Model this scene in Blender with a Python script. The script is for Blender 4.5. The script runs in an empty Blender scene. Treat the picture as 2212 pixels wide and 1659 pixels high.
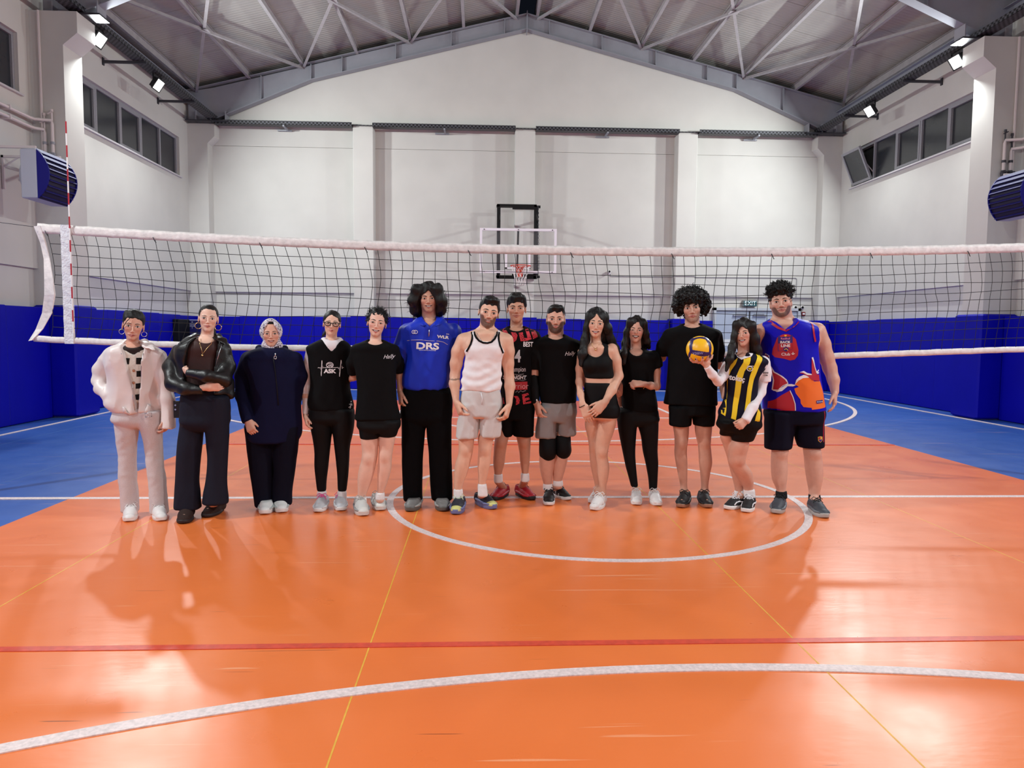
import bpy, bmesh, math, random
import numpy as np
from mathutils import Vector, Matrix
from mathutils.bvhtree import BVHTree

# ------------------------------------------------------------------ camera, world, exposure
scene = bpy.context.scene
W_PX, H_PX = 2212.0, 1659.0
F_PX, YAW, PITCH, ROLL = 1545.9, 0.0441, -0.07179, 0.00808
CAM = np.array([-0.998, -6.227, 1.4557])

def camera_axes():
    cy, sy = math.cos(YAW), math.sin(YAW)
    fw = np.array([sy*math.cos(PITCH), cy*math.cos(PITCH), math.sin(PITCH)])
    r = np.array([cy, -sy, 0.0]); u = np.cross(r, fw)
    c, s = math.cos(ROLL), math.sin(ROLL)
    return c*r+s*u, -s*r+c*u, fw
AX_R, AX_U, AX_F = camera_axes()

def at(px, py, Y):
    """world point on the plane y = Y that was measured at photo pixel (px, py)"""
    D = AX_F + (px-W_PX/2)/F_PX*AX_R - (py-H_PX/2)/F_PX*AX_U
    return CAM + (Y-CAM[1])/D[1]*D

cam_data = bpy.data.cameras.new('camera')
cam_data.sensor_width = 36.0
cam_data.lens = F_PX/W_PX*36.0
cam_data.clip_start = 0.05
cam = bpy.data.objects.new('camera', cam_data)
scene.collection.objects.link(cam)
M = Matrix(((AX_R[0], AX_U[0], -AX_F[0], CAM[0]), (AX_R[1], AX_U[1], -AX_F[1], CAM[1]),
            (AX_R[2], AX_U[2], -AX_F[2], CAM[2]), (0, 0, 0, 1)))
cam.matrix_world = M
scene.camera = cam

world = bpy.data.worlds.new('night'); scene.world = world
world.use_nodes = True
world.node_tree.nodes['Background'].inputs[0].default_value = (0.004, 0.005, 0.008, 1)
world.node_tree.nodes['Background'].inputs[1].default_value = 1.0

scene.view_settings.view_transform = 'Standard'
scene.view_settings.look = 'None'
scene.view_settings.gamma = 1.0
scene.view_settings.use_curve_mapping = False
scene.view_settings.exposure = 0.0
LAMP_POWER = 250.0

random.seed(7); RNG = np.random.default_rng(7)
COL = scene.collection

# ------------------------------------------------------------------ helpers
def lin(c):
    out = []
    for v in c[:3]:
        v = v/255.0
        out.append(v/12.92 if v <= 0.04045 else ((v+0.055)/1.055)**2.4)
    return (*out, 1.0)

MATS = {}
def mat(name, color, rough=0.6, metal=0.0, spec=0.5, var=0.0, vscale=6.0, bump=0.0, bscale=40.0, coat=0.0,
        emit=None, estr=0.0, alpha=None, trans=0.0, attr=None, stretch=None, sheen=0.0):
    if name in MATS: return MATS[name]
    m = bpy.data.materials.new(name); m.use_nodes = True
    nt = m.node_tree; b = nt.nodes['Principled BSDF']
    col = lin(color)
    b.inputs['Base Color'].default_value = col
    b.inputs['Roughness'].default_value = rough
    b.inputs['Metallic'].default_value = metal
    b.inputs['Specular IOR Level'].default_value = spec
    b.inputs['Coat Weight'].default_value = coat
    b.inputs['Coat Roughness'].default_value = 0.12
    if sheen: b.inputs['Sheen Weight'].default_value = sheen
    if trans: b.inputs['Transmission Weight'].default_value = trans
    if alpha is not None: b.inputs['Alpha'].default_value = alpha
    if emit is not None:
        b.inputs['Emission Color'].default_value = lin(emit); b.inputs['Emission Strength'].default_value = estr
    src = None
    tc = nt.nodes.new('ShaderNodeTexCoord'); vec = tc.outputs['Object']
    if stretch:
        mp = nt.nodes.new('ShaderNodeMapping'); mp.inputs['Scale'].default_value = stretch
        nt.links.new(vec, mp.inputs['Vector']); vec = mp.outputs['Vector']
    if attr:
        a = nt.nodes.new('ShaderNodeAttribute'); a.attribute_name = attr; src = a.outputs['Color']
    if var > 0:
        n = nt.nodes.new('ShaderNodeTexNoise'); n.inputs['Scale'].default_value = vscale; n.inputs['Detail'].default_value = 6
        nt.links.new(vec, n.inputs['Vector'])
        r = nt.nodes.new('ShaderNodeMapRange')
        r.inputs['From Min'].default_value = 0.25; r.inputs['From Max'].default_value = 0.75
        r.inputs['To Min'].default_value = 1-var; r.inputs['To Max'].default_value = 1+var
        nt.links.new(n.outputs['Fac'], r.inputs['Value'])
        mx = nt.nodes.new('ShaderNodeMix'); mx.data_type = 'RGBA'; mx.blend_type = 'MULTIPLY'
        mx.inputs[0].default_value = 1.0
        if src is not None: nt.links.new(src, mx.inputs[6])
        else: mx.inputs[6].default_value = col
        cb = nt.nodes.new('ShaderNodeCombineColor')
        for i in range(3): nt.links.new(r.outputs['Result'], cb.inputs[i])
        nt.links.new(cb.outputs[0], mx.inputs[7]); src = mx.outputs[2]
    if src is not None: nt.links.new(src, b.inputs['Base Color'])
    if bump > 0:
        n2 = nt.nodes.new('ShaderNodeTexNoise'); n2.inputs['Scale'].default_value = bscale; n2.inputs['Detail'].default_value = 4
        nt.links.new(vec, n2.inputs['Vector'])
        bp = nt.nodes.new('ShaderNodeBump'); bp.inputs['Strength'].default_value = bump; bp.inputs['Distance'].default_value = 0.01
        nt.links.new(n2.outputs['Fac'], bp.inputs['Height']); nt.links.new(bp.outputs['Normal'], b.inputs['Normal'])
    MATS[name] = m
    return m

def tag(o, label=None, cat=None, group=None, kind=None):
    if label: o['label'] = label
    if cat: o['category'] = cat
    if group: o['group'] = group
    if kind: o['kind'] = kind
    return o

def empty(name, loc=(0, 0, 0), label=None, cat=None, group=None, kind=None):
    o = bpy.data.objects.new(name, None); COL.objects.link(o); o.location = loc
    o.empty_display_size = 0.1
    return tag(o, label, cat, group, kind)

def mesh_obj(name, V, Fc, m, parent=None, smooth=False, colors=None):
    me = bpy.data.meshes.new(name)
    V = np.asarray(V, dtype=np.float64)
    if parent is not None:
        off = parent_origin(parent)
        V = V - off
    me.from_pydata(V.tolist() if isinstance(V, np.ndarray) else V, [], Fc if isinstance(Fc, list) else Fc.tolist())
    if colors is not None:
        ca = me.color_attributes.new('Col', 'FLOAT_COLOR', 'POINT')
        c4 = np.ones((len(V), 4), np.float32); c4[:, :3] = colors
        ca.data.foreach_set('color', c4.ravel())
    if smooth: me.polygons.foreach_set('use_smooth', [True]*len(me.polygons))
    me.materials.append(m); me.update()
    o = bpy.data.objects.new(name, me); COL.objects.link(o)
    if parent is not None: o.parent = parent
    return o

def parent_origin(p):
    off = np.zeros(3)
    while p is not None:
        off = off + np.array(p.location); p = p.parent
    return off

class MB:
    """collects boxes, prisms and tubes into ONE mesh"""
    def __init__(s): s.V = []; s.F = []
    def add(s, V, F):
        n = len(s.V); s.V.extend([tuple(v) for v in V]); s.F.extend([tuple(i+n for i in f) for f in F]); return s
    def box(s, x0, x1, y0, y1, z0, z1):
        V = [(x0,y0,z0),(x1,y0,z0),(x1,y1,z0),(x0,y1,z0),(x0,y0,z1),(x1,y0,z1),(x1,y1,z1),(x0,y1,z1)]
        return s.add(V, [(0,3,2,1),(4,5,6,7),(0,1,5,4),(1,2,6,5),(2,3,7,6),(3,0,4,7)])
    def cbox(s, x0, x1, y0, y1, z0, z1, c=0.01):
        """box with chamfered vertical and front edges (8-sided in the x-y plane, bevelled top)"""
        P = [(x0+c,y0),(x1-c,y0),(x1,y0+c),(x1,y1-c),(x1-c,y1),(x0+c,y1),(x0,y1-c),(x0,y0+c)]
        cx, cy = (x0+x1)/2, (y0+y1)/2
        def ring(z, k): return [(cx+(x-cx)*(1-2*k/max(x1-x0,1e-6)), cy+(y-cy)*(1-2*k/max(y1-y0,1e-6)), z) for x, y in P]
        V = ring(z0, c)+ring(z0+c, 0)+ring(z1-c, 0)+ring(z1, c)
        F = [tuple(range(7,-1,-1)), tuple(range(24,32))]
        for r in range(3):
            for i in range(8):
                j = (i+1) % 8; F.append((r*8+i, r*8+j, r*8+8+j, r*8+8+i))
        return s.add(V, F)
    def prism(s, pts, axis, a0, a1):
        """2-D polygon (ccw) extruded along an axis: axis 'y' -> pts are (x, z); 'x' -> (y, z); 'z' -> (x, y)"""
        def mk(p, a):
            return {'y': (p[0], a, p[1]), 'x': (a, p[0], p[1]), 'z': (p[0], p[1], a)}[axis]
        n = len(pts); V = [mk(p, a0) for p in pts]+[mk(p, a1) for p in pts]
        F = [tuple(range(n)), tuple(range(2*n-1, n-1, -1))]
        for i in range(n):
            j = (i+1) % n; F.append((i, i+n, j+n, j))
        return s.add(V, F)
    def tube(s, pts, r, n=8, closed=False, caps=True):
        P = [np.array(p, float) for p in pts]; m = len(P)
        rr = r if hasattr(r, '__len__') else [r]*m
        V = []; up = None
        for i in range(m):
            a = P[(i-1) % m] if (closed or i > 0) else P[i]; b = P[(i+1) % m] if (closed or i < m-1) else P[i]
            t = b-a; t = t/(np.linalg.norm(t)+1e-12)
            if up is None:
                up = np.array([0, 0, 1.0]) if abs(t[2]) < 0.9 else np.array([1.0, 0, 0])
            u = up-t*(up@t); nu = np.linalg.norm(u)
            if nu < 1e-5:
                u = np.cross(t, [0.3, 0.9, 0.1]); nu = np.linalg.norm(u)
            u = u/nu; up = u; w = np.cross(t, u)
            for k in range(n):
                an = 2*math.pi*k/n; V.append(P[i]+rr[i]*(math.cos(an)*u+math.sin(an)*w))
        F = []
        for i in range(m if closed else m-1):
            for k in range(n):
                k2 = (k+1) % n; i2 = (i+1) % m
                F.append((i*n+k, i*n+k2, i2*n+k2, i2*n+k))
        if caps and not closed:
            F.append(tuple(range(n-1, -1, -1))); F.append(tuple((m-1)*n+k for k in range(n)))
        return s.add(V, F)
    def bar(s, a, b, w, h):
        """rectangular bar from a to b"""
        a = np.array(a, float); b = np.array(b, float); t = b-a; t = t/np.linalg.norm(t)
        u = np.array([0, 0, 1.0]); u = u-t*(u@t)
        if np.linalg.norm(u) < 1e-4: u = np.array([1.0, 0, 0])
        u = u/np.linalg.norm(u); v = np.cross(t, u)
        V = []
        for p in (a, b):
            for i, j in ((-1,-1),(1,-1),(1,1),(-1,1)): V.append(p+v*w/2*i+u*h/2*j)
        return s.add(V, [(0,1,2,3),(7,6,5,4),(0,4,5,1),(1,5,6,2),(2,6,7,3),(3,7,4,0)])
    def lathe(s, prof, c, n=20, axis='z'):
        """profile [(r, h)] turned around an axis through c"""
        V = []
        for r, h in prof:
            for k in range(n):
                a = 2*math.pi*k/n; x, y = r*math.cos(a), r*math.sin(a)
                V.append({'z': (c[0]+x, c[1]+y, c[2]+h), 'y': (c[0]+x, c[1]+h, c[2]+y), 'x': (c[0]+h, c[1]+x, c[2]+y)}[axis])
        F = []
        for i in range(len(prof)-1):
            for k in range(n):
                k2 = (k+1) % n; F.append((i*n+k, i*n+k2, (i+1)*n+k2, (i+1)*n+k))
        F.append(tuple(range(n-1, -1, -1))); F.append(tuple((len(prof)-1)*n+k for k in range(n)))
        return s.add(V, F)
    def ring(s, c, r0, r1, z0, z1, a0=0, a1=2*math.pi, n=64):
        """flat ring (arc) around c in the x-y plane"""
        V = []; F = []
        full = abs(a1-a0-2*math.pi) < 1e-6
        m = n if full else n+1
        for i in range(m):
            a = a0+(a1-a0)*i/n; ca, sa = math.cos(a), math.sin(a)
            for r, z in ((r0,z0),(r1,z0),(r1,z1),(r0,z1)): V.append((c[0]+r*ca, c[1]+r*sa, z))
        for i in range(n):
            i2 = (i+1) % m
            for k in range(4):
                k2 = (k+1) % 4; F.append((i*4+k, i*4+k2, i2*4+k2, i2*4+k))
        return s.add(V, F)
    def build(s, name, m, parent=None, smooth=False):
        o = mesh_obj(name, s.V, s.F, m, parent, smooth)
        bm = bmesh.new(); bm.from_mesh(o.data); bmesh.ops.recalc_face_normals(bm, faces=bm.faces); bm.to_mesh(o.data); bm.free()
        return o
# ------------------------------------------------------------------ lamps of the hall (floodlights on the cable trays)
XW, YW, ZE = 8.2, 12.35, 6.52          # side wall faces, back wall face, eave height
RIDGE_X = 0.1
def roof_z(x):                         # top of the rafters
    return 9.24-0.25*abs(x-RIDGE_X)

M_lamp_body = mat('lamp_black_metal', (38, 38, 40), 0.45, 0.4)
M_lamp_face = mat('lamp_lens', (255, 255, 255), 0.3, emit=(255, 252, 248), estr=14.0)
def floodlight(x, y, z, label, aim_y=0.0, tilt=0.62, power=LAMP_POWER):
    sx = 1 if x < 0 else -1                                   # points into the hall
    root = empty('floodlight', (x, y, z), label, 'lamp', 'floodlights along the side wall trays')
    d = Vector((sx*math.sin(tilt), aim_y, -math.cos(tilt))).normalized()
    u = Vector((0, 1, 0)); u = (u-d*u.dot(d)).normalized(); v = d.cross(u)
    def P(a, b, c): return np.array(root.location)+np.array(u)*a+np.array(v)*b+np.array(d)*c
    def slab(a, b, c0, c1, k=1.0):
        V = [P(i*a, j*b, c0) for i, j in ((-1,-1),(1,-1),(1,1),(-1,1))]+[P(i*a*k, j*b*k, c1) for i, j in ((-1,-1),(1,-1),(1,1),(-1,1))]
        return V, [(0,3,2,1),(4,5,6,7),(0,1,5,4),(1,2,6,5),(2,3,7,6),(3,0,4,7)]
    mb = MB(); mb.add(*slab(.14, .10, -.05, 0.0, 1.12))
    for i in range(7): 
        V, F = slab(.004, .10, -.085, -.045); V = [p+np.array(u)*(-.12+.04*i) for p in V]; mb.add(V, F)
    mb.build('housing', M_lamp_body, root)
    b = MB()
    for i, j in ((1,-1),(1,1),(-1,1),(-1,-1)): pass
    fr = MB()
    for a0, a1, b0, b1 in ((-.165,.165,-.125,-.10),(-.165,.165,.10,.125),(-.165,-.14,-.10,.10),(.14,.165,-.10,.10)):
        V = [P(a, bb, c) for c in (0.0, .018) for a, bb in ((a0,b0),(a1,b0),(a1,b1),(a0,b1))]
        fr.add(V, [(0,3,2,1),(4,5,6,7),(0,1,5,4),(1,2,6,5),(2,3,7,6),(3,0,4,7)])
    fr.build('frame', M_lamp_body, root)
    V, F = slab(.14, .10, 0.0, .008); l = MB(); l.add(V, F); l.build('lens', M_lamp_face, root)
    br = MB()
    for s in (-1, 1):
        br.bar(P(s*.175, 0, -.02), P(s*.175, 0, -.02)+np.array([0, 0, .17]), .008, .03)
    br.bar(P(-.175, 0, -.02)+np.array([0, 0, .17]), P(.175, 0, -.02)+np.array([0, 0, .17]), .03, .008)
    br.build('bracket', M_lamp_body, root)
    ld = bpy.data.lights.new('flood_lamp', 'AREA'); ld.shape = 'RECTANGLE'; ld.size = .27; ld.size_y = .19
    ld.energy = power; ld.color = (0.94, 1.0, 1.0)
    lo = bpy.data.objects.new('lamp_light', ld); COL.objects.link(lo); lo.parent = root
    lo.location = d*.03
    lo.rotation_euler = d.to_track_quat('-Z', 'Y').to_euler()
    return root
for sx, side in ((-1, 'left'), (1, 'right')):
    ys = [(-8.2, 'rear corner behind the camera'), (-2.4, 'stretch behind the camera'), (6.62, 'wide wall pillar'), (8.85 if sx < 0 else 9.5, 'far window band')]
    for y, where in ys:
        floodlight(sx*7.5, y, 6.36, 'black floodlight on the %s tray by the %s' % (side, where), aim_y=0.0,
                   tilt=0.97, power=LAMP_POWER*(1.35 if y < 0 else 0.95))

# ------------------------------------------------------------------ setting
def floor_mat(name, col, dark, rough, col2=None):
    m = bpy.data.materials.new(name); m.use_nodes = True; nt = m.node_tree; b = nt.nodes['Principled BSDF']
    N = nt.nodes.new; L = nt.links.new
    tc = N('ShaderNodeTexCoord')
    n1 = N('ShaderNodeTexNoise'); n1.inputs['Scale'].default_value = .55; n1.inputs['Detail'].default_value = 7
    L(tc.outputs['Object'], n1.inputs['Vector'])
    cr = N('ShaderNodeValToRGB'); cr.color_ramp.elements[0].position = .3; cr.color_ramp.elements[1].position = .7
    cr.color_ramp.elements[0].color = lin(dark); cr.color_ramp.elements[1].color = lin(col)
    L(n1.outputs['Fac'], cr.inputs['Fac'])
    src = cr.outputs['Color']
    for k, (ang, sc, thr, c, f) in enumerate(((.5, (.7, 26, 1), .70, (250, 190, 150), .35), (-.9, (.9, 34, 1), .715, (250, 200, 160), .35),
                                          (1.9, (1.2, 40, 1), .735, (70, 40, 35), .6), (.1, (1.6, 48, 1), .745, (60, 40, 40), .6))):
        mp = N('ShaderNodeMapping'); mp.inputs['Rotation'].default_value = (0, 0, ang); mp.inputs['Scale'].default_value = sc
        mp.inputs['Location'].default_value = (k*3.7, k*1.3, 0)
        L(tc.outputs['Object'], mp.inputs['Vector'])
        nz = N('ShaderNodeTexNoise'); nz.inputs['Scale'].default_value = 1.0; nz.inputs['Detail'].default_value = 2; nz.inputs['Distortion'].default_value = .35
        L(mp.outputs['Vector'], nz.inputs['Vector'])
        r = N('ShaderNodeMapRange'); r.inputs['From Min'].default_value = thr; r.inputs['From Max'].default_value = thr+.03
        r.inputs['To Max'].default_value = f
        L(nz.outputs['Fac'], r.inputs['Value'])
        mx = N('ShaderNodeMix'); mx.data_type = 'RGBA'; mx.inputs[7].default_value = lin(c)
        L(r.outputs['Result'], mx.inputs[0]); L(src, mx.inputs[6]); src = mx.outputs[2]
    L(src, b.inputs['Base Color'])
    n3 = N('ShaderNodeTexNoise'); n3.inputs['Scale'].default_value = 3.0; n3.inputs['Detail'].default_value = 5
    L(tc.outputs['Object'], n3.inputs['Vector'])
    rr = N('ShaderNodeMapRange'); rr.inputs['To Min'].default_value = rough-.07; rr.inputs['To Max'].default_value = rough+.1
    L(n3.outputs['Fac'], rr.inputs['Value']); L(rr.outputs['Result'], b.inputs['Roughness'])
    b.inputs['Specular IOR Level'].default_value = .42
    n4 = N('ShaderNodeTexNoise'); n4.inputs['Scale'].default_value = 26; n4.inputs['Detail'].default_value = 3
    mp2 = N('ShaderNodeMapping'); mp2.inputs['Scale'].default_value = (.35, 1, 1)
    L(tc.outputs['Object'], mp2.inputs['Vector']); L(mp2.outputs['Vector'], n4.inputs['Vector'])
    bp = N('ShaderNodeBump'); bp.inputs['Strength'].default_value = .06; bp.inputs['Distance'].default_value = .01
    L(n4.outputs['Fac'], bp.inputs['Height']); L(bp.outputs['Normal'], b.inputs['Normal'])
    return m
M_orange = floor_mat('orange_vinyl', (238, 128, 66), (230, 116, 54), .29)
M_blue = floor_mat('blue_vinyl', (58, 100, 178), (44, 86, 162), .34)
M_white = mat('line_white', (226, 208, 206), .45, var=.22, vscale=70)
M_red = mat('line_red', (212, 76, 54), .4, var=.15, vscale=30)
M_seam = mat('weld_yellow', (226, 170, 60), .5, var=.15, vscale=20)

floor = MB().box(-XW-.15, XW+.15, -12.6, 12.6, -.12, 0).build('floor', M_blue); tag(floor, kind='structure')
edges = [-4.52, -3.505, -1.505, .505, 2.505, 4.52]
for a, b in zip(edges[:-1], edges[1:]):
    MB().box(a+.003, b-.003, -9.0, 9.0, .0, .003).build('vinyl_strip', M_orange, floor)
for x in edges[1:-1]:
    MB().box(x-.0035, x+.0035, -9.0, 9.0, .0, .0036).build('weld_seam', M_seam, floor)
for x in (-7.0, -5.5, 5.5, 7.0):
    MB().box(x-.003, x+.003, -12.3, 12.3, .0, .0012).build('weld_seam', mat('weld_blue', (70, 110, 170), .5), floor)
z0, z1 = .001, .0055
LZ = [0]
def line(name, m, mb):
    LZ[0] += 1; mb.V = [(x, y, z+(.0004*LZ[0] if z > .002 else 0)) for x, y, z in mb.V]
    return mb.build(name, m, floor)
line('court_line', M_white, MB().box(-7.56, 7.56, -.035, .035, z0, z1))
line('court_line', M_white, MB().ring((0, 0), 1.745, 1.805, z0, z1, n=96))
for s in (-1, 1):
    line('court_line', M_white, MB().box(s*7.53-.03, s*7.53+.03, -11.73, 11.73, z0, z1))
    line('court_line', M_white, MB().box(-7.56, 7.56, s*11.7-.03, s*11.7+.03, z0, z1))
    line('court_line', M_red, MB().box(-4.5, 4.5, s*2.98-.024, s*2.98+.024, z0, .0045))
    half = math.acos((11.7-10.1)/6.86)
    if s > 0: line('court_line', M_white, MB().ring((0, 10.1), 6.825, 6.89, z0, z1, math.pi*1.5-math.pi/2-math.asin(1.6/6.86), math.pi*1.5+math.pi/2+math.asin(1.6/6.86), n=120))
    else: line('court_line', M_white, MB().ring((0, -10.1), 6.825, 6.89, z0, z1, math.pi*.5-math.pi/2-math.asin(1.6/6.86), math.pi*.5+math.pi/2+math.asin(1.6/6.86), n=120))
    line('court_line', M_white, MB().ring((0, s*5.9), 1.745, 1.805, z0, z1, math.pi if s > 0 else 0, 2*math.pi if s > 0 else math.pi, n=64))
    line('court_line', M_white, MB().box(-2.47, 2.47, s*5.9-.03, s*5.9+.03, z0, z1))
    for t in (-1, 1): line('court_line', M_white, MB().box(t*2.45-.03, t*2.45+.03, min(s*5.9, s*11.7), max(s*5.9, s*11.7), z0, z1))

M_wall = mat('wall_paint', (204, 202, 196), .75, var=.05, vscale=1.2, bump=.03, bscale=90)
M_trimp = mat('trim_paint', (206, 200, 200), .7, var=.05, vscale=3)
M_pad = mat('pad_vinyl_blue', (2, 2, 160), .5, spec=.18, var=.06, vscale=2.0, bump=.25, bscale=5.0)
M_steel = mat('steel_grey', (150, 152, 160), .5, .15, var=.08, vscale=5)
M_rafter = mat('steel_rafter', (150, 152, 160), .5, .1, var=.07, vscale=3)
M_dark = mat('dark_steel', (62, 62, 68), .5, .3)

# back wall: recessed bays, pilasters, corner columns, gable
wall_back = MB().box(-XW-.15, XW+.15, YW+.07, YW+.35, 0, 2.43).build('wall_back', M_wall); tag(wall_back, kind='structure')
PIL = [-3.93, .09, 4.2]
MB().box(-XW-.15, XW+.15, YW, YW+.35, 2.43, 6.05).build('plaster_panel', M_wall, wall_back)
MB().box(-XW-.15, XW+.15, YW+.006, YW+.35, 6.058, ZE+.05).build('plaster_panel', M_wall, wall_back)
for x in PIL:
    MB().cbox(x-.25, x+.25, 12.0, YW+.2, 0, ZE, .012).build('pilaster', M_wall, wall_back)
g = [(-XW-.15, ZE+.03), (XW+.15, ZE+.03), (XW+.15, roof_z(XW)-.02), (RIDGE_X, roof_z(RIDGE_X)-.02), (-XW-.15, roof_z(XW)-.02)]
MB().prism(g, 'y', 12.06, 12.6).build('gable', M_wall, wall_back)
# front wall behind the camera
wall_front = MB().box(-XW-.15, XW+.15, -12.65, -12.35, 0, ZE+.03).build('wall_front', M_wall); tag(wall_front, kind='structure')
MB().prism(g, 'y', -12.65, -12.35).build('gable', M_wall, wall_front)

# side walls with window openings
WINS = [(-11.5, -7.0), (-5.55, -1.05), (1.05, 5.55), (7.02, 11.52)]
M_frame = mat('window_frame_grey', (150, 150, 156), .45, .1, var=.1, vscale=40)
M_glass = mat('window_night_glass', (46, 49, 54), .18, spec=.5, var=.15, vscale=3)
M_sill = mat('sill_stone', (196, 192, 194), .5)
wn = 0
for sx, side in ((-1, 'left'), (1, 'right')):
    X0, X1 = (-XW-.3, -XW) if sx < 0 else (XW, XW+.3)
    lowX = (-XW-.3, -XW-.07) if sx < 0 else (XW+.07, XW+.3)
    w = MB().box(*lowX, -12.4, 12.6, 0, 2.43).build('wall_'+side, M_wall); tag(w, kind='structure')
    ZL, ZT = 5.11, 6.03
    MB().box(X0, X1, -12.4, 12.6, 2.43, ZL).build('plaster_panel', M_wall, w)
    MB().box(X0, X1, -12.4, 12.6, ZT, roof_z(XW)+.05).build('plaster_panel', M_wall, w)
    prev = -12.4
    for a, b in WINS+[(12.6, 0)]:
        MB().box(X0, X1, prev, a, ZL, ZT).build('plaster_panel', M_wall, w); prev = b
    for wi, (a, b) in enumerate(WINS):
        wn += 1
        xf = sx*(XW+.06)
        win = empty('window_%d' % wn, (xf, (a+b)/2, ZL), kind='structure')
        fr = MB()
        xa, xb = sorted((xf, xf+sx*.06))
        fr.box(xa, xb, a, b, ZL, ZL+.05).box(xa, xb, a, b, ZT-.05, ZT).box(xa, xb, a, a+.05, ZL+.05, ZT-.05).box(xa, xb, b-.05, b, ZL+.05, ZT-.05)
        fr.build('window_frame', M_frame, win)
        n = 5; st = (b-a)/n
        for k in range(1, n):
            MB().box(xa-.004, xb+.004, a+k*st-.03, a+k*st+.03, ZL+.05, ZT-.05).build('mullion', M_frame, win)
        for k in range(n):
            ya, yb = a+k*st+.03, a+(k+1)*st-.03
            open_ = (sx > 0 and wi == 3 and k == n-1)
            if not open_:
                MB().box(sx*(XW+.10)-.004, sx*(XW+.10)+.004, ya, yb, ZL+.05, ZT-.05).build('pane', M_glass, win)
                if k in (2,) or (k == 0 and wi == 3):
                    sash = MB()
                    for y0_, y1_, za, zb in ((ya, yb, ZL+.05, ZL+.1), (ya, yb, ZT-.1, ZT-.05), (ya, ya+.045, ZL+.1, ZT-.1), (yb-.045, yb, ZL+.1, ZT-.1)):
                        sash.box(xa-.012, xb, y0_, y1_, za, zb)
                    sash.build('sash', M_frame, win)
            else:
                # bottom-hung sash tilted into the hall
                sh = MB(); tl = .62; ct, stt = math.cos(.40), math.sin(.40)
                def T(u, y, d): # u up along the sash, d thickness outwards
                    return (xf-.03-u*stt*1.0+d*ct, y, ZL+.05+u*ct+d*stt)
                Hs = ZT-ZL-.10
                def sl(u0, u1, y0_, y1_, d0, d1):
                    V = [T(u, y, d) for d in (d0, d1) for u, y in ((u0,y0_),(u1,y0_),(u1,y1_),(u0,y1_))]
                    return V, [(0,1,2,3),(7,6,5,4),(0,4,5,1),(1,5,6,2),(2,6,7,3),(3,7,4,0)]
                for q in ((0, .06, ya, yb), (Hs-.06, Hs, ya, yb), (.06, Hs-.06, ya, ya+.055), (.06, Hs-.06, yb-.055, yb)):
                    sh.add(*sl(*q, -.02, .03))
                sash = sh.build('sash', M_frame, win)
                gp = MB(); gp.add(*sl(.06, Hs-.06, ya+.055, yb-.055, 0, .008)); gp.build('pane', M_glass, win)
                arm = MB(); arm.bar(T(Hs*.55, ya+.02, 0), (xf+.03, ya+.02, ZL+.2), .012, .02); arm.build('stay_arm', M_sill, win)
                MB().box(sx*(XW+.28)-.004, sx*(XW+.28)+.004, ya, yb, ZL, ZT).build('pane', mat('night_dark', (6, 7, 9), .6), win)
        xs = sorted((sx*(XW-.05), sx*(XW+.06)))
        MB().box(xs[0], xs[1], a-.04, b+.04, ZL-.03, ZL).build('window_sill', M_sill, win)
    # pillars of the frames with stepped heads
    for yc in (-12.0, -6.0, 0.0, 6.12):
        y0_, y1_ = yc-.27, yc+.27
        pts = [(XW+.1, 0), (7.68, 0), (7.68, 5.98), (7.45, 6.17), (7.45, 6.5), (XW+.1, 6.5)]
        pts = [(sx*x, z) for x, z in pts]
        if sx > 0: pts = pts[::-1]
        MB().prism(pts, 'y', y0_, y1_).build('pillar', M_wall, w)
    # corner column at the back wall
    pts = [(XW+.1, 0), (7.72, 0), (7.72, 6.03), (7.55, 6.2), (7.55, 6.5), (XW+.1, 6.5)]
    pts = [(sx*x, z) for x, z in pts]
    if sx > 0: pts = pts[::-1]
    MB().prism(pts, 'y', 12.02, YW+.2).build('pillar', M_wall, w)
    # padding: separate blue panels and wrapped pillar pads
    zt = 1.81
    segs = [(-11.7, -6.45), (-5.55, -.45), (.45, 5.76), (6.5, 11.96)]
    for a, b in segs:
        n = max(1, round((b-a)/1.06)); st = (b-a)/n
        for k in range(n):
            xs = sorted((sx*8.0, sx*(XW+.07)))
            dz = .012*math.sin(7.3*k+a)
            MB().cbox(xs[0], xs[1], a+k*st+.0015, a+(k+1)*st-.0015, .01, zt+dz, .008).build('wall_pad', M_pad, w)
    for yc in (-6.0, 0.0, 6.12):
        mb = MB(); xs = sorted((sx*7.6, sx*(XW+.07))); mb.cbox(xs[0], xs[1], yc-.35, yc+.35, .015, zt+.03, .03)
        mb.build('pillar_pad', M_pad, w)

# pads along the back wall
DOOR = (5.08, 7.42)
for a, b in ((-8.0, -4.28), (-4.26, -3.6), (-3.58, -.26), (-.24, .42), (.44, 3.87), (3.89, 4.5), (4.52, 5.0), (7.5, 8.0)):
    n = max(1, round((b-a)/1.0)); st = (b-a)/n
    wide = (b-a) < .7 and a > -5 and b < 4.6
    for k in range(n):
        yf = 11.92 if wide else 12.12
        MB().cbox(a+k*st+.0015, a+(k+1)*st-.0015, yf, YW+.08, .01, 1.81+(.03 if wide else .008*math.sin(5*k+a)), .008).build('wall_pad', M_pad, wall_back)
for a, b in ((-8.0, -7.62), (7.6, 8.0)):
    MB().cbox(a, b, 11.93, 12.3, .01, 1.83, .02).build('pillar_pad', M_pad, wall_back)

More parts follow.
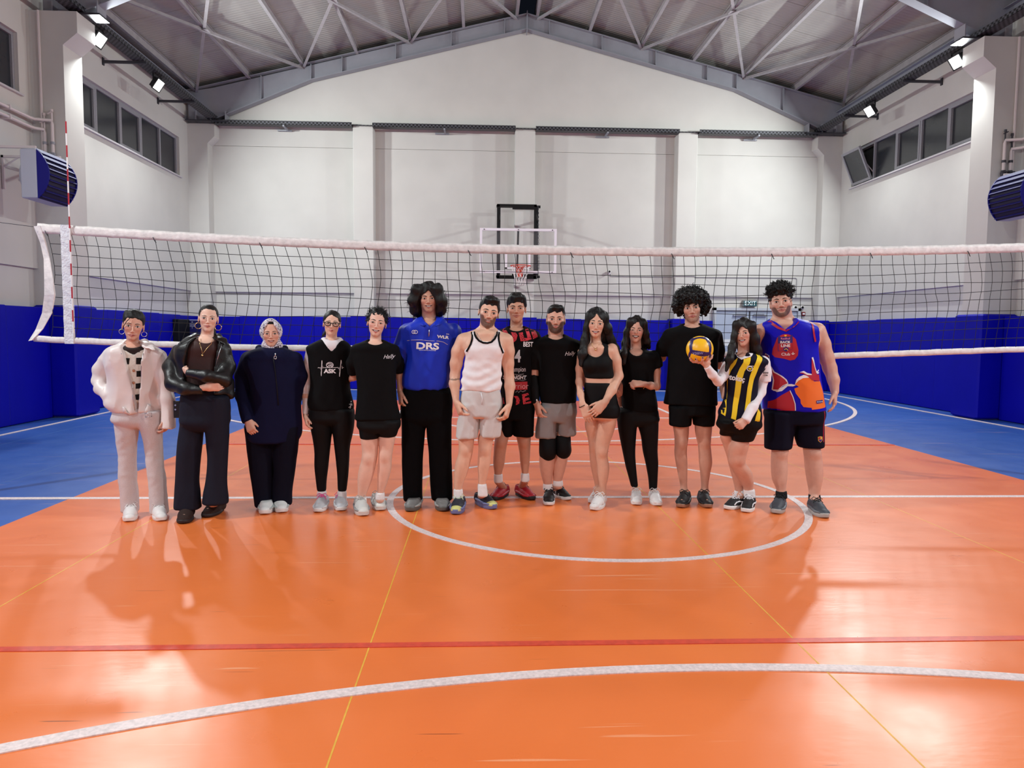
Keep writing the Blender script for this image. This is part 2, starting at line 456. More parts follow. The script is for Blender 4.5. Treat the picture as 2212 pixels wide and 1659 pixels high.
# double door with frame
M_door = mat('door_paint', (176, 186, 202), .5, var=.04, vscale=3)
M_dframe = mat('door_frame_grey', (188, 192, 198), .5)
d = empty('door_1', ((DOOR[0]+DOOR[1])/2, YW, 0), kind='structure')
dx0, dx1 = DOOR; yf = YW+.0
MB().box(dx0, dx0+.08, yf-.02, YW+.08, 0, 2.15).box(dx1-.08, dx1, yf-.02, YW+.08, 0, 2.15).box(dx0, dx1, yf-.02, YW+.08, 2.08, 2.15).build('door_frame', M_dframe, d)
mid = dx0+.98
for k, (a, b) in enumerate(((dx0+.09, mid-.015), (mid+.015, dx1-.09))):
    lf = MB().cbox(a, b, yf+.03, yf+.075, .02, 2.06, .006).build('door_leaf', M_door, d)
    hx = mid-.09 if k == 0 else mid+.09
    h = MB(); h.bar((hx-.09, yf-.03, 1.02), (hx+.09, yf-.03, 1.02), .03, .03); h.bar((hx, yf-.03, 1.02), (hx, yf+.03, 1.02), .02, .02); h.bar((hx-.04, yf+.02, .95), (hx+.04, yf+.02, .95), .012, .2)
    h.build('door_handle', M_steel, lf)
    cl = MB(); cl.box(*(sorted((hx+(-.35 if k == 0 else .35), hx))), yf-.02, yf+.03, 1.93, 1.98); cl.bar((hx, yf-.03, 1.99), (hx+(-.28 if k == 0 else .28), yf-.03, 1.99), .02, .015)
    cl.build('door_closer', M_steel, lf)
MB().box(mid-.012, mid+.012, yf+.01, yf+.03, .02, 2.06).build('astragal', M_dark, d)
MB().box(dx0+.2, dx0+.5, yf+.02, yf+.031, 1.15, 1.32).build('door_notice', mat('paper', (236, 236, 232), .6), d)

# roof: panels, rafters, purlins, bracing
M_roof = mat('roof_sheet', (176, 174, 168), .55, var=.05, vscale=2, bump=.0)
nt = M_roof.node_tree; bs = nt.nodes['Principled BSDF']
tcn = nt.nodes.new('ShaderNodeTexCoord'); wv = nt.nodes.new('ShaderNodeTexWave'); wv.bands_direction = 'Y'; wv.inputs['Scale'].default_value = 3.3
wv.inputs['Distortion'].default_value = .3; wv.inputs['Detail'].default_value = 1
nt.links.new(tcn.outputs['Object'], wv.inputs['Vector']); bpn = nt.nodes.new('ShaderNodeBump'); bpn.inputs['Strength'].default_value = .35; bpn.inputs['Distance'].default_value = .02
nt.links.new(wv.outputs['Fac'], bpn.inputs['Height']); nt.links.new(bpn.outputs['Normal'], bs.inputs['Normal'])
ceil = empty('ceiling', (0, 0, 9.4), kind='structure')
TH = .10
for sx in (-1, 1):
    xa = RIDGE_X+sx*.22; xb = sx*(XW+.3)
    for k in range(25):
        y0_, y1_ = -12.5+k*1.0+.005, -12.5+(k+1)*1.0-.005
        za, zb = roof_z(xa)+.20, roof_z(xb)+.20
        V = [(xa,y0_,za),(xb,y0_,zb),(xb,y1_,zb),(xa,y1_,za),(xa,y0_,za+TH),(xb,y0_,zb+TH),(xb,y1_,zb+TH),(xa,y1_,za+TH)]
        mb = MB(); mb.add(V, [(0,1,2,3),(7,6,5,4),(0,4,5,1),(1,5,6,2),(2,6,7,3),(3,7,4,0)])
        mb.build('roof_panel', M_roof, ceil)
    mb = MB(); V = [(xa,-12.6,roof_z(xa)+.33),(xb,-12.6,roof_z(xb)+.33),(xb,12.6,roof_z(xb)+.33),(xa,12.6,roof_z(xa)+.33),
                    (xa,-12.6,roof_z(xa)+.36),(xb,-12.6,roof_z(xb)+.36),(xb,12.6,roof_z(xb)+.36),(xa,12.6,roof_z(xa)+.36)]
    mb.add(V, [(0,1,2,3),(7,6,5,4),(0,4,5,1),(1,5,6,2),(2,6,7,3),(3,7,4,0)]); mb.build('roof_underlay', mat('roof_dark', (20, 20, 22), .8), ceil)
MB().box(RIDGE_X-.5, RIDGE_X+.5, -12.6, 12.6, roof_z(RIDGE_X)+.75, roof_z(RIDGE_X)+.8).build('ridge_cap', mat('roof_dark', (20, 20, 22), .8), ceil)
for s in (-1, 1):
    MB().box(*sorted((RIDGE_X+s*.5, RIDGE_X+s*.52)), -12.6, 12.6, roof_z(RIDGE_X)+.1, roof_z(RIDGE_X)+.78).build('ridge_cap', mat('roof_dark', (20, 20, 22), .8), ceil)
def rafter_bottom(x):
    t = abs(x-RIDGE_X)
    return 8.88-.253*t if t < 5.25 else 8.88-.253*5.25-.425*(t-5.25)
for fi, yc in enumerate((-12.0, -6.0, 0.05, 6.12, 11.93)):
    r = empty('steel_rafter', (RIDGE_X, yc, 9.0), 'grey tapered steel rafter frame under the roof, ' +
              ['at the front gable', 'behind the camera', 'above the net', 'over the wide wall pillars', 'against the back gable'][fi], 'beam', 'roof rafters')
    for s in (-1, 1):
        xs = [RIDGE_X+s*t for t in (0, 1.3, 2.6, 3.9, 5.25, 6.5, 7.6)] 
        web = [(x, rafter_bottom(x)+.015) for x in xs]+[(s*8.12, 6.52), (s*8.12, roof_z(8.12)-.01)]+[(x, roof_z(x)-.01) for x in xs[::-1]]
        if s > 0: web = web
        MB().prism(web, 'y', yc-.006, yc+.006).build('web', M_rafter, r)
        fl = MB()
        for a, b in zip(xs[:-1], xs[1:]):
            fl.bar((a, yc, rafter_bottom(a)), (b, yc, rafter_bottom(b)), .20, .016)
        fl.build('flange', M_rafter, r)
        f2 = MB(); f2.bar((RIDGE_X, yc, roof_z(RIDGE_X)), (s*8.15, yc, roof_z(8.15)), .20, .016); f2.build('flange', M_rafter, r)
        for t in (.55, 1.85, 3.2, 4.5, 5.25, 6.45):
            x = RIDGE_X+s*t; zb, zt2 = rafter_bottom(x)+.01, roof_z(x)-.01
            MB().box(x-.006, x+.006, yc-.095, yc+.095, zb, zt2).build('stiffener', M_rafter, r)
        for t in (7.2, 7.55, 7.9):
            x = s*t; MB().prism([(x-.008, 6.5), (x+.008, 6.5), (x+.008, 6.75), (x-.008, 6.75)], 'y', yc-.14, yc+.14).build('base_gusset', M_rafter, r)
    MB().box(RIDGE_X-.012, RIDGE_X+.012, yc-.11, yc+.11, 8.80, 9.30).build('ridge_plate', M_rafter, r)
    for x0_ in (-8.15, 7.15): MB().box(x0_, x0_+1.0, yc-.16, yc+.16, 6.5, 6.53).build('base_plate', M_dark, r)
M_purl = mat('purlin_grey', (176, 172, 174), .5, .1, var=.12, vscale=8)
for s in (-1, 1):
    for k in range(7):
        x = RIDGE_X+s*(.25+1.3*k); z = roof_z(x)
        mb = MB(); mb.box(x-.035, x+.035, -12.4, 12.35, z+.01, z+.02).box(x-.004, x+.004, -12.4, 12.35, z+.02, z+.16).box(x-.035, x+.035, -12.4, 12.35, z+.16, z+.17)
        o = mb.build('roof_purlin', M_purl)
        tag(o, 'long grey purlin under the %s roof slope, %s from the ridge' % ('left' if s < 0 else 'right', ['nearest one', 'second', 'third', 'fourth', 'fifth', 'sixth', 'seventh'][k]), 'purlin', 'roof purlins')
nodes = [.25, 2.85, 5.45, 8.02]
for s in (-1, 1):
    for j, (a, b) in enumerate(zip(nodes[:-1], nodes[1:])):
        for fi, (ya, yb) in enumerate(((-6, .05), (6.12, 11.93))):
            xa, xb = RIDGE_X+s*a, RIDGE_X+s*b
            za, zb = roof_z(xa)-.03, roof_z(xb)-.03
            for q, (A, B) in enumerate((((xa, ya, za), (xb, yb, zb)), ((xb, ya, zb-.03), (xa, yb, za-.03)))):
                mb = MB(); A, B = np.array(A), np.array(B)
                mb.bar(A, B, .06, .008); mb.bar(A+[0, 0, .03], B+[0, 0, .03], .008, .06)
                o = mb.build('roof_brace', M_purl)
                tag(o, '%s diagonal angle brace of the %s roof cross, %s slope, %s' % (['outward', 'inward'][q], ['ridge', 'middle', 'eave'][j], 'left' if s < 0 else 'right', ['over the net', 'before the back gable'][fi]), 'brace', 'roof bracing')
            c = (np.array((xa, ya, za))+np.array((xb, yb, zb)))/2
            gp = MB().box(c[0]-.10, c[0]+.10, c[1]-.08, c[1]+.08, c[2]-.02, c[2]-.012).build('gusset_plate', M_purl)
            tag(gp, 'small gusset plate at the %s roof cross, %s slope, %s' % (['ridge', 'middle', 'eave'][j], 'left' if s < 0 else 'right', ['over the net', 'before the back gable'][fi]), 'plate', 'roof bracing plates')
for s, side in ((-1, 'left'), (1, 'right')):
    x = s*8.02; z = 7.0
    tr = MB().box(x-.09, x+.09, -12.3, 12.0, 7.06, 7.075).box(x-.006, x+.006, -12.3, 12.0, 6.9, 7.06).build('trim_1' if s < 0 else 'trim_2', M_rafter)
    tag(tr, kind='structure')

# cable trays
M_tray = bpy.data.materials.new('tray_perforated'); M_tray.use_nodes = True
nt = M_tray.node_tree; b = nt.nodes['Principled BSDF']; b.inputs['Metallic'].default_value = .3; b.inputs['Roughness'].default_value = .5
tcn = nt.nodes.new('ShaderNodeTexCoord'); mp = nt.nodes.new('ShaderNodeMapping'); mp.inputs['Scale'].default_value = (1/.045, 1/.05, 1/.045)
ck = nt.nodes.new('ShaderNodeTexChecker'); ck.inputs['Scale'].default_value = 1.0; ck.inputs['Color1'].default_value = lin((86, 86, 92)); ck.inputs['Color2'].default_value = lin((26, 26, 28))
nt.links.new(tcn.outputs['Object'], mp.inputs['Vector']); nt.links.new(mp.outputs['Vector'], ck.inputs['Vector']); nt.links.new(ck.outputs['Color'], b.inputs['Base Color'])
for s, side in ((-1, 'left'), (1, 'right')):
    root = empty('cable_tray', (s*7.52, 0, 6.55), 'dark perforated cable tray along the %s side wall' % side, 'cable tray', 'cable trays')
    x = s*7.52
    MB().box(x-.11, x+.11, -12.0, 11.95, 6.55, 6.554).box(x-.11, x-.105, -12.0, 11.95, 6.55, 6.63).box(x+.105, x+.11, -12.0, 11.95, 6.55, 6.63).build('tray', M_tray, root)
    for y in (-9.9, -8.1, -4.0, -2, 2.0, 4.0, 8.1, 10.42):
        mb = MB(); mb.bar((s*7.38, y, 6.525), (s*8.2, y, 6.525), .05, .045); mb.bar((s*8.19, y, 6.46), (s*8.19, y, 6.6), .06, .02); mb.build('bracket_arm', M_dark, root)
root = empty('cable_tray', (0, 11.95, 6.5), 'dark perforated cable tray across the back wall under the gable', 'cable tray', 'cable trays')
for a, b in ((-7.5, -4.18), (-3.68, -.16), (.34, 3.95), (4.45, 7.5)):
    MB().box(a, b, 11.86, 12.08, 6.47, 6.474).box(a, b, 11.86, 11.864, 6.47, 6.56).box(a, b, 12.076, 12.08, 6.47, 6.56).build('tray', M_tray, root)
    m_ = (a+b)/2; mb = MB(); mb.bar((m_, 11.88, 6.45), (m_, 12.36, 6.45), .04, .035); mb.bar((m_-.25, 12.3, 6.44), (m_+.1, 12.3, 6.44), .05, .03); mb.build('bracket_arm', M_steel, root)
for a, b in ((-4.2, -3.66), (-.18, .36), (3.93, 4.47)):
    MB().box(a, b, 11.93, 12.03, 6.505, 6.52).build('tray_link', M_tray, root)
# ------------------------------------------------------------------ text helper (flat print)
def text_mesh(txt, size=1.0, bold=0.0, shear=0.0, sx=1.0):
    """flat glyph mesh centred on the origin; returns V (n,2) and faces"""
    cu = bpy.data.curves.new('t', 'FONT'); cu.body = txt; cu.size = size; cu.offset = bold*size; cu.shear = shear
    cu.align_x = 'CENTER'; cu.align_y = 'CENTER'; cu.resolution_u = 3
    ob = bpy.data.objects.new('t', cu); COL.objects.link(ob)
    dg = bpy.context.evaluated_depsgraph_get(); me = bpy.data.meshes.new_from_object(ob.evaluated_get(dg))
    V = np.array([v.co[:2] for v in me.vertices]) if len(me.vertices) else np.zeros((0, 2))
    F = [tuple(p.vertices) for p in me.polygons]
    bpy.data.objects.remove(ob); bpy.data.curves.remove(cu); bpy.data.meshes.remove(me)
    V = V*np.array([sx, 1.0])
    return V, F

def smoothstep(a, b, x):
    t = np.clip((x-a)/(b-a), 0, 1); return t*t*(3-2*t)

# ------------------------------------------------------------------ volleyball net
M_tape = mat('net_tape_white', (226, 218, 216), .7, var=.16, vscale=22, bump=.4, bscale=30)
M_cord = mat('net_cord_black', (10, 10, 12), .7)
net = empty('volleyball_net', (0, 0, 0), 'black square mesh volleyball net with white tapes stretched behind the people', 'net')
def top_z(x): return 2.218+.0055*(x-.1)**2
BX = [-4.85, -4.6, -3.1, -1.5, 0, 2.1, 3.9, 4.85]; BZ = [1.372, 1.36, 1.308, 1.303, 1.285, 1.265, 1.34, 1.37]
def bot_z(x): return float(np.interp(x, BX, BZ))
def sway(x): return .02*math.sin(1.7*x+.6)+.012*math.sin(4.1*x)
def tape(name, x0, x1, zt, zb, thick, n=120, wob=.004):
    V = []; F = []
    for i in range(n+1):
        x = x0+(x1-x0)*i/n; y = 0
        w1 = wob*math.sin(i*2.3)+wob*.6*math.sin(i*5.1+1)
        a, b = zt(x)+w1*.5, zb(x)+w1*.4
        for z, t in ((a, 0), ((a*.7+b*.3), thick+w1*.6), ((a*.3+b*.7), thick*.9-w1*.5), (b, .002)):
            V.append((x, y-t, z))
        for z, t in ((b, -.002), ((a*.3+b*.7), -thick), ((a*.7+b*.3), -thick)):
            V.append((x, y-t, z))
    m = 7
    for i in range(n):
        for k in range(m):
            k2 = (k+1) % m; F.append((i*m+k, i*m+k2, (i+1)*m+k2, (i+1)*m+k))
    F.append(tuple(range(m))); F.append(tuple(n*m+k for k in range(m-1, -1, -1)))
    mb = MB(); mb.add(V, F); return mb.build(name, M_tape, net, smooth=True)
tape('top_tape', -4.78, 4.78, lambda x: top_z(x)+.004, lambda x: top_z(x)-.078, .007, 200, .0035)
tape('bottom_tape', -4.85, 4.85, lambda x: bot_z(x)+.026, lambda x: bot_z(x)-.028, .008, 120, .003)
rows = 10
cord = MB()
xs_c = np.arange(-4.7, 4.75, .1)
def node(x, k):
    zt, zb = top_z(x)-.075, bot_z(x)+.02
    f = k/rows
    z = zt+(zb-zt)*f
    lean = .055*math.sin(math.pi*min(1, f*1.0))*(-1 if x < 0 else -.25)*(-1)
    lean = (.05*f*(1-f)*4)*(1 if x < -2 else .5 if x < .5 else .15)+.018*math.sin(2.1*x+3*f)*f*(1-f)*4+.012*math.sin(7*x+9*f)*math.sin(math.pi*f)
    pinch = 0
    dx = x-2.95; 
    if abs(dx) < .6: pinch = -.10*math.exp(-(dx/.22)**2)*np.sign(dx)*abs(dx)/.22*.6*math.exp(-((f-.33)/.17)**2)
    y = .035*math.sin(1.3*x)*math.sin(math.pi*f)
    zz = z+.012*math.sin(3.0*x+2*k)*math.sin(math.pi*f)
    return (x+lean+pinch, y, zz)
for x in xs_c: cord.tube([node(x, k) for k in range(rows+1)], 0.0025, 4, caps=False)
for k in range(1, rows): cord.tube([node(x, k) for x in xs_c], 0.0025, 4, caps=False)
for x in xs_c[::9]:
    p = node(x, 0); cord.tube([(p[0]-.012, -.014, p[2]+.02), (p[0], -.018, p[2]-.005), (p[0]+.014, -.014, p[2]-.028)], .0035, 4)
tag(cord.build('cord_mesh', M_cord, net), kind='stuff')
# loose white edge tape on the left end, and the marker tapes under the antennas
pl = [(60, 484), (70, 520), (80, 556), (88, 600), (90, 636), (80, 676), (62, 712), (47, 737)]
for s in (-1, 1):
    E = MB(); V = []; F = []
    for i, (px, py) in enumerate(pl):
        q = at(px, py, 0); x = q[0] if s < 0 else -q[0]; z = q[2]
        w = (.035 if 0 < i < 7 else .03)*(1-.35*math.sin(i*1.1))
        yy = .02*math.sin(i*1.4)
        V += [(x-w, yy-.003, z), (x+w, yy-.012-.01*math.sin(i*2), z+.006), (x+w, yy+.002, z+.006), (x-w, yy+.006, z)]
    for i in range(len(pl)-1):
        for k in range(4):
            k2 = (k+1) % 4; F.append((i*4+k, i*4+k2, i*4+4+k2, i*4+4+k))
    F.append((0, 1, 2, 3)); F.append(tuple(len(V)-1-k for k in range(4)))
    E.add(V, F); E.build('edge_tape', M_tape, net)
    for k in range(1, rows):    # cords running on to the edge tape
        pass
    m = MB(); x = s*4.545; n = 24; V = []; F = []
    for i in range(n+1):
        z = top_z(x)+.004+(bot_z(x)-.03-top_z(x)-.004)*i/n; wv = .003*math.sin(i*1.9)
        V += [(x-.038, -.016+wv, z), (x+.038, -.016-wv, z), (x+.038, .014, z), (x-.038, .014, z)]
    for i in range(n):
        for k in range(4):
            k2 = (k+1) % 4; F.append((i*4+k, i*4+k2, i*4+4+k2, i*4+4+k))
    F += [(3, 2, 1, 0), tuple(n*4+k for k in range(4))]
    m.add(V, F); m.build('marker_tape', mat('marker_tape', (222, 222, 228), .7, bump=.8, bscale=60, var=.06, vscale=40), net)
cb = MB(); cb.tube([(-5.48, 0, 2.40)]+[(x, 0, top_z(x)-.03) for x in np.linspace(-4.78, 4.78, 30)]+[(5.48, 0, 2.40)], .0025, 5); cb.build('top_cable', M_dark, net)
M_antr = mat('antenna_red', (176, 28, 48), .4); M_antw = mat('antenna_white', (240, 238, 238), .4)
for s, side in ((-1, 'left'), (1, 'right')):
    r = empty('net_antenna', (s*4.5, .106, 2.34), 'red and white striped antenna rod rising from the %s end of the net' % side, 'antenna', 'net antennas')
    zb, ztp = 1.42, 3.2; n = 18; h = (ztp-zb)/n
    for i in range(n):
        MB().tube([(s*4.5, .106, zb+i*h), (s*4.5, .106, zb+(i+1)*h)], .006, 8).build('stripe', M_antr if (n-1-i) % 2 == 0 else M_antw, r)
    po = empty('net_post', (s*5.5, .13, 0), 'steel volleyball net post beyond the %s end of the net' % side, 'post', 'net posts')
    MB().lathe([(.045, 0), (.045, 2.45), (.03, 2.5)], (s*5.5, .13, 0), 16).build('pole', M_steel, po)
    MB().lathe([(.2, 0), (.2, .02), (.06, .05)], (s*5.5, .13, 0), 20).build('base', M_dark, po)

net.location.y = .13
# ------------------------------------------------------------------ basketball hoop
M_black = mat('black_paint', (11, 11, 13), .5, spec=.25)
hoop = empty('basketball_hoop', (-.1, 12.0, 2.4), 'wall mounted basketball hoop with clear backboard and black folding frame', 'basketball hoop')
BY = 10.5
x0, x1, zb, zt = -1.03, .75, 2.83, 3.855
mg = bpy.data.materials.new('backboard_clear'); mg.use_nodes = True; nt = mg.node_tree
bs = nt.nodes['Principled BSDF']; bs.inputs['Base Color'].default_value = lin((205, 206, 212)); bs.inputs['Roughness'].default_value = .08; bs.inputs['Alpha'].default_value = .05
MB().box(x0+.03, x1-.03, BY, BY+.012, zb+.03, zt-.03).build('glass_panel', mg, hoop)
wm = mat('board_white', (236, 234, 244), .4)
fr = MB(); t = .055
fr.box(x0, x1, BY-.006, BY+.03, zt-t, zt).box(x0, x1, BY-.006, BY+.03, zb, zb+t).box(x0, x0+t, BY-.006, BY+.03, zb+t, zt-t).box(x1-t, x1, BY-.006, BY+.03, zb+t, zt-t)
fr.build('board_frame', wm, hoop)
sq = MB(); a0, a1, c0, c1 = -.445, .145, 2.93, 3.37; t = .05
sq.box(a0, a1, BY-.004, BY, c1-t, c1).box(a0, a0+t, BY-.004, BY, c0, c1-t).box(a1-t, a1, BY-.004, BY, c0, c1-t).box(a0, a1, BY-.004, BY, c0, c0+.03)
sq.build('target_square', wm, hoop)
for bx, bz in ((x0+.1, zt-.03), (x1-.1, zt-.03), (x0+.1, zb+.03), (x1-.1, zb+.03), (x0+.03, 3.34), (x1-.03, 3.34), (-.14, zt-.03)):
    MB().lathe([(.012, -.012), (.012, 0)], (bx, BY-.006, bz), 8, 'y').build('bolt', M_black, hoop)
fy = BY+.16; f0, f1 = -.635, .29
ff = MB()
ff.bar((f0+.03, fy, 2.72), (f0+.03, fy, 4.42), .06, .06).bar((f1-.03, fy, 2.72), (f1-.03, fy, 4.42), .06, .06)
ff.bar((f0, fy, 4.40), (f1, fy, 4.40), .06, .06).bar((f0, fy, 2.745), (f1, fy, 2.745), .06, .07).bar((f0+.36, fy-.01, 4.345), (f1-.04, fy-.01, 4.345), .06, .06)
ff.bar((f0+.36, fy, 2.80), (f1, fy, 2.80), .05, .05)
ff.build('front_frame', M_black, hoop)
MB().bar((-.14, BY+.06, 3.84), (-.16, BY+.06, 2.95), .04, .045).build('centre_strut', M_black, hoop)
for xx in (f0+.03, f1-.03):
    for zz in (zt-.05, zb+.05): MB().bar((xx, BY+.03, zz), (xx, fy, zz), .04, .04).build('board_mount', M_black, hoop)
for xx, xr in ((f0+.03, -.55), (f1-.03, .40)):
    for zz in (4.25, 2.83): MB().bar((xx, fy, zz), (xr, 11.93, zz), .045, .05).build('arm', M_black, hoop)
    MB().bar((xr, 11.93, 2.84), (xr, 11.93, 4.62), .07, .06).build('wall_post', M_black, hoop)
    MB().bar((xx, fy, 4.25), (xr, 11.93, 2.95), .035, .035).build('diagonal', M_black, hoop)
    if xx < 0: continue
    ch = MB(); A = np.array((xx+(.06 if xx > 0 else -.06), fy, 4.40)); B = np.array((xr+(.06 if xx > 0 else -.06), 11.9, 3.05))
    for i in range(34):
        p = A+(B-A)*(i+.5)/34; r_ = .028; ring = []
        for q in range(8):
            an = 2*math.pi*q/8; dv = (B-A)/np.linalg.norm(B-A); side = np.array((1.0, 0, 0)) if i % 2 else np.cross(dv, (1, 0, 0))
            ring.append(p+dv*.03*math.cos(an)+side*.014*math.sin(an))
        ch.tube(ring, .005, 4, closed=True)
    tag(ch.build('chain', M_dark, hoop), kind='stuff')
for zz in (4.60, 2.86): MB().bar((-.62, 11.93, zz), (.48, 11.93, zz), .06, .06).build('wall_rail', M_black, hoop)
rc = (-.105, BY-.375, 2.965); M_rim = mat('rim_orange', (204, 62, 36), .4)
rim = MB(); rim.tube([(rc[0]+.228*math.cos(a), rc[1]+.228*math.sin(a), rc[2]) for a in np.linspace(0, 2*math.pi, 33)[:-1]], .011, 8, closed=True)
rim_o = rim.build('rim', M_rim, hoop, True)
rb = MB(); rb.box(rc[0]-.08, rc[0]+.08, BY-.16, BY-.005, 2.945, 2.975); rb.prism([(rc[0]-.09, 2.98), (rc[0]+.09, 2.98), (rc[0]+.06, 2.74), (rc[0]-.06, 2.74)], 'y', BY-.03, BY-.005)
rb.build('rim_bracket', M_rim, hoop)
nn = MB(); ns = 12; lv = [(.225, 0), (.185, -.10), (.15, -.20), (.125, -.30), (.12, -.42)]
for s_ in range(ns):
    for dr in (1, -1):
        pts = []
        for i, (r_, dz) in enumerate(lv):
            an = 2*math.pi*(s_+dr*.5*i)/ns; pts.append((rc[0]+r_*math.cos(an), rc[1]+r_*math.sin(an), rc[2]-.01+dz))
        nn.tube(pts, .0045, 4)
tag(nn.build('hoop_net', mat('hoop_net_white', (232, 230, 230), .7), hoop), kind='stuff')

# ------------------------------------------------------------------ wall heaters with pipes
M_hgrey = mat('heater_grey', (186, 190, 204), .45, .1); M_hblue = mat('heater_blue', (16, 12, 120), .5, spec=.25); M_hsl = mat('heater_slat', (36, 32, 104), .6, spec=.2)
M_pipe = mat('pipe_cream', (214, 204, 202), .45)
for s, side in ((-1, 'left'), (1, 'right')):
    y0_, y1_ = (4.4, 5.12); z0_, z1_ = 3.31, 4.0
    h = empty('fan_heater', (s*7.45, 4.75, 3.3), 'grey and blue louvred fan heater on the %s wall beside the pillar' % side, 'heater', 'wall fan heaters')
    xa, xb = sorted((s*7.53, s*7.30))
    MB().cbox(xa, xb, y0_, y1_, z0_, z1_, .012).build('casing', M_hgrey, h)
    # curved blue cheeks and louvres
    prof = [(7.30, z0_)]+[(7.30-.17*math.sin(math.pi*i/10)**.8, z0_+(z1_-z0_)*i/10) for i in range(1, 10)]+[(7.30, z1_)]
    pr = [(s*x, z) for x, z in prof]
    for ya in (y0_, y1_-.02): MB().prism(pr, 'y', ya, ya+.02).build('cheek', M_hblue, h)
    MB().prism([(s*(x+.02 if x < 7.3 else x), z) for x, z in prof], 'y', y0_+.02, y1_-.02).build('grille_back', mat('heater_void', (14, 12, 48), .6), h)
    for i in range(9):
        t = (i+.5)/9; zc = z0_+(z1_-z0_)*t; xc = 7.30-.165*math.sin(math.pi*t)**.8
        mb = MB(); mb.add([(s*(xc+.05), y, zc+.042) for y in (y0_+.02, y1_-.02)]+[(s*(xc-.015), y, zc-.02) for y in (y0_+.02, y1_-.02)]+
               [(s*(xc+.05), y, zc+.050) for y in (y0_+.02, y1_-.02)]+[(s*(xc-.015), y, zc-.012) for y in (y0_+.02, y1_-.02)],
               [(0,1,3,2),(4,6,7,5),(0,2,6,4),(1,5,7,3),(0,4,5,1),(2,3,7,6)])
        mb.build('louvre', M_hsl, h)
    fan = MB(); fan.lathe([(.27, 0), (.27, .06), (.2, .09), (.05, .1)], (s*7.53, 4.76, 3.66), 24, 'x' )
    if s > 0: pass
    fan2 = MB(); fan2.lathe([(.27, 0), (.28, -s*-.0), (.26, s*.08), (.1, s*.1)], (s*7.53, 4.76, 3.66), 24, 'x'); fan2.build('fan_shroud', M_hgrey, h, True)
    br = MB()
    for ya in (4.45, 5.05):
        br.bar((s*7.33, ya, 4.03), (s*8.19, ya, 4.03), .035, .035)
        br.bar((s*8.175, ya, 4.05), (s*8.175, ya, 3.55), .035, .03); br.bar((s*7.95, ya, 4.02), (s*8.17, ya, 3.88), .02, .02)
    br.build('bracket', M_pipe, h)
    p = empty('heating_pipes', (s*8.1, 5.6, 4.0), 'cream heating pipes with valves running along the %s wall to the heater' % side, 'pipe', 'heating pipes')
    for k, (zz, xo) in enumerate(((4.77, 8.1), (4.63, 8.1))):
        xd = s*(7.86 if k == 0 else 7.98)
        mb = MB(); mb.tube([(s*xo, -11.0, zz), (s*xo, 5.60, zz), (s*(xo-.02), 5.70, zz), (xd, 5.78, zz), (xd, 5.79, zz-.05), (xd, 5.79, 4.05), (xd, 5.76, 3.98), (xd, 5.12, 3.95-.25*k)], .026, 8)
        mb.build('pipe', M_pipe, p, True)
        vb = MB(); vb.lathe([(.035, -.05), (.045, 0), (.035, .05)], (xd, 5.79, 4.22), 10); vb.bar((xd-.05, 5.74, 4.24), (xd+.05, 5.74, 4.24), .012, .02); vb.lathe([(.034, -.02), (.034, .02)], (xd, 5.79, 4.42), 10)
        vb.build('valve', M_steel if s < 0 else M_dark, p)
        vv = MB(); vv.tube([(xd, 5.79, zz), (xd, 5.79, zz+.16+.08*k)], .014, 6); vv.lathe([(.022, 0), (.022, .04)], (xd, 5.79, zz+.14+.08*k), 8); vv.bar((xd-.05, 5.76, zz+.1), (xd+.03, 5.76, zz+.14), .012, .018)
        vv.build('air_vent', M_pipe if s < 0 else M_dark, p)
        for yc in (-8, -5, -2, 1, 3.2, 5.1):
            MB().box(*sorted((s*8.06, s*8.2)), yc-.012, yc+.012, zz-.035, zz+.035).build('pipe_clip', M_pipe, p)
    cdt = MB(); cdt.tube([(s*8.02, 5.8, 3.9), (s*8.02, 5.8, 6.48)], .02, 8); o = cdt.build('conduit', M_pipe)
    tag(o, 'thin vertical conduit in the corner of the %s wall pillar' % side, 'pipe', 'pillar conduits')

# ------------------------------------------------------------------ exit sign, camera, alarms, cabinet
def put_text(txt, size, o, ux, uz, nrm, m, parent, name, bold=.01, sx=1.0, th=.003, shear=0):
    V2, F = text_mesh(txt, size, bold, shear, sx)
    o, ux, uz, nrm = (np.array(a, float) for a in (o, ux, uz, nrm))
    V = [o+ux*a+uz*b+nrm*th for a, b in V2]
    return mesh_obj(name, V, F, m, parent)
ex = empty('exit_sign', (6.03, YW, 2.26), 'green illuminated EXIT sign above the double door', 'sign')
MB().cbox(5.845, 6.215, YW-.07, YW+.06, 2.185, 2.345, .008).build('sign_box', mat('sign_frame', (120, 126, 128), .4), ex)
MB().box(5.86, 6.20, YW-.076, YW-.07, 2.20, 2.33).build('sign_face', mat('sign_green', (34, 84, 88), .4, emit=(40, 110, 110), estr=.08), ex)
put_text('EXIT', .15, (6.03, YW-.076, 2.265), (1, 0, 0), (0, 0, 1), (0, -1, 0), mat('sign_letters', (235, 245, 245), .4, emit=(225, 245, 245), estr=.12), ex, 'lettering', .012)
cc = empty('security_camera', (2.3, YW, 3.03), 'small white security camera on the back wall right of the hoop', 'camera')
MB().lathe([(.045, 0), (.045, -.02), (.02, -.03)], (2.31, YW, 3.02), 14, 'y').build('mount', M_antw, cc)
MB().lathe([(.035, 0), (.042, -.03), (.042, -.11), (.03, -.12)], (2.30, YW-.03, 3.04), 14, 'y').build('camera_body', mat('cam_white', (210, 206, 204), .4), cc, True)
MB().lathe([(.026, 0), (.026, -.006)], (2.30, YW-.15, 3.04), 12, 'y').build('lens', M_black, cc)
cv = MB(); zc = 2.93
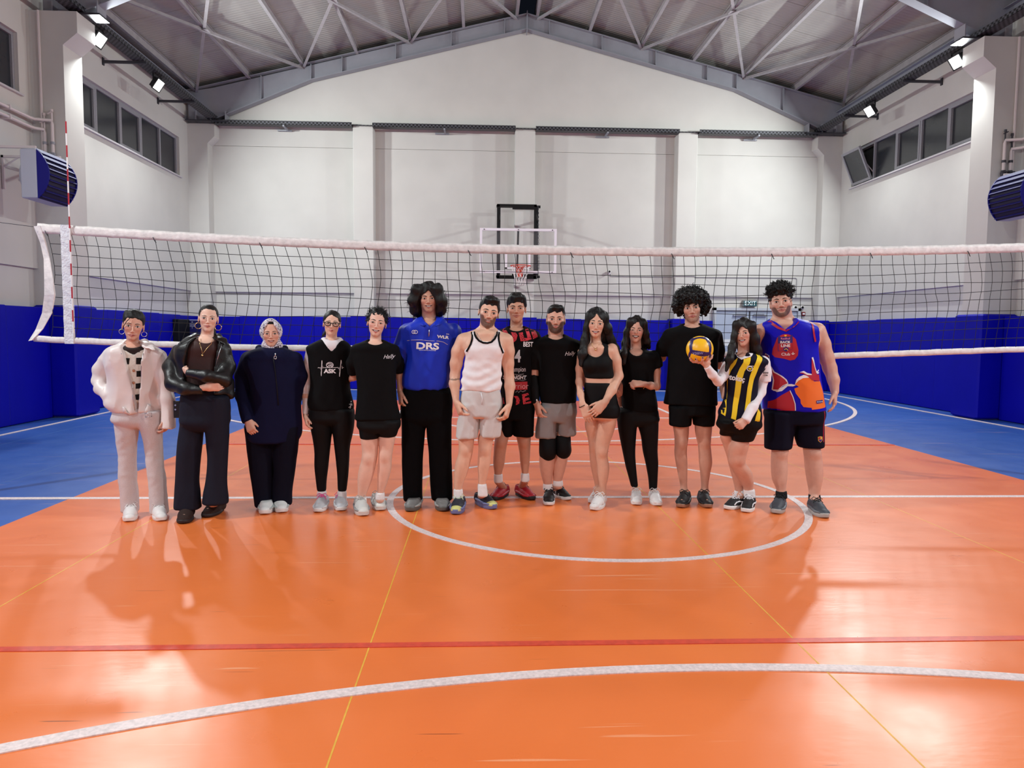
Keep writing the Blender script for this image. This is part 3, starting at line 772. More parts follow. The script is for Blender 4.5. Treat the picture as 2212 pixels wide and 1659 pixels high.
cv.tube([(2.34, YW-.012, 3.0), (2.36, YW-.012, zc)]+[(2.4+x, YW-.012, zc) for x in (0, 1.5)]+[(3.93, YW-.014, zc), (3.94, 11.985, zc), (4.46, 11.985, zc+.0), (4.47, YW-.014, zc)]+[(5.0, YW-.012, zc), (7.24, YW-.012, 2.94), (7.27, YW-.012, 2.91), (7.27, YW-.012, 2.44)], .011, 6)
tag(cv.build('wall_conduit', mat('conduit_grey', (150, 148, 150), .5)), 'thin grey conduit running along the back wall from the camera to the door', 'conduit')
for k, (px, py, r_) in enumerate(((1718, 664, .035), (1733, 664, .035))):
    q = at(px, py, YW+.05)
    o = empty('alarm_bell', (q[0], YW+.07, q[2]), 'small round black and white alarm device beside the door, %s' % ('left of the pair' if k == 0 else 'right of the pair'), 'alarm', 'alarm devices by the door')
    MB().lathe([(.05, 0), (.05, -.03), (.035, -.045)], (q[0], YW+.07, q[2]), 16, 'y').build('housing', M_antw, o)
    MB().lathe([(r_, 0), (r_*.5, -.02)], (q[0], YW+.025, q[2]), 12, 'y').build('grille', M_black, o)
q = at(1735, 678, YW+.05)
ca = empty('fire_call_point', (q[0], YW+.07, q[2]), 'small dark red fire call point on the wall right of the door', 'alarm')
MB().cbox(q[0]-.05, q[0]+.05, YW+.02, YW+.07, q[2]-.05, q[2]+.05, .008).build('housing', mat('call_red', (120, 26, 32), .4), ca)
MB().box(q[0]-.03, q[0]+.03, YW+.014, YW+.02, q[2]-.02, q[2]+.02).build('plate', M_antw, ca)

cab = empty('wall_cabinet', (-8.0, 10.8, 1.1), 'open black cabinet with dark blue lettered door on the left wall', 'cabinet')
MB().cbox(-8.0, -7.86, 10.42, 11.05, 1.06, 1.70, .01).build('cabinet_body', M_black, cab)
dr = MB().cbox(-7.9, -7.32, 11.03, 11.06, 1.06, 1.70, .006).build('door', mat('cab_blue', (16, 14, 78), .4), cab)
MB().box(-7.9, -7.32, 11.022, 11.03, 1.68, 1.70).box(-7.9, -7.885, 11.022, 11.03, 1.06, 1.68).build('door_edge', mat('cab_edge', (150, 150, 190), .4), dr)
M_cabt = mat('cab_text', (190, 190, 216), .5)
for i, (tx, sz) in enumerate((('VE', .035), ('YANGIN', .035), ('DOLABI', .042), ('5', .04))):
    put_text(tx, sz, (-7.80, 11.03, 1.64-.045*i), (1, 0, 0), (0, 0, 1), (0, -1, 0), M_cabt, dr, 'lettering', .01, th=.004)

# ------------------------------------------------------------------ volleyball held by the woman in stripes
def volleyball(c, r):
    o = empty('volleyball', tuple(c), 'yellow and dark blue volleyball held up on a raised palm', 'ball')
    n, mseg = 180, 110
    V = []; F = []; C = []
    yel, blu = np.array(lin((250, 194, 32))[:3]), np.array(lin((38, 26, 92))[:3])
    white = np.array(lin((225, 225, 235))[:3])
    for i in range(mseg+1):
        th = math.pi*i/mseg
        for k in range(n):
            ph = 2*math.pi*k/n
            V.append((math.sin(th)*math.cos(ph), math.sin(th)*math.sin(ph), math.cos(th)))
    for i in range(mseg):
        for k in range(n):
            k2 = (k+1) % n; F.append((i*n+k, (i+1)*n+k, (i+1)*n+k2, i*n+k2))
    V = np.array(V)
    # view-facing pattern in the ball's own frame: u right, v up, w towards the front
    ang = [np.array(a, float)/np.linalg.norm(a) for a in ((-.15, -.9, .35), (.9, -.25, .35), (-.2, -.5, -.85), (-.85, .3, .1), (.3, .9, .2), (.1, .2, .97))]
    U = np.array((1, 0, 0)); 
    best = np.stack([V@a for a in ang], 1); srt = np.sort(best, 1)
    diff = srt[:, -1]-srt[:, -2]
    swirl = diff+.05*np.sin(4*V[:, 0]+3*V[:, 2])
    k = smoothstep(.20, .23, swirl)[:, None]
    C = blu*(1-k)+yel*k
    groove = np.exp(-((swirl-.215)/.022)**2)
    V2 = V*(r*(1-.012*groove))[:, None]
    mesh_obj('ball_shell', V2+np.array(c), F, mat('ball_leather', (255, 255, 255), .35, attr='Col', bump=.04, bscale=300), o, True, C)
    put_text('V200W', .026, np.array(c)+[-.045, -r*.94, -.030], (1, 0, .03), (0, .12, 1), (0, -1, 0), mat('ball_print', (150, 140, 190), .4), o, 'print', .004, th=.006)
    return o
BALL_C, BALL_R = at(1511.5, 754.5, -.70), .104
volleyball(BALL_C, BALL_R)
# ------------------------------------------------------------------ smooth implicit shapes -> one continuous mesh (surface nets)
BIG = 9.0
def smin(a, b, k):
    h = np.maximum(k-np.abs(a-b), 0)/k
    return np.minimum(a, b)-h*h*k*.25
def smax(a, b, k): return -smin(-a, -b, k)
def A3(v): return np.array(v, float)
def sq(p): return np.sqrt(np.einsum('...i,...i->...', p, p))

class Cone:                                   # tapered capsule, optionally flattened along one axis
    def __init__(s, a, b, r1, r2, flat=None):
        s.a, s.b, s.r1, s.r2 = A3(a), A3(b), r1, r2; s.flat = None if flat is None else (A3(flat[0])/np.linalg.norm(flat[0]), flat[1])
        r = max(r1, r2); s.lo = np.minimum(s.a, s.b)-r; s.hi = np.maximum(s.a, s.b)+r
    def d(s, P):
        ba = s.b-s.a; pa = P-s.a
        h = np.clip((pa@ba)/(ba@ba+1e-12), 0, 1)
        q = pa-h[..., None]*ba
        if s.flat is not None:
            n, k = s.flat; c = q@n; q = q+(c*(1/k-1))[..., None]*n
            return (sq(q)-(s.r1+(s.r2-s.r1)*h))*min(1, k*1.3)
        return sq(q)-(s.r1+(s.r2-s.r1)*h)
class Sleeve(Cone):                           # tapered tube with a flat open end at b
    def d(s, P):
        t = (s.b-s.a)/np.linalg.norm(s.b-s.a); return smax(Cone.d(s, P), (P-s.b)@t, .008)
class Ell:
    def __init__(s, c, r, R=None):
        s.c, s.r, s.R = A3(c), A3(r), R; m = max(r); s.lo = s.c-m; s.hi = s.c+m
    def d(s, P):
        q = P-s.c
        if s.R is not None: q = q@s.R
        k = sq(q/s.r); k2 = sq(q/(s.r*s.r))
        return k*(k-1)/(k2+1e-9)
class Loft:                                   # vertical stack of super-ellipse sections
    def __init__(s, st, p=2.2, cap=.0, rot=0.0):
        s.rc, s.rs = math.cos(rot), math.sin(rot)
        st = np.array(sorted(st, key=lambda q: q[0]), float)       # z, cx, cy, a, b
        z = st[:, 0]; n = 60; zz = np.linspace(z[0], z[-1], n); out = [zz]
        for c in range(1, 5):
            v = st[:, c]; m = np.gradient(v, z) if len(z) > 2 else np.full(len(z), (v[-1]-v[0])/(z[-1]-z[0]))
            i = np.clip(np.searchsorted(z, zz)-1, 0, len(z)-2); hh = z[i+1]-z[i]; t = (zz-z[i])/hh
            out.append((2*t**3-3*t**2+1)*v[i]+(t**3-2*t**2+t)*hh*m[i]+(-2*t**3+3*t**2)*v[i+1]+(t**3-t**2)*hh*m[i+1])
        s.t = out; s.p = p; s.cap = cap
        ex = np.maximum(out[3], out[4]) if rot else out[3]; ey = np.maximum(out[3]*abs(s.rs)+out[4], out[4])
        s.lo = A3([(out[1]-ex).min(), (out[2]-ey).min(), z[0]-cap]); s.hi = A3([(out[1]+ex).max(), (out[2]+ey).max(), z[-1]+cap])
    def at(s, z): return [np.interp(z, s.t[0], s.t[i]) for i in range(1, 5)]
    def d(s, P):
        z = P[..., 2]; cx, cy, a, b = s.at(z)
        dx, dy = P[..., 0]-cx, P[..., 1]-cy
        u = np.abs(dx*s.rc+dy*s.rs)/a; v = np.abs(dy*s.rc-dx*s.rs)/b
        k = (u**s.p+v**s.p)**(1/s.p)
        d2 = (k-1)*np.minimum(a, b)*np.where(u > v, np.minimum(1.6, a/np.minimum(a, b)), 1.0)
        dz = np.maximum(z-s.t[0][-1], s.t[0][0]-z)-s.cap
        return smax(d2, dz, .02)
class Func:
    def __init__(s, f, lo, hi): s.f, s.lo, s.hi = f, A3(lo), A3(hi)
    def d(s, P): return s.f(P)

class Shape:
    def __init__(s): s.ops = []; s.post = None
    def u(s, prim, k=.02): s.ops.append(('u', prim, k)); return s
    def cut(s, prim, k=.01): s.ops.append(('s', prim, k)); return s
    def keep(s, prim, k=.01): s.ops.append(('i', prim, k)); return s
    def half(s, point, normal, k=.008):          # remove everything on the +normal side of a plane
        p0, n = A3(point), A3(normal)/np.linalg.norm(normal)
        s.ops.append(('i', Func(lambda P: (P-p0)@n, (-99,)*3, (99,)*3), k)); return s
    def bbox(s):
        us = [o[1] for o in s.ops if o[0] == 'u']
        return np.min([q.lo for q in us], 0), np.max([q.hi for q in us], 0)
    def eval(s, P, half=0.0):
        """P (B, n, 3): blocks of points"""
        D = np.full(P.shape[:2], BIG); lo = P.min(1); hi = P.max(1)
        for op, q, k in s.ops:
            if op in 'us':
                m = np.all((hi > q.lo-k-.03-half) & (lo < q.hi+k+.03+half), 1)
                if not m.any(): continue
                dq = q.d(P[m])
                D[m] = smin(D[m], dq, k) if op == 'u' else smax(D[m], -dq, k)
            else: D = smax(D, q.d(P), k)
        if s.post is not None: D = D+s.post(P)
        return D

EDG = [(0,1),(2,3),(4,5),(6,7),(0,2),(1,3),(4,6),(5,7),(0,4),(1,5),(2,6),(3,7)]
COR = np.array([(i, j, k) for i in (0, 1) for j in (0, 1) for k in (0, 1)])   # index = i*4+j*2+k
def sdf_mesh(shape, h, lo=None, hi=None, keep=None):
    l0, h0 = shape.bbox()
    lo = l0-2*h if lo is None else np.maximum(A3(lo), l0-2*h); hi = h0+2*h if hi is None else np.minimum(A3(hi), h0+2*h)
    nb = 8; H = nb*h; dims = np.maximum(1, np.ceil((hi-lo)/H).astype(int))
    G = np.stack(np.meshgrid(*[np.arange(d) for d in dims], indexing='ij'), -1).reshape(-1, 3)
    f = shape.eval((lo+(G+.5)*H)[:, None, :], half=H)[:, 0]
    G = G[np.abs(f) < H*1.35+.012]
    loc = np.stack(np.meshgrid(*[np.arange(nb+1)]*3, indexing='ij'), -1).reshape(-1, 3)*h
    Vs, Ks, Cs = [], [], []; N = dims*nb+2
    for c in range(0, len(G), 300):
        g = G[c:c+300]
        Fv = shape.eval(lo+(g*H)[:, None, :]+loc[None]).reshape(-1, nb+1, nb+1, nb+1)
        S = (Fv < 0).astype(np.int8)
        cnt = sum(S[:, i:i+nb, j:j+nb, k:k+nb] for i, j, k in COR)
        b, i, j, k = np.nonzero((cnt > 0) & (cnt < 8))
        if len(b) == 0: continue
        cv = np.stack([Fv[b, i+a, j+bb, k+cc] for a, bb, cc in COR], 1)
        pos = np.zeros((len(b), 3)); n = np.zeros(len(b))
        for e0, e1 in EDG:
            m = (cv[:, e0] < 0) != (cv[:, e1] < 0)
            t = cv[m, e0]/(cv[m, e0]-cv[m, e1])
            pos[m] += COR[e0]+t[:, None]*(COR[e1]-COR[e0]); n[m] += 1
        cell = g[b]*nb+np.stack([i, j, k], 1)
        Vs.append(lo+(cell+pos/n[:, None])*h); Ks.append((cell[:, 0]*N[1]+cell[:, 1])*N[2]+cell[:, 2])
        Cs.append((cv[:, [0, 4, 2, 1]] < 0))
    V = np.concatenate(Vs); K = np.concatenate(Ks); C = np.concatenate(Cs)
    o = np.argsort(K); V, K, C = V[o], K[o], C[o]
    step = [N[1]*N[2], N[2], 1]; F = []
    for a in range(3):
        b, c = (a+1) % 3, (a+2) % 3
        m = C[:, 0] != C[:, 1+a]
        k0 = K[m]; sg = C[m, 0]
        q = [k0, k0-step[b], k0-step[b]-step[c], k0-step[c]]; ix = []; ok = np.ones(len(k0), bool)
        for kk in q:
            p = np.clip(np.searchsorted(K, kk), 0, len(K)-1); ok &= K[p] == kk; ix.append(p)
        f = np.stack(ix, 1)[ok]; sg = sg[ok]
        f[~sg] = f[~sg][:, ::-1]; F.append(f)
    F = np.concatenate(F)
    if keep is not None:
        kv = keep(V); F = F[kv[F].all(1)]
    used = np.unique(F); rm = np.full(len(V), -1); rm[used] = np.arange(len(used))
    return V[used], rm[F]

def ridge(P, f, seed=0, an=(1, 1, 1)): return np.abs(wob(P, f, seed, an))-.35
def wob(P, f, seed=0, an=(1, 1, 1)):
    """cheap smooth pseudo-noise in -1..1"""
    x, y, z = P[..., 0]*f*an[0]+seed*1.7, P[..., 1]*f*an[1]+seed*2.3, P[..., 2]*f*an[2]+seed*.9
    return (np.sin(x+1.3*np.sin(y*.9+z*.6))*.5+np.sin(z*1.1+1.4*np.sin(x*.8+1))*.35+np.sin(1.7*y+.9*x-.7*z+2)*.3)/1.15

# ------------------------------------------------------------------ heads
def e_(q, c, r):
    r = A3(r); p = (q-A3(c))/r; k = sq(p); p /= r; return k*(k-1)/(sq(p)+1e-9)
def c_(q, a, b, r1, r2):
    a, b = A3(a), A3(b); ba = b-a; pa = q-a; h = np.clip((pa@ba)/(ba@ba), 0, 1); pa -= h[..., None]*ba
    return sq(pa)-(r1+(r2-r1)*h)
class Head:
    """a head of height H (chin to crown); local x = image right, y = backwards, z = up, unit = H"""
    def __init__(s, c, H, roll=0, yaw=0, pitch=0, fw=1.0, jw=1.0, mw=.10, smile=0.0, mopen=0.0, nose=1.0, ears=True, chin=1.0, width=1.0, lipk=1.05, zm=-.25, fem=0.0):
        s.c, s.H = A3(c), H
        r, y, p = math.radians(roll), math.radians(yaw)+math.atan2(CAM[0]-c[0], c[1]-CAM[1])*.95, math.radians(pitch)
        Rz = Matrix.Rotation(y, 3, 'Z'); Rx = Matrix.Rotation(-p, 3, 'X'); Ry = Matrix.Rotation(r, 3, 'Y')
        s.R = np.array(Ry @ Rz @ Rx)                  # columns: local axes in world
        s.fw, s.jw, s.mw, s.smile, s.mopen, s.nose, s.ears, s.chin, s.width, s.lipk, s.zm, s.fem = fw, jw, mw, smile, mopen, nose, ears, chin, width, lipk, zm, fem
        s.lo, s.hi = s.c-.75*H, s.c+.75*H
    def loc(s, P):
        q = (P-s.c)@s.R/s.H; q = q.copy(); q[..., 0] /= s.width; return q
    def wor(s, q):
        q = A3(q).copy(); q[..., 0] = q[..., 0]*s.width; return s.c+(q*s.H)@s.R.T
    def lips(s, q):
        zc = s.zm; co = zc+.034*s.smile
        up = np.minimum(c_(q, (0, -.408, zc+.018-.012*s.smile), (s.mw, -.352+.02*s.smile, co), .019*s.lipk, .010), 9)
        lo = c_(q, (0, -.402, zc-.024-.03*s.mopen-.014*s.smile), (s.mw*.9, -.352+.02*s.smile, co-.004), .024*s.lipk, .011)
        return up, lo
    def f(s, q0):
        q = q0.copy(); q[..., 0] = np.abs(q[..., 0])
        d = e_(q, (0, .06, .155), (.325, .41, .345))
        d = smin(d, e_(q, (0, -.07, -.10), (.262*s.fw, .31, .33)), .12)
        d = smin(d, e_(q, (0, -.12, -.27), (.205*s.jw, .24, .20)), .10)
        d = smin(d, e_(q, (0, -.275, -.41), (.10*s.jw, .095, .085*s.chin)), .09)
        d = smin(d, e_(q, (.155*s.fw, -.25, -.085), (.10, .10, .09)), .10)
        d = smin(d, c_(q, (.04, -.362+.02*s.fem, .075), (.2*s.fw, -.300+.015*s.fem, .085), .03-.006*s.fem, .025-.006*s.fem), .07)
        d = smax(d, -e_(q, (.142, -.47, .0), (.082, .13, .052)), .06)
        d = smin(d, e_(q, (.142, -.318, -.002), (.066, .05, .044)), .03)
        d = smin(d, c_(q, (0, -.36, .045), (0, -.36-.115*s.nose, s.zm+.135), .026-.005*s.fem, .036-.007*s.fem), .05)
        d = smin(d, e_(q, (0, -.36-.115*s.nose, s.zm+.12), (.042-.008*s.fem, .042-.006*s.fem, .036-.004*s.fem)), .03)
        d = smin(d, e_(q, ((.046-.006*s.fem)*s.nose, -.40, s.zm+.108), (.032-.008*s.fem, .045-.01*s.fem, .028-.006*s.fem)), .025)
        d = smax(d, -e_(q, (.022, -.43, s.zm+.078), (.014, .03, .010)), .012)
        up, lo = s.lips(q)
        d = smin(d, up, .03); d = smin(d, lo, .03)
        zc = s.zm-.002; bend = q.copy(); bend[..., 2] = q[..., 2]-(.034*s.smile)*(q[..., 0]/s.mw)**2
        op = .006+.034*s.mopen
        d = smax(d, -e_(bend, (0, -.42, zc-.012*s.mopen-.004), (s.mw*.98, .075+.03*s.mopen, op)), .010)
        if s.ears:
            e = q.copy(); e[..., 1] -= .55*(e[..., 0]-.32)
            ear = e_(e, (.330, .055, -.03), (.028, .080, .130)); ear = smax(ear, -e_(e, (.352, .03, -.02), (.018, .045, .075)), .03)
            d = smin(d, ear, .03)
        return d
    def d(s, P): return s.f(s.loc(P))*s.H
    def surf(s, x, z, off=0.0):
        """front surface of the face at local (x, z) -> local y"""
        ys = np.linspace(-.62, 0, 240); q = np.stack([np.full(240, x), ys, np.full(240, z)], 1)
        v = s.f(q); i = np.argmax(v < 0)
        return ys[i]-off

def skin_color(head, P, skin, lip, beard=None, blush=.5):
    q = head.loc(P); base = np.tile(A3(skin), (len(P), 1))
    qa = q.copy(); qa[:, 0] = np.abs(qa[:, 0])
    near = (np.abs(q[:, 0]) < .45) & (np.abs(q[:, 2]) < .75) & (q[:, 1] < .4)
    # blush on cheeks, nose and ears
    bl = np.exp(-(((qa[:, 0]-.19)/.09)**2+((q[:, 2]+.09)/.08)**2))*(q[:, 1] < -.1)+.7*np.exp(-((q[:, 0]/.05)**2+((q[:, 2]-head.zm-.12)/.05)**2))*(q[:, 1] < -.35)*.5
    bl = np.clip(bl, 0, 1)*near*blush
    base = base*(1-bl[:, None]*np.array([.06, .26, .22]))
    up, lo = head.lips(qa)
    m = smoothstep(.010, -.004, np.minimum(up, lo))*(q[:, 1] < -.3)*near
    base = base*(1-m[:, None])+A3(lip)*m[:, None]
    if head.mopen > .05:
        zc = head.zm-.002; z2 = q[:, 2]-(.034*head.smile)*(qa[:, 0]/head.mw)**2
        ins = smoothstep(1.1, .8, np.sqrt((qa[:, 0]/(head.mw))**2+((z2-zc+.012*head.mopen)/(.008+.036*head.mopen))**2))*(q[:, 1] < -.25)
        base = base*(1-ins[:, None])+np.array([.05, .012, .012])*ins[:, None]
    if beard:
        col, dens, moust, up_z = beard['col'], beard['dens'], beard['moust'], beard.get('top', -.06)
        jaw = smoothstep(.03, -.05, q[:, 2]-(up_z-.20*np.exp(-(qa[:, 0]/.15)**4)-.02))*smoothstep(.11, .03, q[:, 1])*smoothstep(-.60, -.54, q[:, 2])
        clear = smoothstep(.055, .025, np.sqrt((qa[:, 0]/1.6)**2+((q[:, 2]-head.zm+.04)*1.5)**2))*.55
        mo = np.exp(-((q[:, 2]-head.zm-.05+.35*np.maximum(qa[:, 0]-.06, 0))/.017)**2)*smoothstep(.15, .10, qa[:, 0])*moust
        gt = np.exp(-((qa[:, 0]-.125)/.02)**2)*smoothstep(-.17, -.2, q[:, 2])*moust*.6
        onhead = smoothstep(.035, .008, head.f(q))
        m = np.clip(np.maximum(np.maximum(jaw*(1-clear), mo), gt), 0, 1)*near*(q[:, 1] < .2)*onhead
        lipm = smoothstep(.012, -.002, np.minimum(up, lo)); m = m*(1-lipm*(q[:, 1] < -.3))
        m = np.clip(m*1.35, 0, 1)*dens*(.9+.1*np.sin(q[:, 0]*210+60*np.sin(q[:, 2]*90)))
        base = base*(1-m[:, None])+A3(col)*m[:, None]
    if beard and beard.get('fade'):
        m = smoothstep(-.12, .12, q[:, 2])*smoothstep(-.10, .0, q[:, 1])*(qa[:, 0] < .33)*.8
        base = base*(1-m[:, None])+A3(beard['col'])*m[:, None]
    return base

M_skin = mat('skin', (220, 170, 145), .48, attr='Col', spec=.4, var=.05, vscale=30, bump=.08, bscale=260)
M_eye = mat('eye', (240, 235, 230), .15, attr='Col')
M_brow = mat('eyebrow_hair', (20, 14, 12), .7)
M_teeth = mat('teeth', (240, 234, 226), .3)

def face_parts(head, root, eye_h=.030, brow=.014, brow_up=.0, gaze=0.0, teeth=False, brow_in=0.0):
    H = head.H; eye_h = eye_h*(1.18+.08*head.fem); ew = .069+.005*head.fem
    for sx in (-1, 1):
        cx, cz = .140*sx, .002
        y = head.surf(cx, cz)
        n, m = 20, 12; V = []; F = []; C = []
        sc, ir, pu, la = A3(lin((226, 220, 216))[:3]), A3(lin((52, 32, 22))[:3]), A3((.004, .003, .003)), A3((.01, .008, .008))
        for i in range(m+1):
            th = math.pi*i/m
            for k in range(n):
                ph = 2*math.pi*k/n; u = math.sin(th)*math.cos(ph); w = math.sin(th)*math.sin(ph); v = math.cos(th)
                # v: towards the viewer (front), u: sideways, w: up; almond outline
                wz = w*eye_h*(1-.25*abs(u)**2)*(1.0 if w > 0 else .85)
                V.append((cx+u*ew, y+.012-v*.024, cz+wz+.005*u*sx))
                rr = math.hypot((u-gaze)*ew, wz)
                c = pu if rr < .012 else (ir if rr < .030 else sc)
                if w > .72: c = la
                C.append(c)
        for i in range(m):
            for k in range(n):
                k2 = (k+1) % n; F.append((i*n+k, (i+1)*n+k, (i+1)*n+k2, i*n+k2))
        mesh_obj('eye', head.wor(A3(V)), F, M_eye, root, True, np.array(C))
        br = MB(); pts = []; rr = []
        for t in np.linspace(0, 1, 9):
            x = sx*(.055+.165*t); z = .082+brow_up+.028*math.sin(math.pi*min(1, t*1.15)*.75)-.012*t-brow_in*(1-t)
            pts.append(head.wor((x, head.surf(x, z)-.002, z))); rr.append(H*brow*(.75+.5*t if t < .4 else .95-.75*(t-.4)/.6))
        br.tube(pts, rr, 6); br.build('eyebrow', M_brow, root, True)
        lash = MB(); pts = []; rr = []
        for t in np.linspace(-1, 1, 9):
            x = cx+(ew+.004)*t; z = cz+.005*t*sx+eye_h*(1-abs(t)**2.2)*.95
            pts.append(head.wor((x, min(head.surf(x, z), y+.0)-.014+.016*abs(t)**2, z))); rr.append(H*.0075*(1.1-.7*abs(t)))
        lash.tube(pts, rr, 5); lash.build('eyelash', M_brow, root, True)
    if teeth:
        V = []; F = []; n = 18; mw = head.mw*.86; op = .006+.032*head.mopen
        yb = head.surf(0, -.29)
        for i in range(n+1):
            t = -1+2*i/n; x = mw*t; zt = head.zm-.002+(.034*head.smile)*t*t-.004+.010*head.mopen*(1-t*t)+.004
            h = op*1.15*(1-t*t*.75)+.002; y = -.385+.10*t*t
            V += [(x, y, zt), (x, y-.004, zt-h), (x, y+.03, zt-h), (x, y+.03, zt)]
        for i in range(n):
            for k in range(4):
                k2 = (k+1) % 4; F.append((i*4+k, i*4+4+k, i*4+4+k2, i*4+k2))
        mesh_obj('teeth', head.wor(A3(V)), F, M_teeth, root, True)

# ------------------------------------------------------------------ hands
def hand_prims(wrist, dirv, palm_n, thumb, L=.175, curl=(.35, .35, .3), spread=.05, thumb_open=.5, curls=None):
    """palm and five fingers: dirv towards the fingers, palm_n where the palm faces, thumb = direction of the thumb side"""
    d = A3(dirv)/np.linalg.norm(dirv); n = A3(palm_n); n = n-d*(n@d); n /= np.linalg.norm(n)
    t = np.cross(d, n); t = t if t@A3(thumb) > 0 else -t
    w = A3(wrist); out = []
    out.append((Cone(w-d*.02, w+d*.10*L, .155*L, .17*L, (n, .62)), .012))
    for o, r in ((.135, .105), (.045, .11), (-.045, .11), (-.13, .10)):
        out.append((Cone(w+d*.10*L+t*o*L*.75, w+d*.47*L+t*o*L*1.15, r*L, r*L*.95, (n, .78)), .012))
    for i, (o, ln, r) in enumerate(((.15, .40, .052), (.05, .45, .054), (-.05, .42, .052), (-.145, .33, .046))):
        base = w+d*.47*L+t*o*L*1.1; c = curls[i] if curls else curl; ang = 0; p = base
        dd = d+t*(1.5-i)*spread*.9; dd /= np.linalg.norm(dd)
        for j, (fr, cc) in enumerate(zip((.44, .31, .25), c)):
            ang += cc; v = dd*math.cos(ang)+n*math.sin(ang)
            q = p+v*fr*ln*L; out.append((Cone(p, q, r*L*(1-.1*j), r*L*(.92-.1*j)), .004 if j else .008)); p = q
    b = w+d*.10*L+t*.13*L+n*.03*L; v1 = t*thumb_open+d*.8+n*.35; v1 /= np.linalg.norm(v1)
    m = b+v1*.24*L; v2 = v1*.8+d*.45+n*.15; v2 /= np.linalg.norm(v2); e = m+v2*.17*L; v3 = v2+d*.2; v3 /= np.linalg.norm(v3)
    out += [(Cone(b, m, .09*L, .062*L), .012), (Cone(m, e, .062*L, .055*L), .004), (Cone(e, e+v3*.12*L, .053*L, .043*L), .004)]
    return out

# ------------------------------------------------------------------ people
def ground(px, py):
    D = AX_F+(px-W_PX/2)/F_PX*AX_R-(py-H_PX/2)/F_PX*AX_U
    return CAM-CAM[2]/D[2]*D

class Person:
    def __init__(s, label, org, sc, Y, skin, lip=None, group='group of people lined up in front of the net', name='person'):
        s.ox, s.oy = org; s.s = sc; s.Y = Y
        s.skin = tuple(A3(lin(skin)[:3])*[.90, .84, .80]); s.lip = lin(lip)[:3] if lip else tuple(A3(s.skin)*[.78, .5, .5])
        s.label = label; s.body = Shape(); s.hands = []; s.head = None; s.parts = []; s.M = {}
        s.root = None; s.group = group
        s.lean = None; s.rot = 0.0; s.k = np.linalg.norm(s.P(100, 0)-s.P(0, 0))/100      # metres per crop unit
    def px(s, u, v): return s.ox+u/s.s, s.oy+v/s.s
    def P(s, u, v, dy=0.0): return at(*s.px(u, v), s.Y+dy)
    def begin(s, foot):
        g = s.P(*foot); s.rot = math.atan2(CAM[0]-g[0], s.Y-CAM[1]); s.root = empty('person', (g[0], s.Y, 0), s.label, 'person', s.group)
    def loft(s, rows, ratio=1.0, p=2.2, shrink=0.0, dy=0.0, grow=0.0, cap=.0, depth=None):
        """rows (v, u_left, u_right[, dy]) measured on the photo; depth caps the half depth front to back"""
        st = []
        for r in rows:
            v, a, b = r[:3]; d = dy+(r[3] if len(r) > 3 else 0)+s.lean_at(v)
            l, q = s.P(a, v, d), s.P(b, v, d); w = max(.008, (q[0]-l[0])/2-shrink+grow)
            bb = w*ratio if depth is None else min(w*.95, depth-shrink+grow)
            st.append(((l[2]+q[2])/2, (l[0]+q[0])/2, s.Y+d, w, max(.008, bb)))
        return Loft(st, p, cap, s.rot)
    def lean_at(s, v):
        if s.lean is None: return 0.0
        return s.lean[2]*float(np.clip((v-s.lean[0])/(s.lean[1]-s.lean[0]), 0, 1))
    def cone(s, a, b, r1, r2, flat=None):
        return Cone(s.P(*a), s.P(*b), r1*s.k, r2*s.k, flat)
    def add(s, name, shape, m, h=.009, parent=None, colors=None, keep=None, smooth=True):
        V, F = sdf_mesh(shape, h, keep=keep)
        o = mesh_obj(name, V, F, m, parent or s.root, smooth, colors)
        return o
    def finish_body(s, h=.009, beard=None, blush=.5, tint=None):
        B = s.body; hd = s.head
        B.u(hd, .035)
        for prims, w, d in s.hands:
            for q, k in prims: B.u(q, k)
        zc = hd.wor((0, 0, -.62))[2]
        parts = []
        hl = hd.c-np.array([.5, .62, .66])*hd.H; hh = hd.c+np.array([.5, .62, .66])*hd.H
        V, F = sdf_mesh(B, .0029, (hl[0], hl[1], zc-.014), hh, keep=lambda P: P[:, 2] > zc-.006); parts.append((V, F))
        hs = []
        for prims, w, d in s.hands:
            S = Shape()
            for q, k in prims: S.u(q, k)
            hs.append(S)
        def on_hand(S, P, t): return S.eval(P[None])[0] < t
        for (prims, w, d), S in zip(s.hands, hs):
            lo = np.min([q.lo for q, k in prims], 0)-.01; hi = np.max([q.hi for q, k in prims], 0)+.01
            V, F = sdf_mesh(B, .0036, lo, hi, keep=lambda P: ((P-w)@d > -.010) & on_hand(S, P, .016)); parts.append((V, F))
        def rest(P):
            k = P[:, 2] < zc+.010
            for (prims, w, d), S in zip(s.hands, hs): k &= ~(((P-w)@d > .012) & on_hand(S, P, .005))
            return k
        V, F = sdf_mesh(B, h, keep=rest); parts.append((V, F))
        n = 0; VV = []; FF = []
        for V, F in parts: VV.append(V); FF.append(F+n); n += len(V)
        V = np.concatenate(VV); F = np.concatenate(FF)
        C = skin_color(hd, V, s.skin, s.lip, beard, blush)
        if tint is not None: C = tint(V, C)
        return mesh_obj('body', V, F, M_skin, s.root, True, C)
    def hand(s, wrist, tip, palm_n, thumb, L=.175, **kw):
        w = wrist if len(wrist) == 3 and isinstance(wrist, np.ndarray) else s.P(*wrist)
        t = tip if isinstance(tip, np.ndarray) else s.P(*tip)
        d = (t-w)/np.linalg.norm(t-w)
        s.hands.append((hand_prims(w, d, palm_n, thumb, L, **kw), w, d))

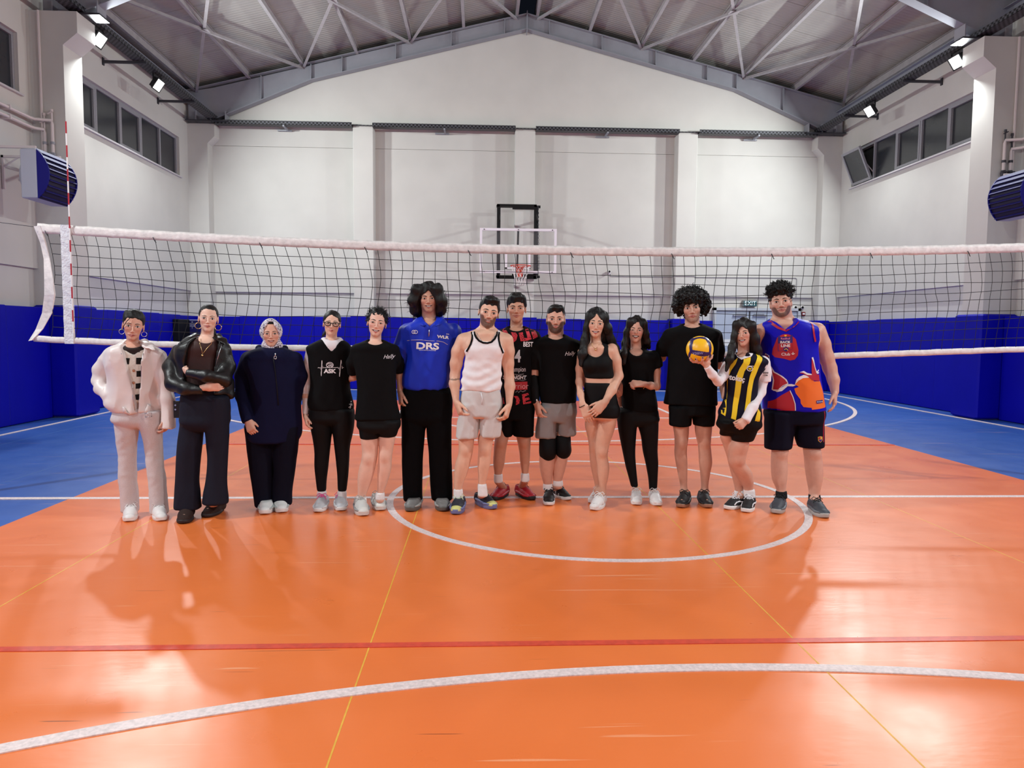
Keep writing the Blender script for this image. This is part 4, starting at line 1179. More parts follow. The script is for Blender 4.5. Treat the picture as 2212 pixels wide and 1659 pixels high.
def hair_shape(hd, cap=(.36, .445, .375), cen=(0, .075, .175), hairline=.27, side_y=-.02, low=-.22, side_low=-.12, wid=.0, dip=.0, peak=0.0, k=.03, temple=.215, slope=.5, part=0.0):
    """hair cap around the skull in head-local units, cut free of the face"""
    S = Shape()
    def f(P):
        q = hd.loc(P); x = np.abs(q[..., 0])
        d = e_(q, cen, cap)
        zh = hairline-slope*np.maximum(x-(.10 if slope < .8 else 0), 0)-2.2*np.maximum(x-temple, 0)-dip*np.exp(-((q[..., 0]-peak)/.12)**2)
        face = smax(q[..., 2]-zh, q[..., 1]-(side_y+.25*np.maximum(.1-q[..., 2], 0)*0), .06)
        d = smax(d, -face, .03)
        d = smax(d, low-q[..., 2], .05)
        if part: d = d+part*np.exp(-((q[..., 0]+.01)/.022)**2)*smoothstep(.2, .4, q[..., 2])
        return d*hd.H
    S.u(Func(f, hd.c-.62*hd.H, hd.c+.62*hd.H), .01)
    return S

# shoes -----------------------------------------------------------------
def shoe(person, toe_px, ang, L=.275, W=.095, upper=None, sole=None, lace=None, sole_h=.028, high=.085, toe_up=.012, extras=None, boot=0.0, laces=4, accent=None, name='shoe', toe_cap=None, lace_col=None):
    """toe_px: photo pixel where the toe touches the floor; ang: degrees the toe points to image right of straight-at-camera"""
    t = ground(*person.px(*toe_px)); a = math.radians(ang)+person.rot
    d = np.array([math.sin(a), -math.cos(a), 0.0]); r = np.array([math.cos(a), math.sin(a), 0.0]); up = np.array([0, 0, 1.0])
    heel = t-d*L
    def Wd(f, s_, z): return heel+d*f*L+r*s_+up*z
    S = Shape(); sh = sole_h
    S.u(Cone(Wd(.15, 0, sh+.028), Wd(.17, 0, high), W*.36, W*.36), .02)
    S.u(Cone(Wd(.16, 0, sh+.02), Wd(.5, 0, sh+.018), W*.38, W*.42), .03)
    S.u(Cone(Wd(.30, 0, sh+.055), Wd(.66, 0, sh+.018), W*.33, W*.36), .03)
    S.u(Cone(Wd(.55, 0, sh+.010), Wd(.84, 0, sh+.004), W*.45, W*.38, ((0, 0, 1), .75)), .03)
    if boot: S.u(Cone(Wd(.16, 0, sh+.03), Wd(.20, 0, boot), W*.42, W*.47), .03)
    S.half(Wd(0, 0, sh-.006), (0, 0, -1), .004)
    if not boot: S.cut(Cone(Wd(.16, 0, high-.012), Wd(.15, 0, high+.06), W*.29, W*.31), .008)
    S.half(Wd(0, 0, (boot or high)+.004), (0, 0, 1), .006)
    V, F = sdf_mesh(S, .0062); o = mesh_obj(name, V, F, upper, person.root, True)
    # sole: smooth outline with a curled toe
    n = 40; ring = []
    for i in range(n):
        an = 2*math.pi*i/n; x = .5-.5*math.cos(an); s_ = math.sin(an)
        w = W*.5*(abs(s_)**.75)*(.86+.22*math.sin(math.pi*min(1, max(0, (x-.25)/.9))))*(1 if s_ > 0 else -1)
        ring.append((-.01+1.02*x, w))
    V = []; F = []
    for z, g in ((0.0, .90), (.006, 1.0), (sh*.8, 1.02), (sh+.004, .96)):
        for f, w in ring:
            zz = z+toe_up*max(0, (f-.75)/.27)**2*(1.2 if z < .01 else .8)
            V.append(Wd(.5+(f-.5)*(.97+.03*g), w*g, zz+.001))
    for q in range(3):
        for i in range(n):
            j = (i+1) % n; F.append((q*n+i, q*n+j, (q+1)*n+j, (q+1)*n+i))
    F.append(tuple(range(n-1, -1, -1))); F.append(tuple(3*n+i for i in range(n)))
    mb = MB(); mb.add(V, F); mb.build('sole', sole, o, True)
    if lace is not None:
        lm = MB()
        for i in range(laces):
            f = .40+.075*i; z = sh+.055+W*.33-(f-.30)/.36*.040+.001
            f2 = f+.05; z2 = sh+.055+W*.33-(f2-.30)/.36*.040+.001
            for sg in (-1, 1):
                lm.tube([Wd(f, -sg*W*.24, z-.014), Wd((f+f2)/2-.01, 0, (z+z2)/2+.004), Wd(f2, sg*W*.24, z2-.014)], .0035, 5)
        f = .37; z = sh+.055+W*.33
        for sg in (-1, 1):
            lm.tube([Wd(f, 0, z), Wd(f, sg*.025, z+.012), Wd(f+.03, sg*.045, z-.004), Wd(f+.05, sg*.03, z-.012), Wd(f+.02, 0, z-.002)], .003, 5)
            lm.tube([Wd(f, 0, z), Wd(f+.05, sg*.02, z-.004), Wd(f+.11, sg*.04, z-.03)], .003, 5)
        lm.build('laces', lace, o)
    if accent is not None:
        kind, am = accent
        ab = MB()
        for sg in (-1, 1):
            if kind == 'stripes':
                for i in range(3):
                    f = .42+.075*i; pts = [Wd(f+.0, sg*W*.30, sh+.062-.02*i*.6), Wd(f+.04, sg*W*.435, sh+.035-.006*i), Wd(f+.075, sg*W*.475, sh+.008)]
                    ab.tube(pts, .0062, 5)
            elif kind == 'side':
                ab.tube([Wd(.12, sg*W*.40, sh+.03), Wd(.3, sg*W*.44, sh+.022), Wd(.48, sg*W*.46, sh+.035), Wd(.62, sg*W*.42, sh+.03), Wd(.74, sg*W*.44, sh+.012)], .0065, 5)
            elif kind == 'panel':
                ab.tube([Wd(.2, sg*W*.42, sh+.02), Wd(.45, sg*W*.46, sh+.016), Wd(.7, sg*W*.49, sh+.008), Wd(.9, sg*W*.36, sh+.010)], [.010, .014, .012, .006], 6)
        ab.build('side_panel', am, o, True)
    if toe_cap is not None:
        S2 = Shape(); S2.u(Cone(Wd(.62, 0, sh+.008), Wd(.86, 0, sh+.003), W*.465, W*.405, ((0, 0, 1), .74)), .03)
        S2.half(Wd(0, 0, sh-.006), (0, 0, -1), .004); S2.half(Wd(.74, 0, 0), -d, .004)
        V, F = sdf_mesh(S2, .0062); mesh_obj('toe_cap', V, F, toe_cap, o, True)
    return o

def sock(person, rows, m, ratio=1.0):
    S = Shape(); S.u(person.loft(rows, ratio, grow=.004, cap=.004), .01); S.post = lambda P: .0012*np.sin(P[..., 2]*500)
    return person.add('sock', S, m, .006)

# flat prints that lie on a garment -----------------------------------------
def conform(name, V2, F, garment, m, parent, Yf, off=.0025, grid=.018):
    """V2: world (x, z) outline; laid onto the garment by casting along +y"""
    bm = bmesh.new()
    vs = [bm.verts.new((x, Yf, z)) for x, z in V2]
    for f in F:
        try: bm.faces.new([vs[i] for i in f])
        except ValueError: pass
    lo = np.min(V2, 0); hi = np.max(V2, 0)
    for ax, no in ((0, (1, 0, 0)), (1, (0, 0, 1))):
        g = lo[ax]+grid
        while g < hi[ax]:
            co = (g, 0, 0) if ax == 0 else (0, 0, g)
            bmesh.ops.bisect_plane(bm, geom=bm.verts[:]+bm.edges[:]+bm.faces[:], plane_co=co, plane_no=no); g += grid
    bv = BV.get(garment.name)
    if bv is None:
        og = parent_origin(garment); me = garment.data
        co = np.empty(len(me.vertices)*3); me.vertices.foreach_get('co', co); co = co.reshape(-1, 3)+og
        bv = BVHTree.FromPolygons([tuple(c) for c in co], [tuple(p.vertices) for p in me.polygons]); BV[garment.name] = bv
    dead = []
    for v in bm.verts:
        h = bv.ray_cast(Vector((v.co.x, Yf-.6, v.co.z)), Vector((0, 1, 0)), 1.6)
        if h[0] is not None: v.co = h[0]+Vector((0, -off, 0)); continue
        n = bv.find_nearest(Vector((v.co.x, Yf-.05, v.co.z)))
        if n[0] is not None and math.hypot(n[0].x-v.co.x, n[0].z-v.co.z) < .02: v.co = n[0]+n[1]*off
        else: dead.append(v)
    bmesh.ops.delete(bm, geom=dead, context='VERTS')
    V = [tuple(v.co) for v in bm.verts]; ix = {v: i for i, v in enumerate(bm.verts)}
    Fo = [tuple(ix[v] for v in f.verts) for f in bm.faces]; bm.free()
    if not Fo: return None
    return mesh_obj(name, V, Fo, m, parent, True)
BV = {}
def poly_print(person, name, pts, garment, m, grid=.02, off=.0025, dyf=-.1):
    V2 = []
    for u, v in pts:
        w = person.P(u, v, dyf); V2.append((w[0], w[2]))
    return conform(name, np.array(V2), [tuple(range(len(pts)))], garment, m, garment, person.Y, off, grid)
def line_print(person, name, pts, wd, garment, m, off=.0025, dyf=-.1, grid=.02):
    """a stroke of width wd (crop units) along pts"""
    P = np.array(pts, float); T = np.gradient(P, axis=0); T /= np.linalg.norm(T, axis=1)[:, None]+1e-9
    N = np.stack([-T[:, 1], T[:, 0]], 1); ws = np.array(wd if hasattr(wd, '__len__') else [wd]*len(P))[:, None]/2
    A, B = P+N*ws, P-N*ws; V2 = []
    for u, v in list(A)+list(B):
        w = person.P(u, v, dyf); V2.append((w[0], w[2]))
    n = len(P); F = [(i, i+1, n+i+1, n+i) for i in range(n-1)]
    return conform(name, np.array(V2), F, garment, m, garment, person.Y, off, grid)
def text_print(person, name, txt, uv, height, garment, m, rot=0.0, bold=.0, sx=1.0, shear=0.0, off=.003, dyf=-.1):
    V, F = text_mesh(txt, 1.0, bold, shear, sx)
    hgt = V[:, 1].max()-V[:, 1].min(); V = (V-(V.max(0)+V.min(0))/2)/hgt*height
    c, s_ = math.cos(math.radians(rot)), math.sin(math.radians(rot))
    V2 = []
    for x, y in V:
        w = person.P(uv[0]+x*c-y*s_, uv[1]-(x*s_+y*c), dyf); V2.append((w[0], w[2]))
    return conform(name, np.array(V2), F, garment, m, garment, person.Y, off, .03)
# ------------------------------------------------------------------ tailoring helpers
def fab(name, col, rough=.8, bump=.06, bscale=160, var=.05, vscale=20, sheen=.0, spec=.3, **k):
    return mat(name, col, rough, bump=bump, bscale=bscale, var=var, vscale=vscale, sheen=sheen, spec=spec, **k)
M_blk = fab('black_jersey', (9, 9, 11), .85, spec=.15); M_blk2 = fab('black_stretch', (8, 8, 10), .7, spec=.2); M_hair = mat('hair_black', (11, 9, 9), .5, spec=.35, var=.4, vscale=18, stretch=(6, 6, 1), bump=.3, bscale=60)
M_hairb = mat('hair_dark_brown', (20, 14, 13), .45, spec=.35, var=.4, vscale=18, stretch=(6, 6, 1), bump=.3, bscale=60)
M_pw = mat('print_white', (232, 232, 236), .6); M_sockw = fab('sock_white', (232, 230, 230), .85); M_sockb = fab('sock_black', (20, 20, 22), .85)
M_gold = mat('gold', (222, 186, 130), .25, .9); M_silver = mat('silver', (210, 210, 214), .25, .9)
M_solew = mat('sole_white', (226, 224, 222), .5); M_soleb = mat('sole_black', (24, 24, 26), .6)

def arm(p, shape, pts, rad, k=.02, flat=None):
    for i in range(len(pts)-1):
        shape.u(Cone(p.P(*pts[i]), p.P(*pts[i+1]), rad[i]*p.k, rad[i+1]*p.k, flat), k)
def neckcut(p, sh, u, v, hw, drop, dy=-.07, depth=.11, k=.006):
    sh.cut(Ell(p.P(u, v, dy), (hw*p.k, depth, drop*p.k)), k)
def frontcut(p, sh, rows, yoff=-.01, k=.006, smooth=False):
    W_ = [(p.P((a+b)/2, v, -.1)[2], p.P(a, v, -.1)[0], p.P(b, v, -.1)[0]) for v, a, b in rows]; W_.sort()
    z, a, b = (np.array(c) for c in zip(*W_)); yf = p.Y+yoff
    def f(P):
        zz = P[..., 2]; l, r = np.interp(zz, z, a), np.interp(zz, z, b)
        return np.maximum(np.maximum(np.maximum(l-P[..., 0], P[..., 0]-r)*.9, P[..., 1]-yf), np.maximum(zz-z[-1], z[0]-zz))
    sh.cut(Func(f, (a.min(), p.Y-.5, z[0]), (b.max(), yf, z[-1])), k)
def folds(amp, f=26, seed=0, an=(1, .6, .5)): return lambda P: amp*wob(P, f, seed, an)
def garment(p, name, shape, m, h=.009, amp=.0025, f=28, seed=1, an=(1, .7, .45), label=None):
    shape.post = (lambda P: amp*.55*wob(P, f, seed, an)+amp*.9*ridge(P, f*1.5, seed+3, an)) if amp else None
    o = p.add(name, shape, m, h)
    if label: o['label'] = label
    return o
def foot(p, toe, ang, ankle, r, L=.27):
    t = ground(*p.px(*toe)); a = math.radians(ang)+p.rot; d = np.array([math.sin(a), -math.cos(a), 0]); h = t-d*L*.80
    p.body.u(Cone(p.P(*ankle, p.lean_at(ankle[1])), h+[0, 0, .07], r*p.k, .034), .02); p.body.u(Cone(h+[0, 0, .055], t-d*L*.25+[0, 0, .045], .033, .026), .02)
def patch(p, name, pts, gar, m, off=.004, th=.006, dyf=-.1, grid=.02, parent=None):
    """a piece of cloth lying on the garment, with thickness"""
    o = poly_print(p, name, pts, gar, m, grid, off, dyf)
    if o is not None:
        md = o.modifiers.new('thickness', 'SOLIDIFY'); md.thickness = th; md.offset = 0
    return o
def hoop(p, c, r, m, name='earring'):
    c = p.P(*c); mb = MB(); mb.tube([c+np.array([r*math.cos(a), r*.35*math.sin(a)*0+.004*math.cos(a), r*math.sin(a)]) for a in np.linspace(0, 2*math.pi, 21)[:-1]], .0022, 6, closed=True)
    return mb.build(name, m, p.root, True)
def strands(p, name, hd, m, n, seeds, r=.004, wave=.0):
    pass
def set_head(p, crown_uv, chin_uv, hair=.05, dy=-.02, **kw):
    a, b = p.P(*crown_uv, dy), p.P(*chin_uv, dy); H = np.linalg.norm(a-b)/(1+hair)
    up = (a-b)/np.linalg.norm(a-b); c = b+up*H*.5
    p.head = Head(c, H, **kw); return p.head
def neck(p, base, r, dy=.0, k=.03, low=None):
    hd = p.head; p.body.u(Cone(p.P(*base, .035+dy), hd.wor((0, .15, -.20)), r*p.k*1.08, r*p.k*.96), k)
def hairmesh(p, sh, m=None, h=.006, amp=.004, f=90, seed=2, an=(1, 1, .35), name='hair'):
    sh.post = folds(amp, f, seed, an); return p.add(name, sh, m or M_hair, h)
def curls(p, name, m, sites, r=.010, seed=1, amp=.014, parent=None):
    """little ringlets: short helical tubes around the given world points, each with a direction"""
    rg = np.random.default_rng(seed); mb = MB()
    for c, d, ln in sites:
        d = A3(d)/np.linalg.norm(d); u = np.cross(d, [.3, .2, .93]); u /= np.linalg.norm(u); v = np.cross(d, u); ph = rg.uniform(0, 6.28)
        n = 9; pts = [A3(c)+d*ln*t+amp*(math.cos(ph+9*t)*u+math.sin(ph+9*t)*v)*(.5+.5*t) for t in np.linspace(0, 1, n)]
        mb.tube(pts, [r*(1-.55*i/n) for i in range(n)], 5)
    o = mb.build(name, m, parent or p.root, True); o['kind'] = 'stuff'; return o
def chain(p, name, pts, m, r=.0018):
    mb = MB(); mb.tube(pts, r, 5); return mb.build(name, m, p.root, True)
def front_y(hd_or_p, garment_obj, x, z, Y):
    h = bvh_of(garment_obj).ray_cast(Vector((x, Y-.6, z)), Vector((0, 1, 0)), 1.5); return h[0].y if h[0] is not None else Y-.1
def bvh_of(g):
    if g.name not in BV:
        og = parent_origin(g); me = g.data; co = np.empty(len(me.vertices)*3); me.vertices.foreach_get('co', co); co = co.reshape(-1, 3)+og
        BV[g.name] = BVHTree.FromPolygons([tuple(c) for c in co], [tuple(q.vertices) for q in me.polygons])
    return BV[g.name]
def necklace(p, pts, on, m, pendant=None, off=.004):
    out = []
    for u, v in pts:
        w = p.P(u, v, -.1); y = min(front_y(p, g, w[0], w[2], p.Y) for g in on); out.append((w[0], y-off, w[2]))
    o = chain(p, 'necklace', out, m)
    if pendant is not None:
        c = out[pendant]; mb = MB(); mb.lathe([(.001, -.004), (.008, -.002), (.008, .002), (.001, .004)], (c[0], c[1]-.003, c[2]-.008), 12, 'y'); mb.build('pendant', m, o, True)
    return o
def zipline(p, name, pts, gar, m, r=.0035):
    out = []
    for u, v in pts:
        w = p.P(u, v, -.1); out.append((w[0], front_y(p, gar, w[0], w[2], p.Y)-.003, w[2]))
    mb = MB(); mb.tube(out, r, 6); return mb.build(name, m, gar, True)
def Yof(org, sc, toe, back=.20):
    return ground(org[0]+toe[0]/sc, org[1]+toe[1]/sc)[1]+back
A_, B_, C_, D_, E_, F_, G_ = ((180, 640), 3.253), ((490, 640), 3.254), ((840, 590), 3.073), ((1050, 610), 3.2535), ((1220, 640), 3.456), ((1410, 600), 3.19), ((1540, 600), 3.130)


def conv(p, org, sc, pts): return [((org[0]+x/sc-p.ox)*p.s, (org[1]+y/sc-p.oy)*p.s) for x, y in pts]
def top(p, name, rows, m, depth=.12, sleeves=(), necks=(), h=.009, amp=.0025, f=26, seed=1, an=(1, .7, .45), extra=None, label=None, p_=2.3):
    """shirt: torso sections, sleeves [(points, radii)], neck openings [(u, v, half width, drop)]"""
    T = Shape(); T.u(p.loft(rows, depth=depth, p=p_), .02)
    for pts, rad in sleeves:
        for i in range(len(pts)-1):
            c = Sleeve if i == len(pts)-2 else Cone
            T.u(c(p.P(*pts[i]), p.P(*pts[i+1]), rad[i]*p.k, rad[i+1]*p.k), .035 if i == 0 else .02)
    if extra: extra(T)
    for n in necks: neckcut(p, T, *n)
    return garment(p, name, T, m, h, amp, f, seed, an, label)
def trunk(p, rows, depth=.12, shrink=.018): p.body.u(p.loft(rows, depth=depth, shrink=shrink), .03)
def pants(p, name, pelvis, legs, m, depth=.12, ratio=1.15, h=.009, amp=.0025, f=24, seed=3, an=(1, .7, .5), k=.018, skin=True, extra=None):
    S = Shape(); S.u(p.loft(pelvis, depth=depth), .03)
    def leg(l, shrink=0.0):
        q = p.loft(l, ratio, shrink=shrink); z = q.t[0]; t = np.clip((z[-1]-z)/min(.30, z[-1]-z[0]), 0, 1); t = t*t*(3-2*t)
        q.t[4] = np.maximum(q.t[4], (depth-.006-shrink)*(1-t)+q.t[4]*t); q.lo[1] = p.Y-depth; q.hi[1] = p.Y+depth; q.t[2] = p.Y*(1-t)+q.t[2]*t
        return q
    for l in legs: S.u(leg(l), max(k, .012))
    if extra: extra(S)
    if skin:
        p.body.u(p.loft(pelvis, depth=depth, shrink=.024), .03)
        for l in legs: p.body.u(leg(l, .022), .012)
    return S, (name, m, h, amp, f, seed, an)
def sew(p, S):
    sh, (name, m, h, amp, f, seed, an) = S
    return garment(p, name, sh, m, h, amp, f, seed, an)
def legs(p, L, R, ratio=1.05, hem=None, knee=None):
    for i, l in enumerate((L, R)):
        if hem is not None: l = [(r[0], r[1]+19, r[2]-19)+tuple(r[3:]) if r[0] < hem[i] else r for r in l]
        q = p.loft(l, ratio); p.body.u(q, .010)
        if knee is not None:
            z = p.P(0, knee[i])[2]; cx, cy, a, b = q.at(z)
            p.body.u(Ell((cx, cy-b*.72, z+.012), (a*.58, b*.42, .040)), .03)
def hair_func(hd, fn, r=.8): return Func(lambda P: fn(hd.loc(P))*hd.H, hd.c-r*hd.H, hd.c+r*hd.H)
def locks(p, sh, pts, rad, k=.02, flat=None): arm(p, sh, pts, rad, k, flat)
def scatter(hd, n, cen, rad, seed, cond, out=1.0, ln=(.02, .04), down=.4):
    rg = np.random.default_rng(seed); res = []
    while len(res) < n:
        v = rg.normal(size=3); v /= np.linalg.norm(v); q = A3(cen)+v*A3(rad)*out
        if not cond(q): continue
        nrm = v/A3(rad); nrm /= np.linalg.norm(nrm); d = hd.R@(nrm+[0, 0, -down])
        res.append((hd.wor(q), d, rg.uniform(*ln)))
    return res
# ------------------------------------------------------------------ woman in the cream jacket
def woman_cream():
    p = Person('woman in an oversized cream jacket over a black and white knit with pale grey trousers', *A_, Yof(*A_, (320, 1592)), (222, 172, 152), (176, 96, 92))
    p.begin((430, 1540))
    hd = set_head(p, (360, 96), (343, 310), .06, roll=7.5, mw=.135, smile=.9, zm=-.295, jw=.86, fw=.96, nose=.92, chin=.9, lipk=1.15, fem=1)
    inner = [(330, 300, 398), (352, 255, 445), (385, 215, 480), (480, 225, 480), (600, 232, 486), (740, 228, 500), (800, 225, 540)]
    trunk(p, inner, .098); neck(p, (347, 345), 40)
    Lg = [(800, 222, 385), (900, 223, 388), (1000, 233, 376), (1100, 246, 371), (1170, 250, 370), (1260, 248, 372), (1400, 262, 384), (1515, 268, 388)]
    Rg = [(800, 385, 545), (900, 392, 552), (1000, 422, 554), (1100, 436, 556), (1180, 443, 562), (1260, 455, 574), (1400, 465, 586), (1525, 470, 598)]
    tr = pants(p, 'trousers', [(780, 232, 532), (820, 218, 545), (880, 220, 550), (920, 300, 470)], [Lg, Rg], fab('trousers_heather', (206, 196, 196), .85, .1, 300, .07, 150), .115, 1.05, amp=.0035, f=34, an=(.7, .7, 1.2))
    arm(p, p.body, [(200, 400, 0), (130, 520, .02), (118, 630, .0), (190, 700, -.08)], [30, 28, 26, 20]); arm(p, p.body, [(520, 405, 0), (570, 560, .02), (595, 740, .0), (585, 860, -.03)], [30, 28, 24, 17])
    p.hand((585, 860, -.03), (578, 945, -.05), (-1, 0, 0), (0, -1, 0), .15, curl=(.5, .6, .5))
    foot(p, (318, 1592), -6, (328, 1470), 28, .24); foot(p, (552, 1587), 6, (535, 1470), 28, .24)
    body = p.finish_body(blush=.7)
    face_parts(hd, p.root, .036, .0125, brow_up=.0)
    sh = hair_shape(hd, (.338, .425, .365), (0, .08, .165), .29, -.06, -.25)
    sh.u(hair_func(hd, lambda q: e_(q, (-.03, .08, .43), (.25, .28, .09))), .05); sh.u(hair_func(hd, lambda q: e_(q, (0, .38, -.02), (.16, .14, .16))), .05)
    hairmesh(p, sh, amp=.0045, f=110)
    mb = MB(); mb.tube([hd.wor(A3((x, y, z))) for x, y, z in ((-.10, -.34, .30), (-.2, -.38, .16), (-.27, -.32, 0), (-.30, -.25, -.12), (-.29, -.22, -.2))], [.003, .003, .0025, .002, .001], 5); mb.build('hair_strand', M_hair, p.root, True)
    for c in ((270, 248, -.02), (427, 267, -.02)): hoop(p, c, .019, M_silver)
    us = top(p, 'undershirt', [(338, 285, 408), (360, 245, 452), (400, 222, 474), (520, 230, 478)], fab('undershirt_dark', (42, 32, 32)), .100, necks=[(345, 318, 62, 46)], amp=.001)
    def vcut(T): frontcut(p, T, [(330, 255, 440), (365, 282, 414), (408, 342, 350)], .02)
    M_kn = fab('knit_cream', (226, 220, 210), .9, .6, 240, .08, 90)
    cd = top(p, 'cardigan', [(345, 262, 436), (365, 238, 460), (400, 218, 478), (600, 228, 492), (745, 226, 505)], M_kn, .106, amp=.001, extra=vcut)
    M_kb = fab('knit_black', (22, 20, 20), .9, .5, 240)
    o6, s6 = (200, 730), 7.54
    for q in (((545, 325), (612, 330), (600, 430), (562, 425)), ((697, 325), (812, 325), (810, 430), (697, 430)), ((705, 540), (805, 535), (800, 630), (706, 635)), ((697, 745), (790, 735), (780, 825), (697, 830)), ((690, 925), (750, 915), (745, 1015), (702, 1010))):
        poly_print(p, 'knit_block', conv(p, o6, s6, q), cd, M_kb)
    for q in ((668, 532), (668, 730)):
        u, v = conv(p, o6, s6, [q])[0]; w = p.P(u, v, -.1); y = front_y(p, cd, w[0], w[2], p.Y)
        MB().lathe([(.009, -.003), (.011, 0), (.009, .004)], (w[0], y-.003, w[2]), 12, 'y').build('button', mat('button_tan', (176, 120, 90), .4), cd, True)
    sew(p, tr)
    M_j = fab('jacket_cream', (228, 216, 212), .42, .12, 30, .03, 8, spec=.5)
    J = Shape(); J.u(p.loft([(322, 268, 430), (345, 222, 478), (372, 178, 530), (430, 162, 552), (520, 180, 548), (620, 188, 545), (700, 178, 552), (765, 172, 560), (795, 205, 552), (812, 222, 542)], depth=.135, p=2.3), .02)
    for pts, rad in (([(190, 415, 0), (132, 520, .02), (112, 600, .01), (128, 655, -.04), (178, 705, -.09)], [56, 56, 50, 44, 34]), ([(535, 418, 0), (572, 550, .01), (598, 720, -.01), (598, 930, -.03)], [50, 50, 48, 58])):
        for i in range(len(pts)-1): J.u((Sleeve if i == len(pts)-2 else Cone)(p.P(*pts[i]), p.P(*pts[i+1]), rad[i]*p.k, rad[i+1]*p.k), .03)
    frontcut(p, J, [(290, 268, 428), (345, 276, 422), (400, 296, 416), (560, 338, 402), (700, 362, 393), (815, 376, 387)], -.0)
    J.cut(Ell(p.P(347, 300, -.02), (70*p.k, .12, 50*p.k)), .01)
    J.post = lambda P: .006*wob(P, 22, 4, (1, .5, .45))+.014*ridge(P, 30, 9, (.9, .6, .5))
    jk = p.add('jacket', J, M_j, .0085)
    for sx, pts, rad in ((-1, [(330, 316, .09), (282, 318, .05), (252, 345, -.05), (205, 382, -.10)], [14, 24, 30, 16]), (1, [(362, 318, .09), (425, 318, .05), (455, 345, -.05), (492, 372, -.10)], [14, 24, 32, 16])):
        C = Shape(); locks(p, C, pts, rad, .02, ((sx*.35, -.55, .75), .30)); p.add('collar', C, M_j, .007).parent = p.root
    zipline(p, 'zip', [(292, 400), (318, 480), (340, 570), (362, 700), (374, 800)], jk, M_silver, .0025); zipline(p, 'zip', [(418, 400), (408, 500), (400, 600), (392, 700), (386, 800)], jk, M_silver, .0025)
    patch(p, 'waist_strap', conv(p, o6, s6, [(540, 1110), (580, 1120), (650, 1240), (635, 1460), (560, 1430), (580, 1270)]), jk, M_j, .012, .006)
    patch(p, 'waist_strap', conv(p, o6, s6, [(880, 1085), (925, 1100), (930, 1200), (900, 1260), (860, 1200)]), jk, M_j, .012, .006)
    u, v = conv(p, o6, s6, [(910, 1255)])[0]; w = p.P(u, v, -.13); mb = MB(); mb.tube([w+[a, 0, b] for a, b in ((-.025, -.016), (.025, -.012), (.022, .016), (-.026, .012))], .003, 6, closed=True); mb.build('buckle', M_silver, jk, True)
    wl = mat('leather_white', (228, 224, 222), .45)
    shoe(p, (318, 1592), -6, .26, .098, wl, M_solew, wl, .03, .09, toe_cap=wl); shoe(p, (552, 1587), 6, .26, .098, wl, M_solew, wl, .03, .09, toe_cap=wl)

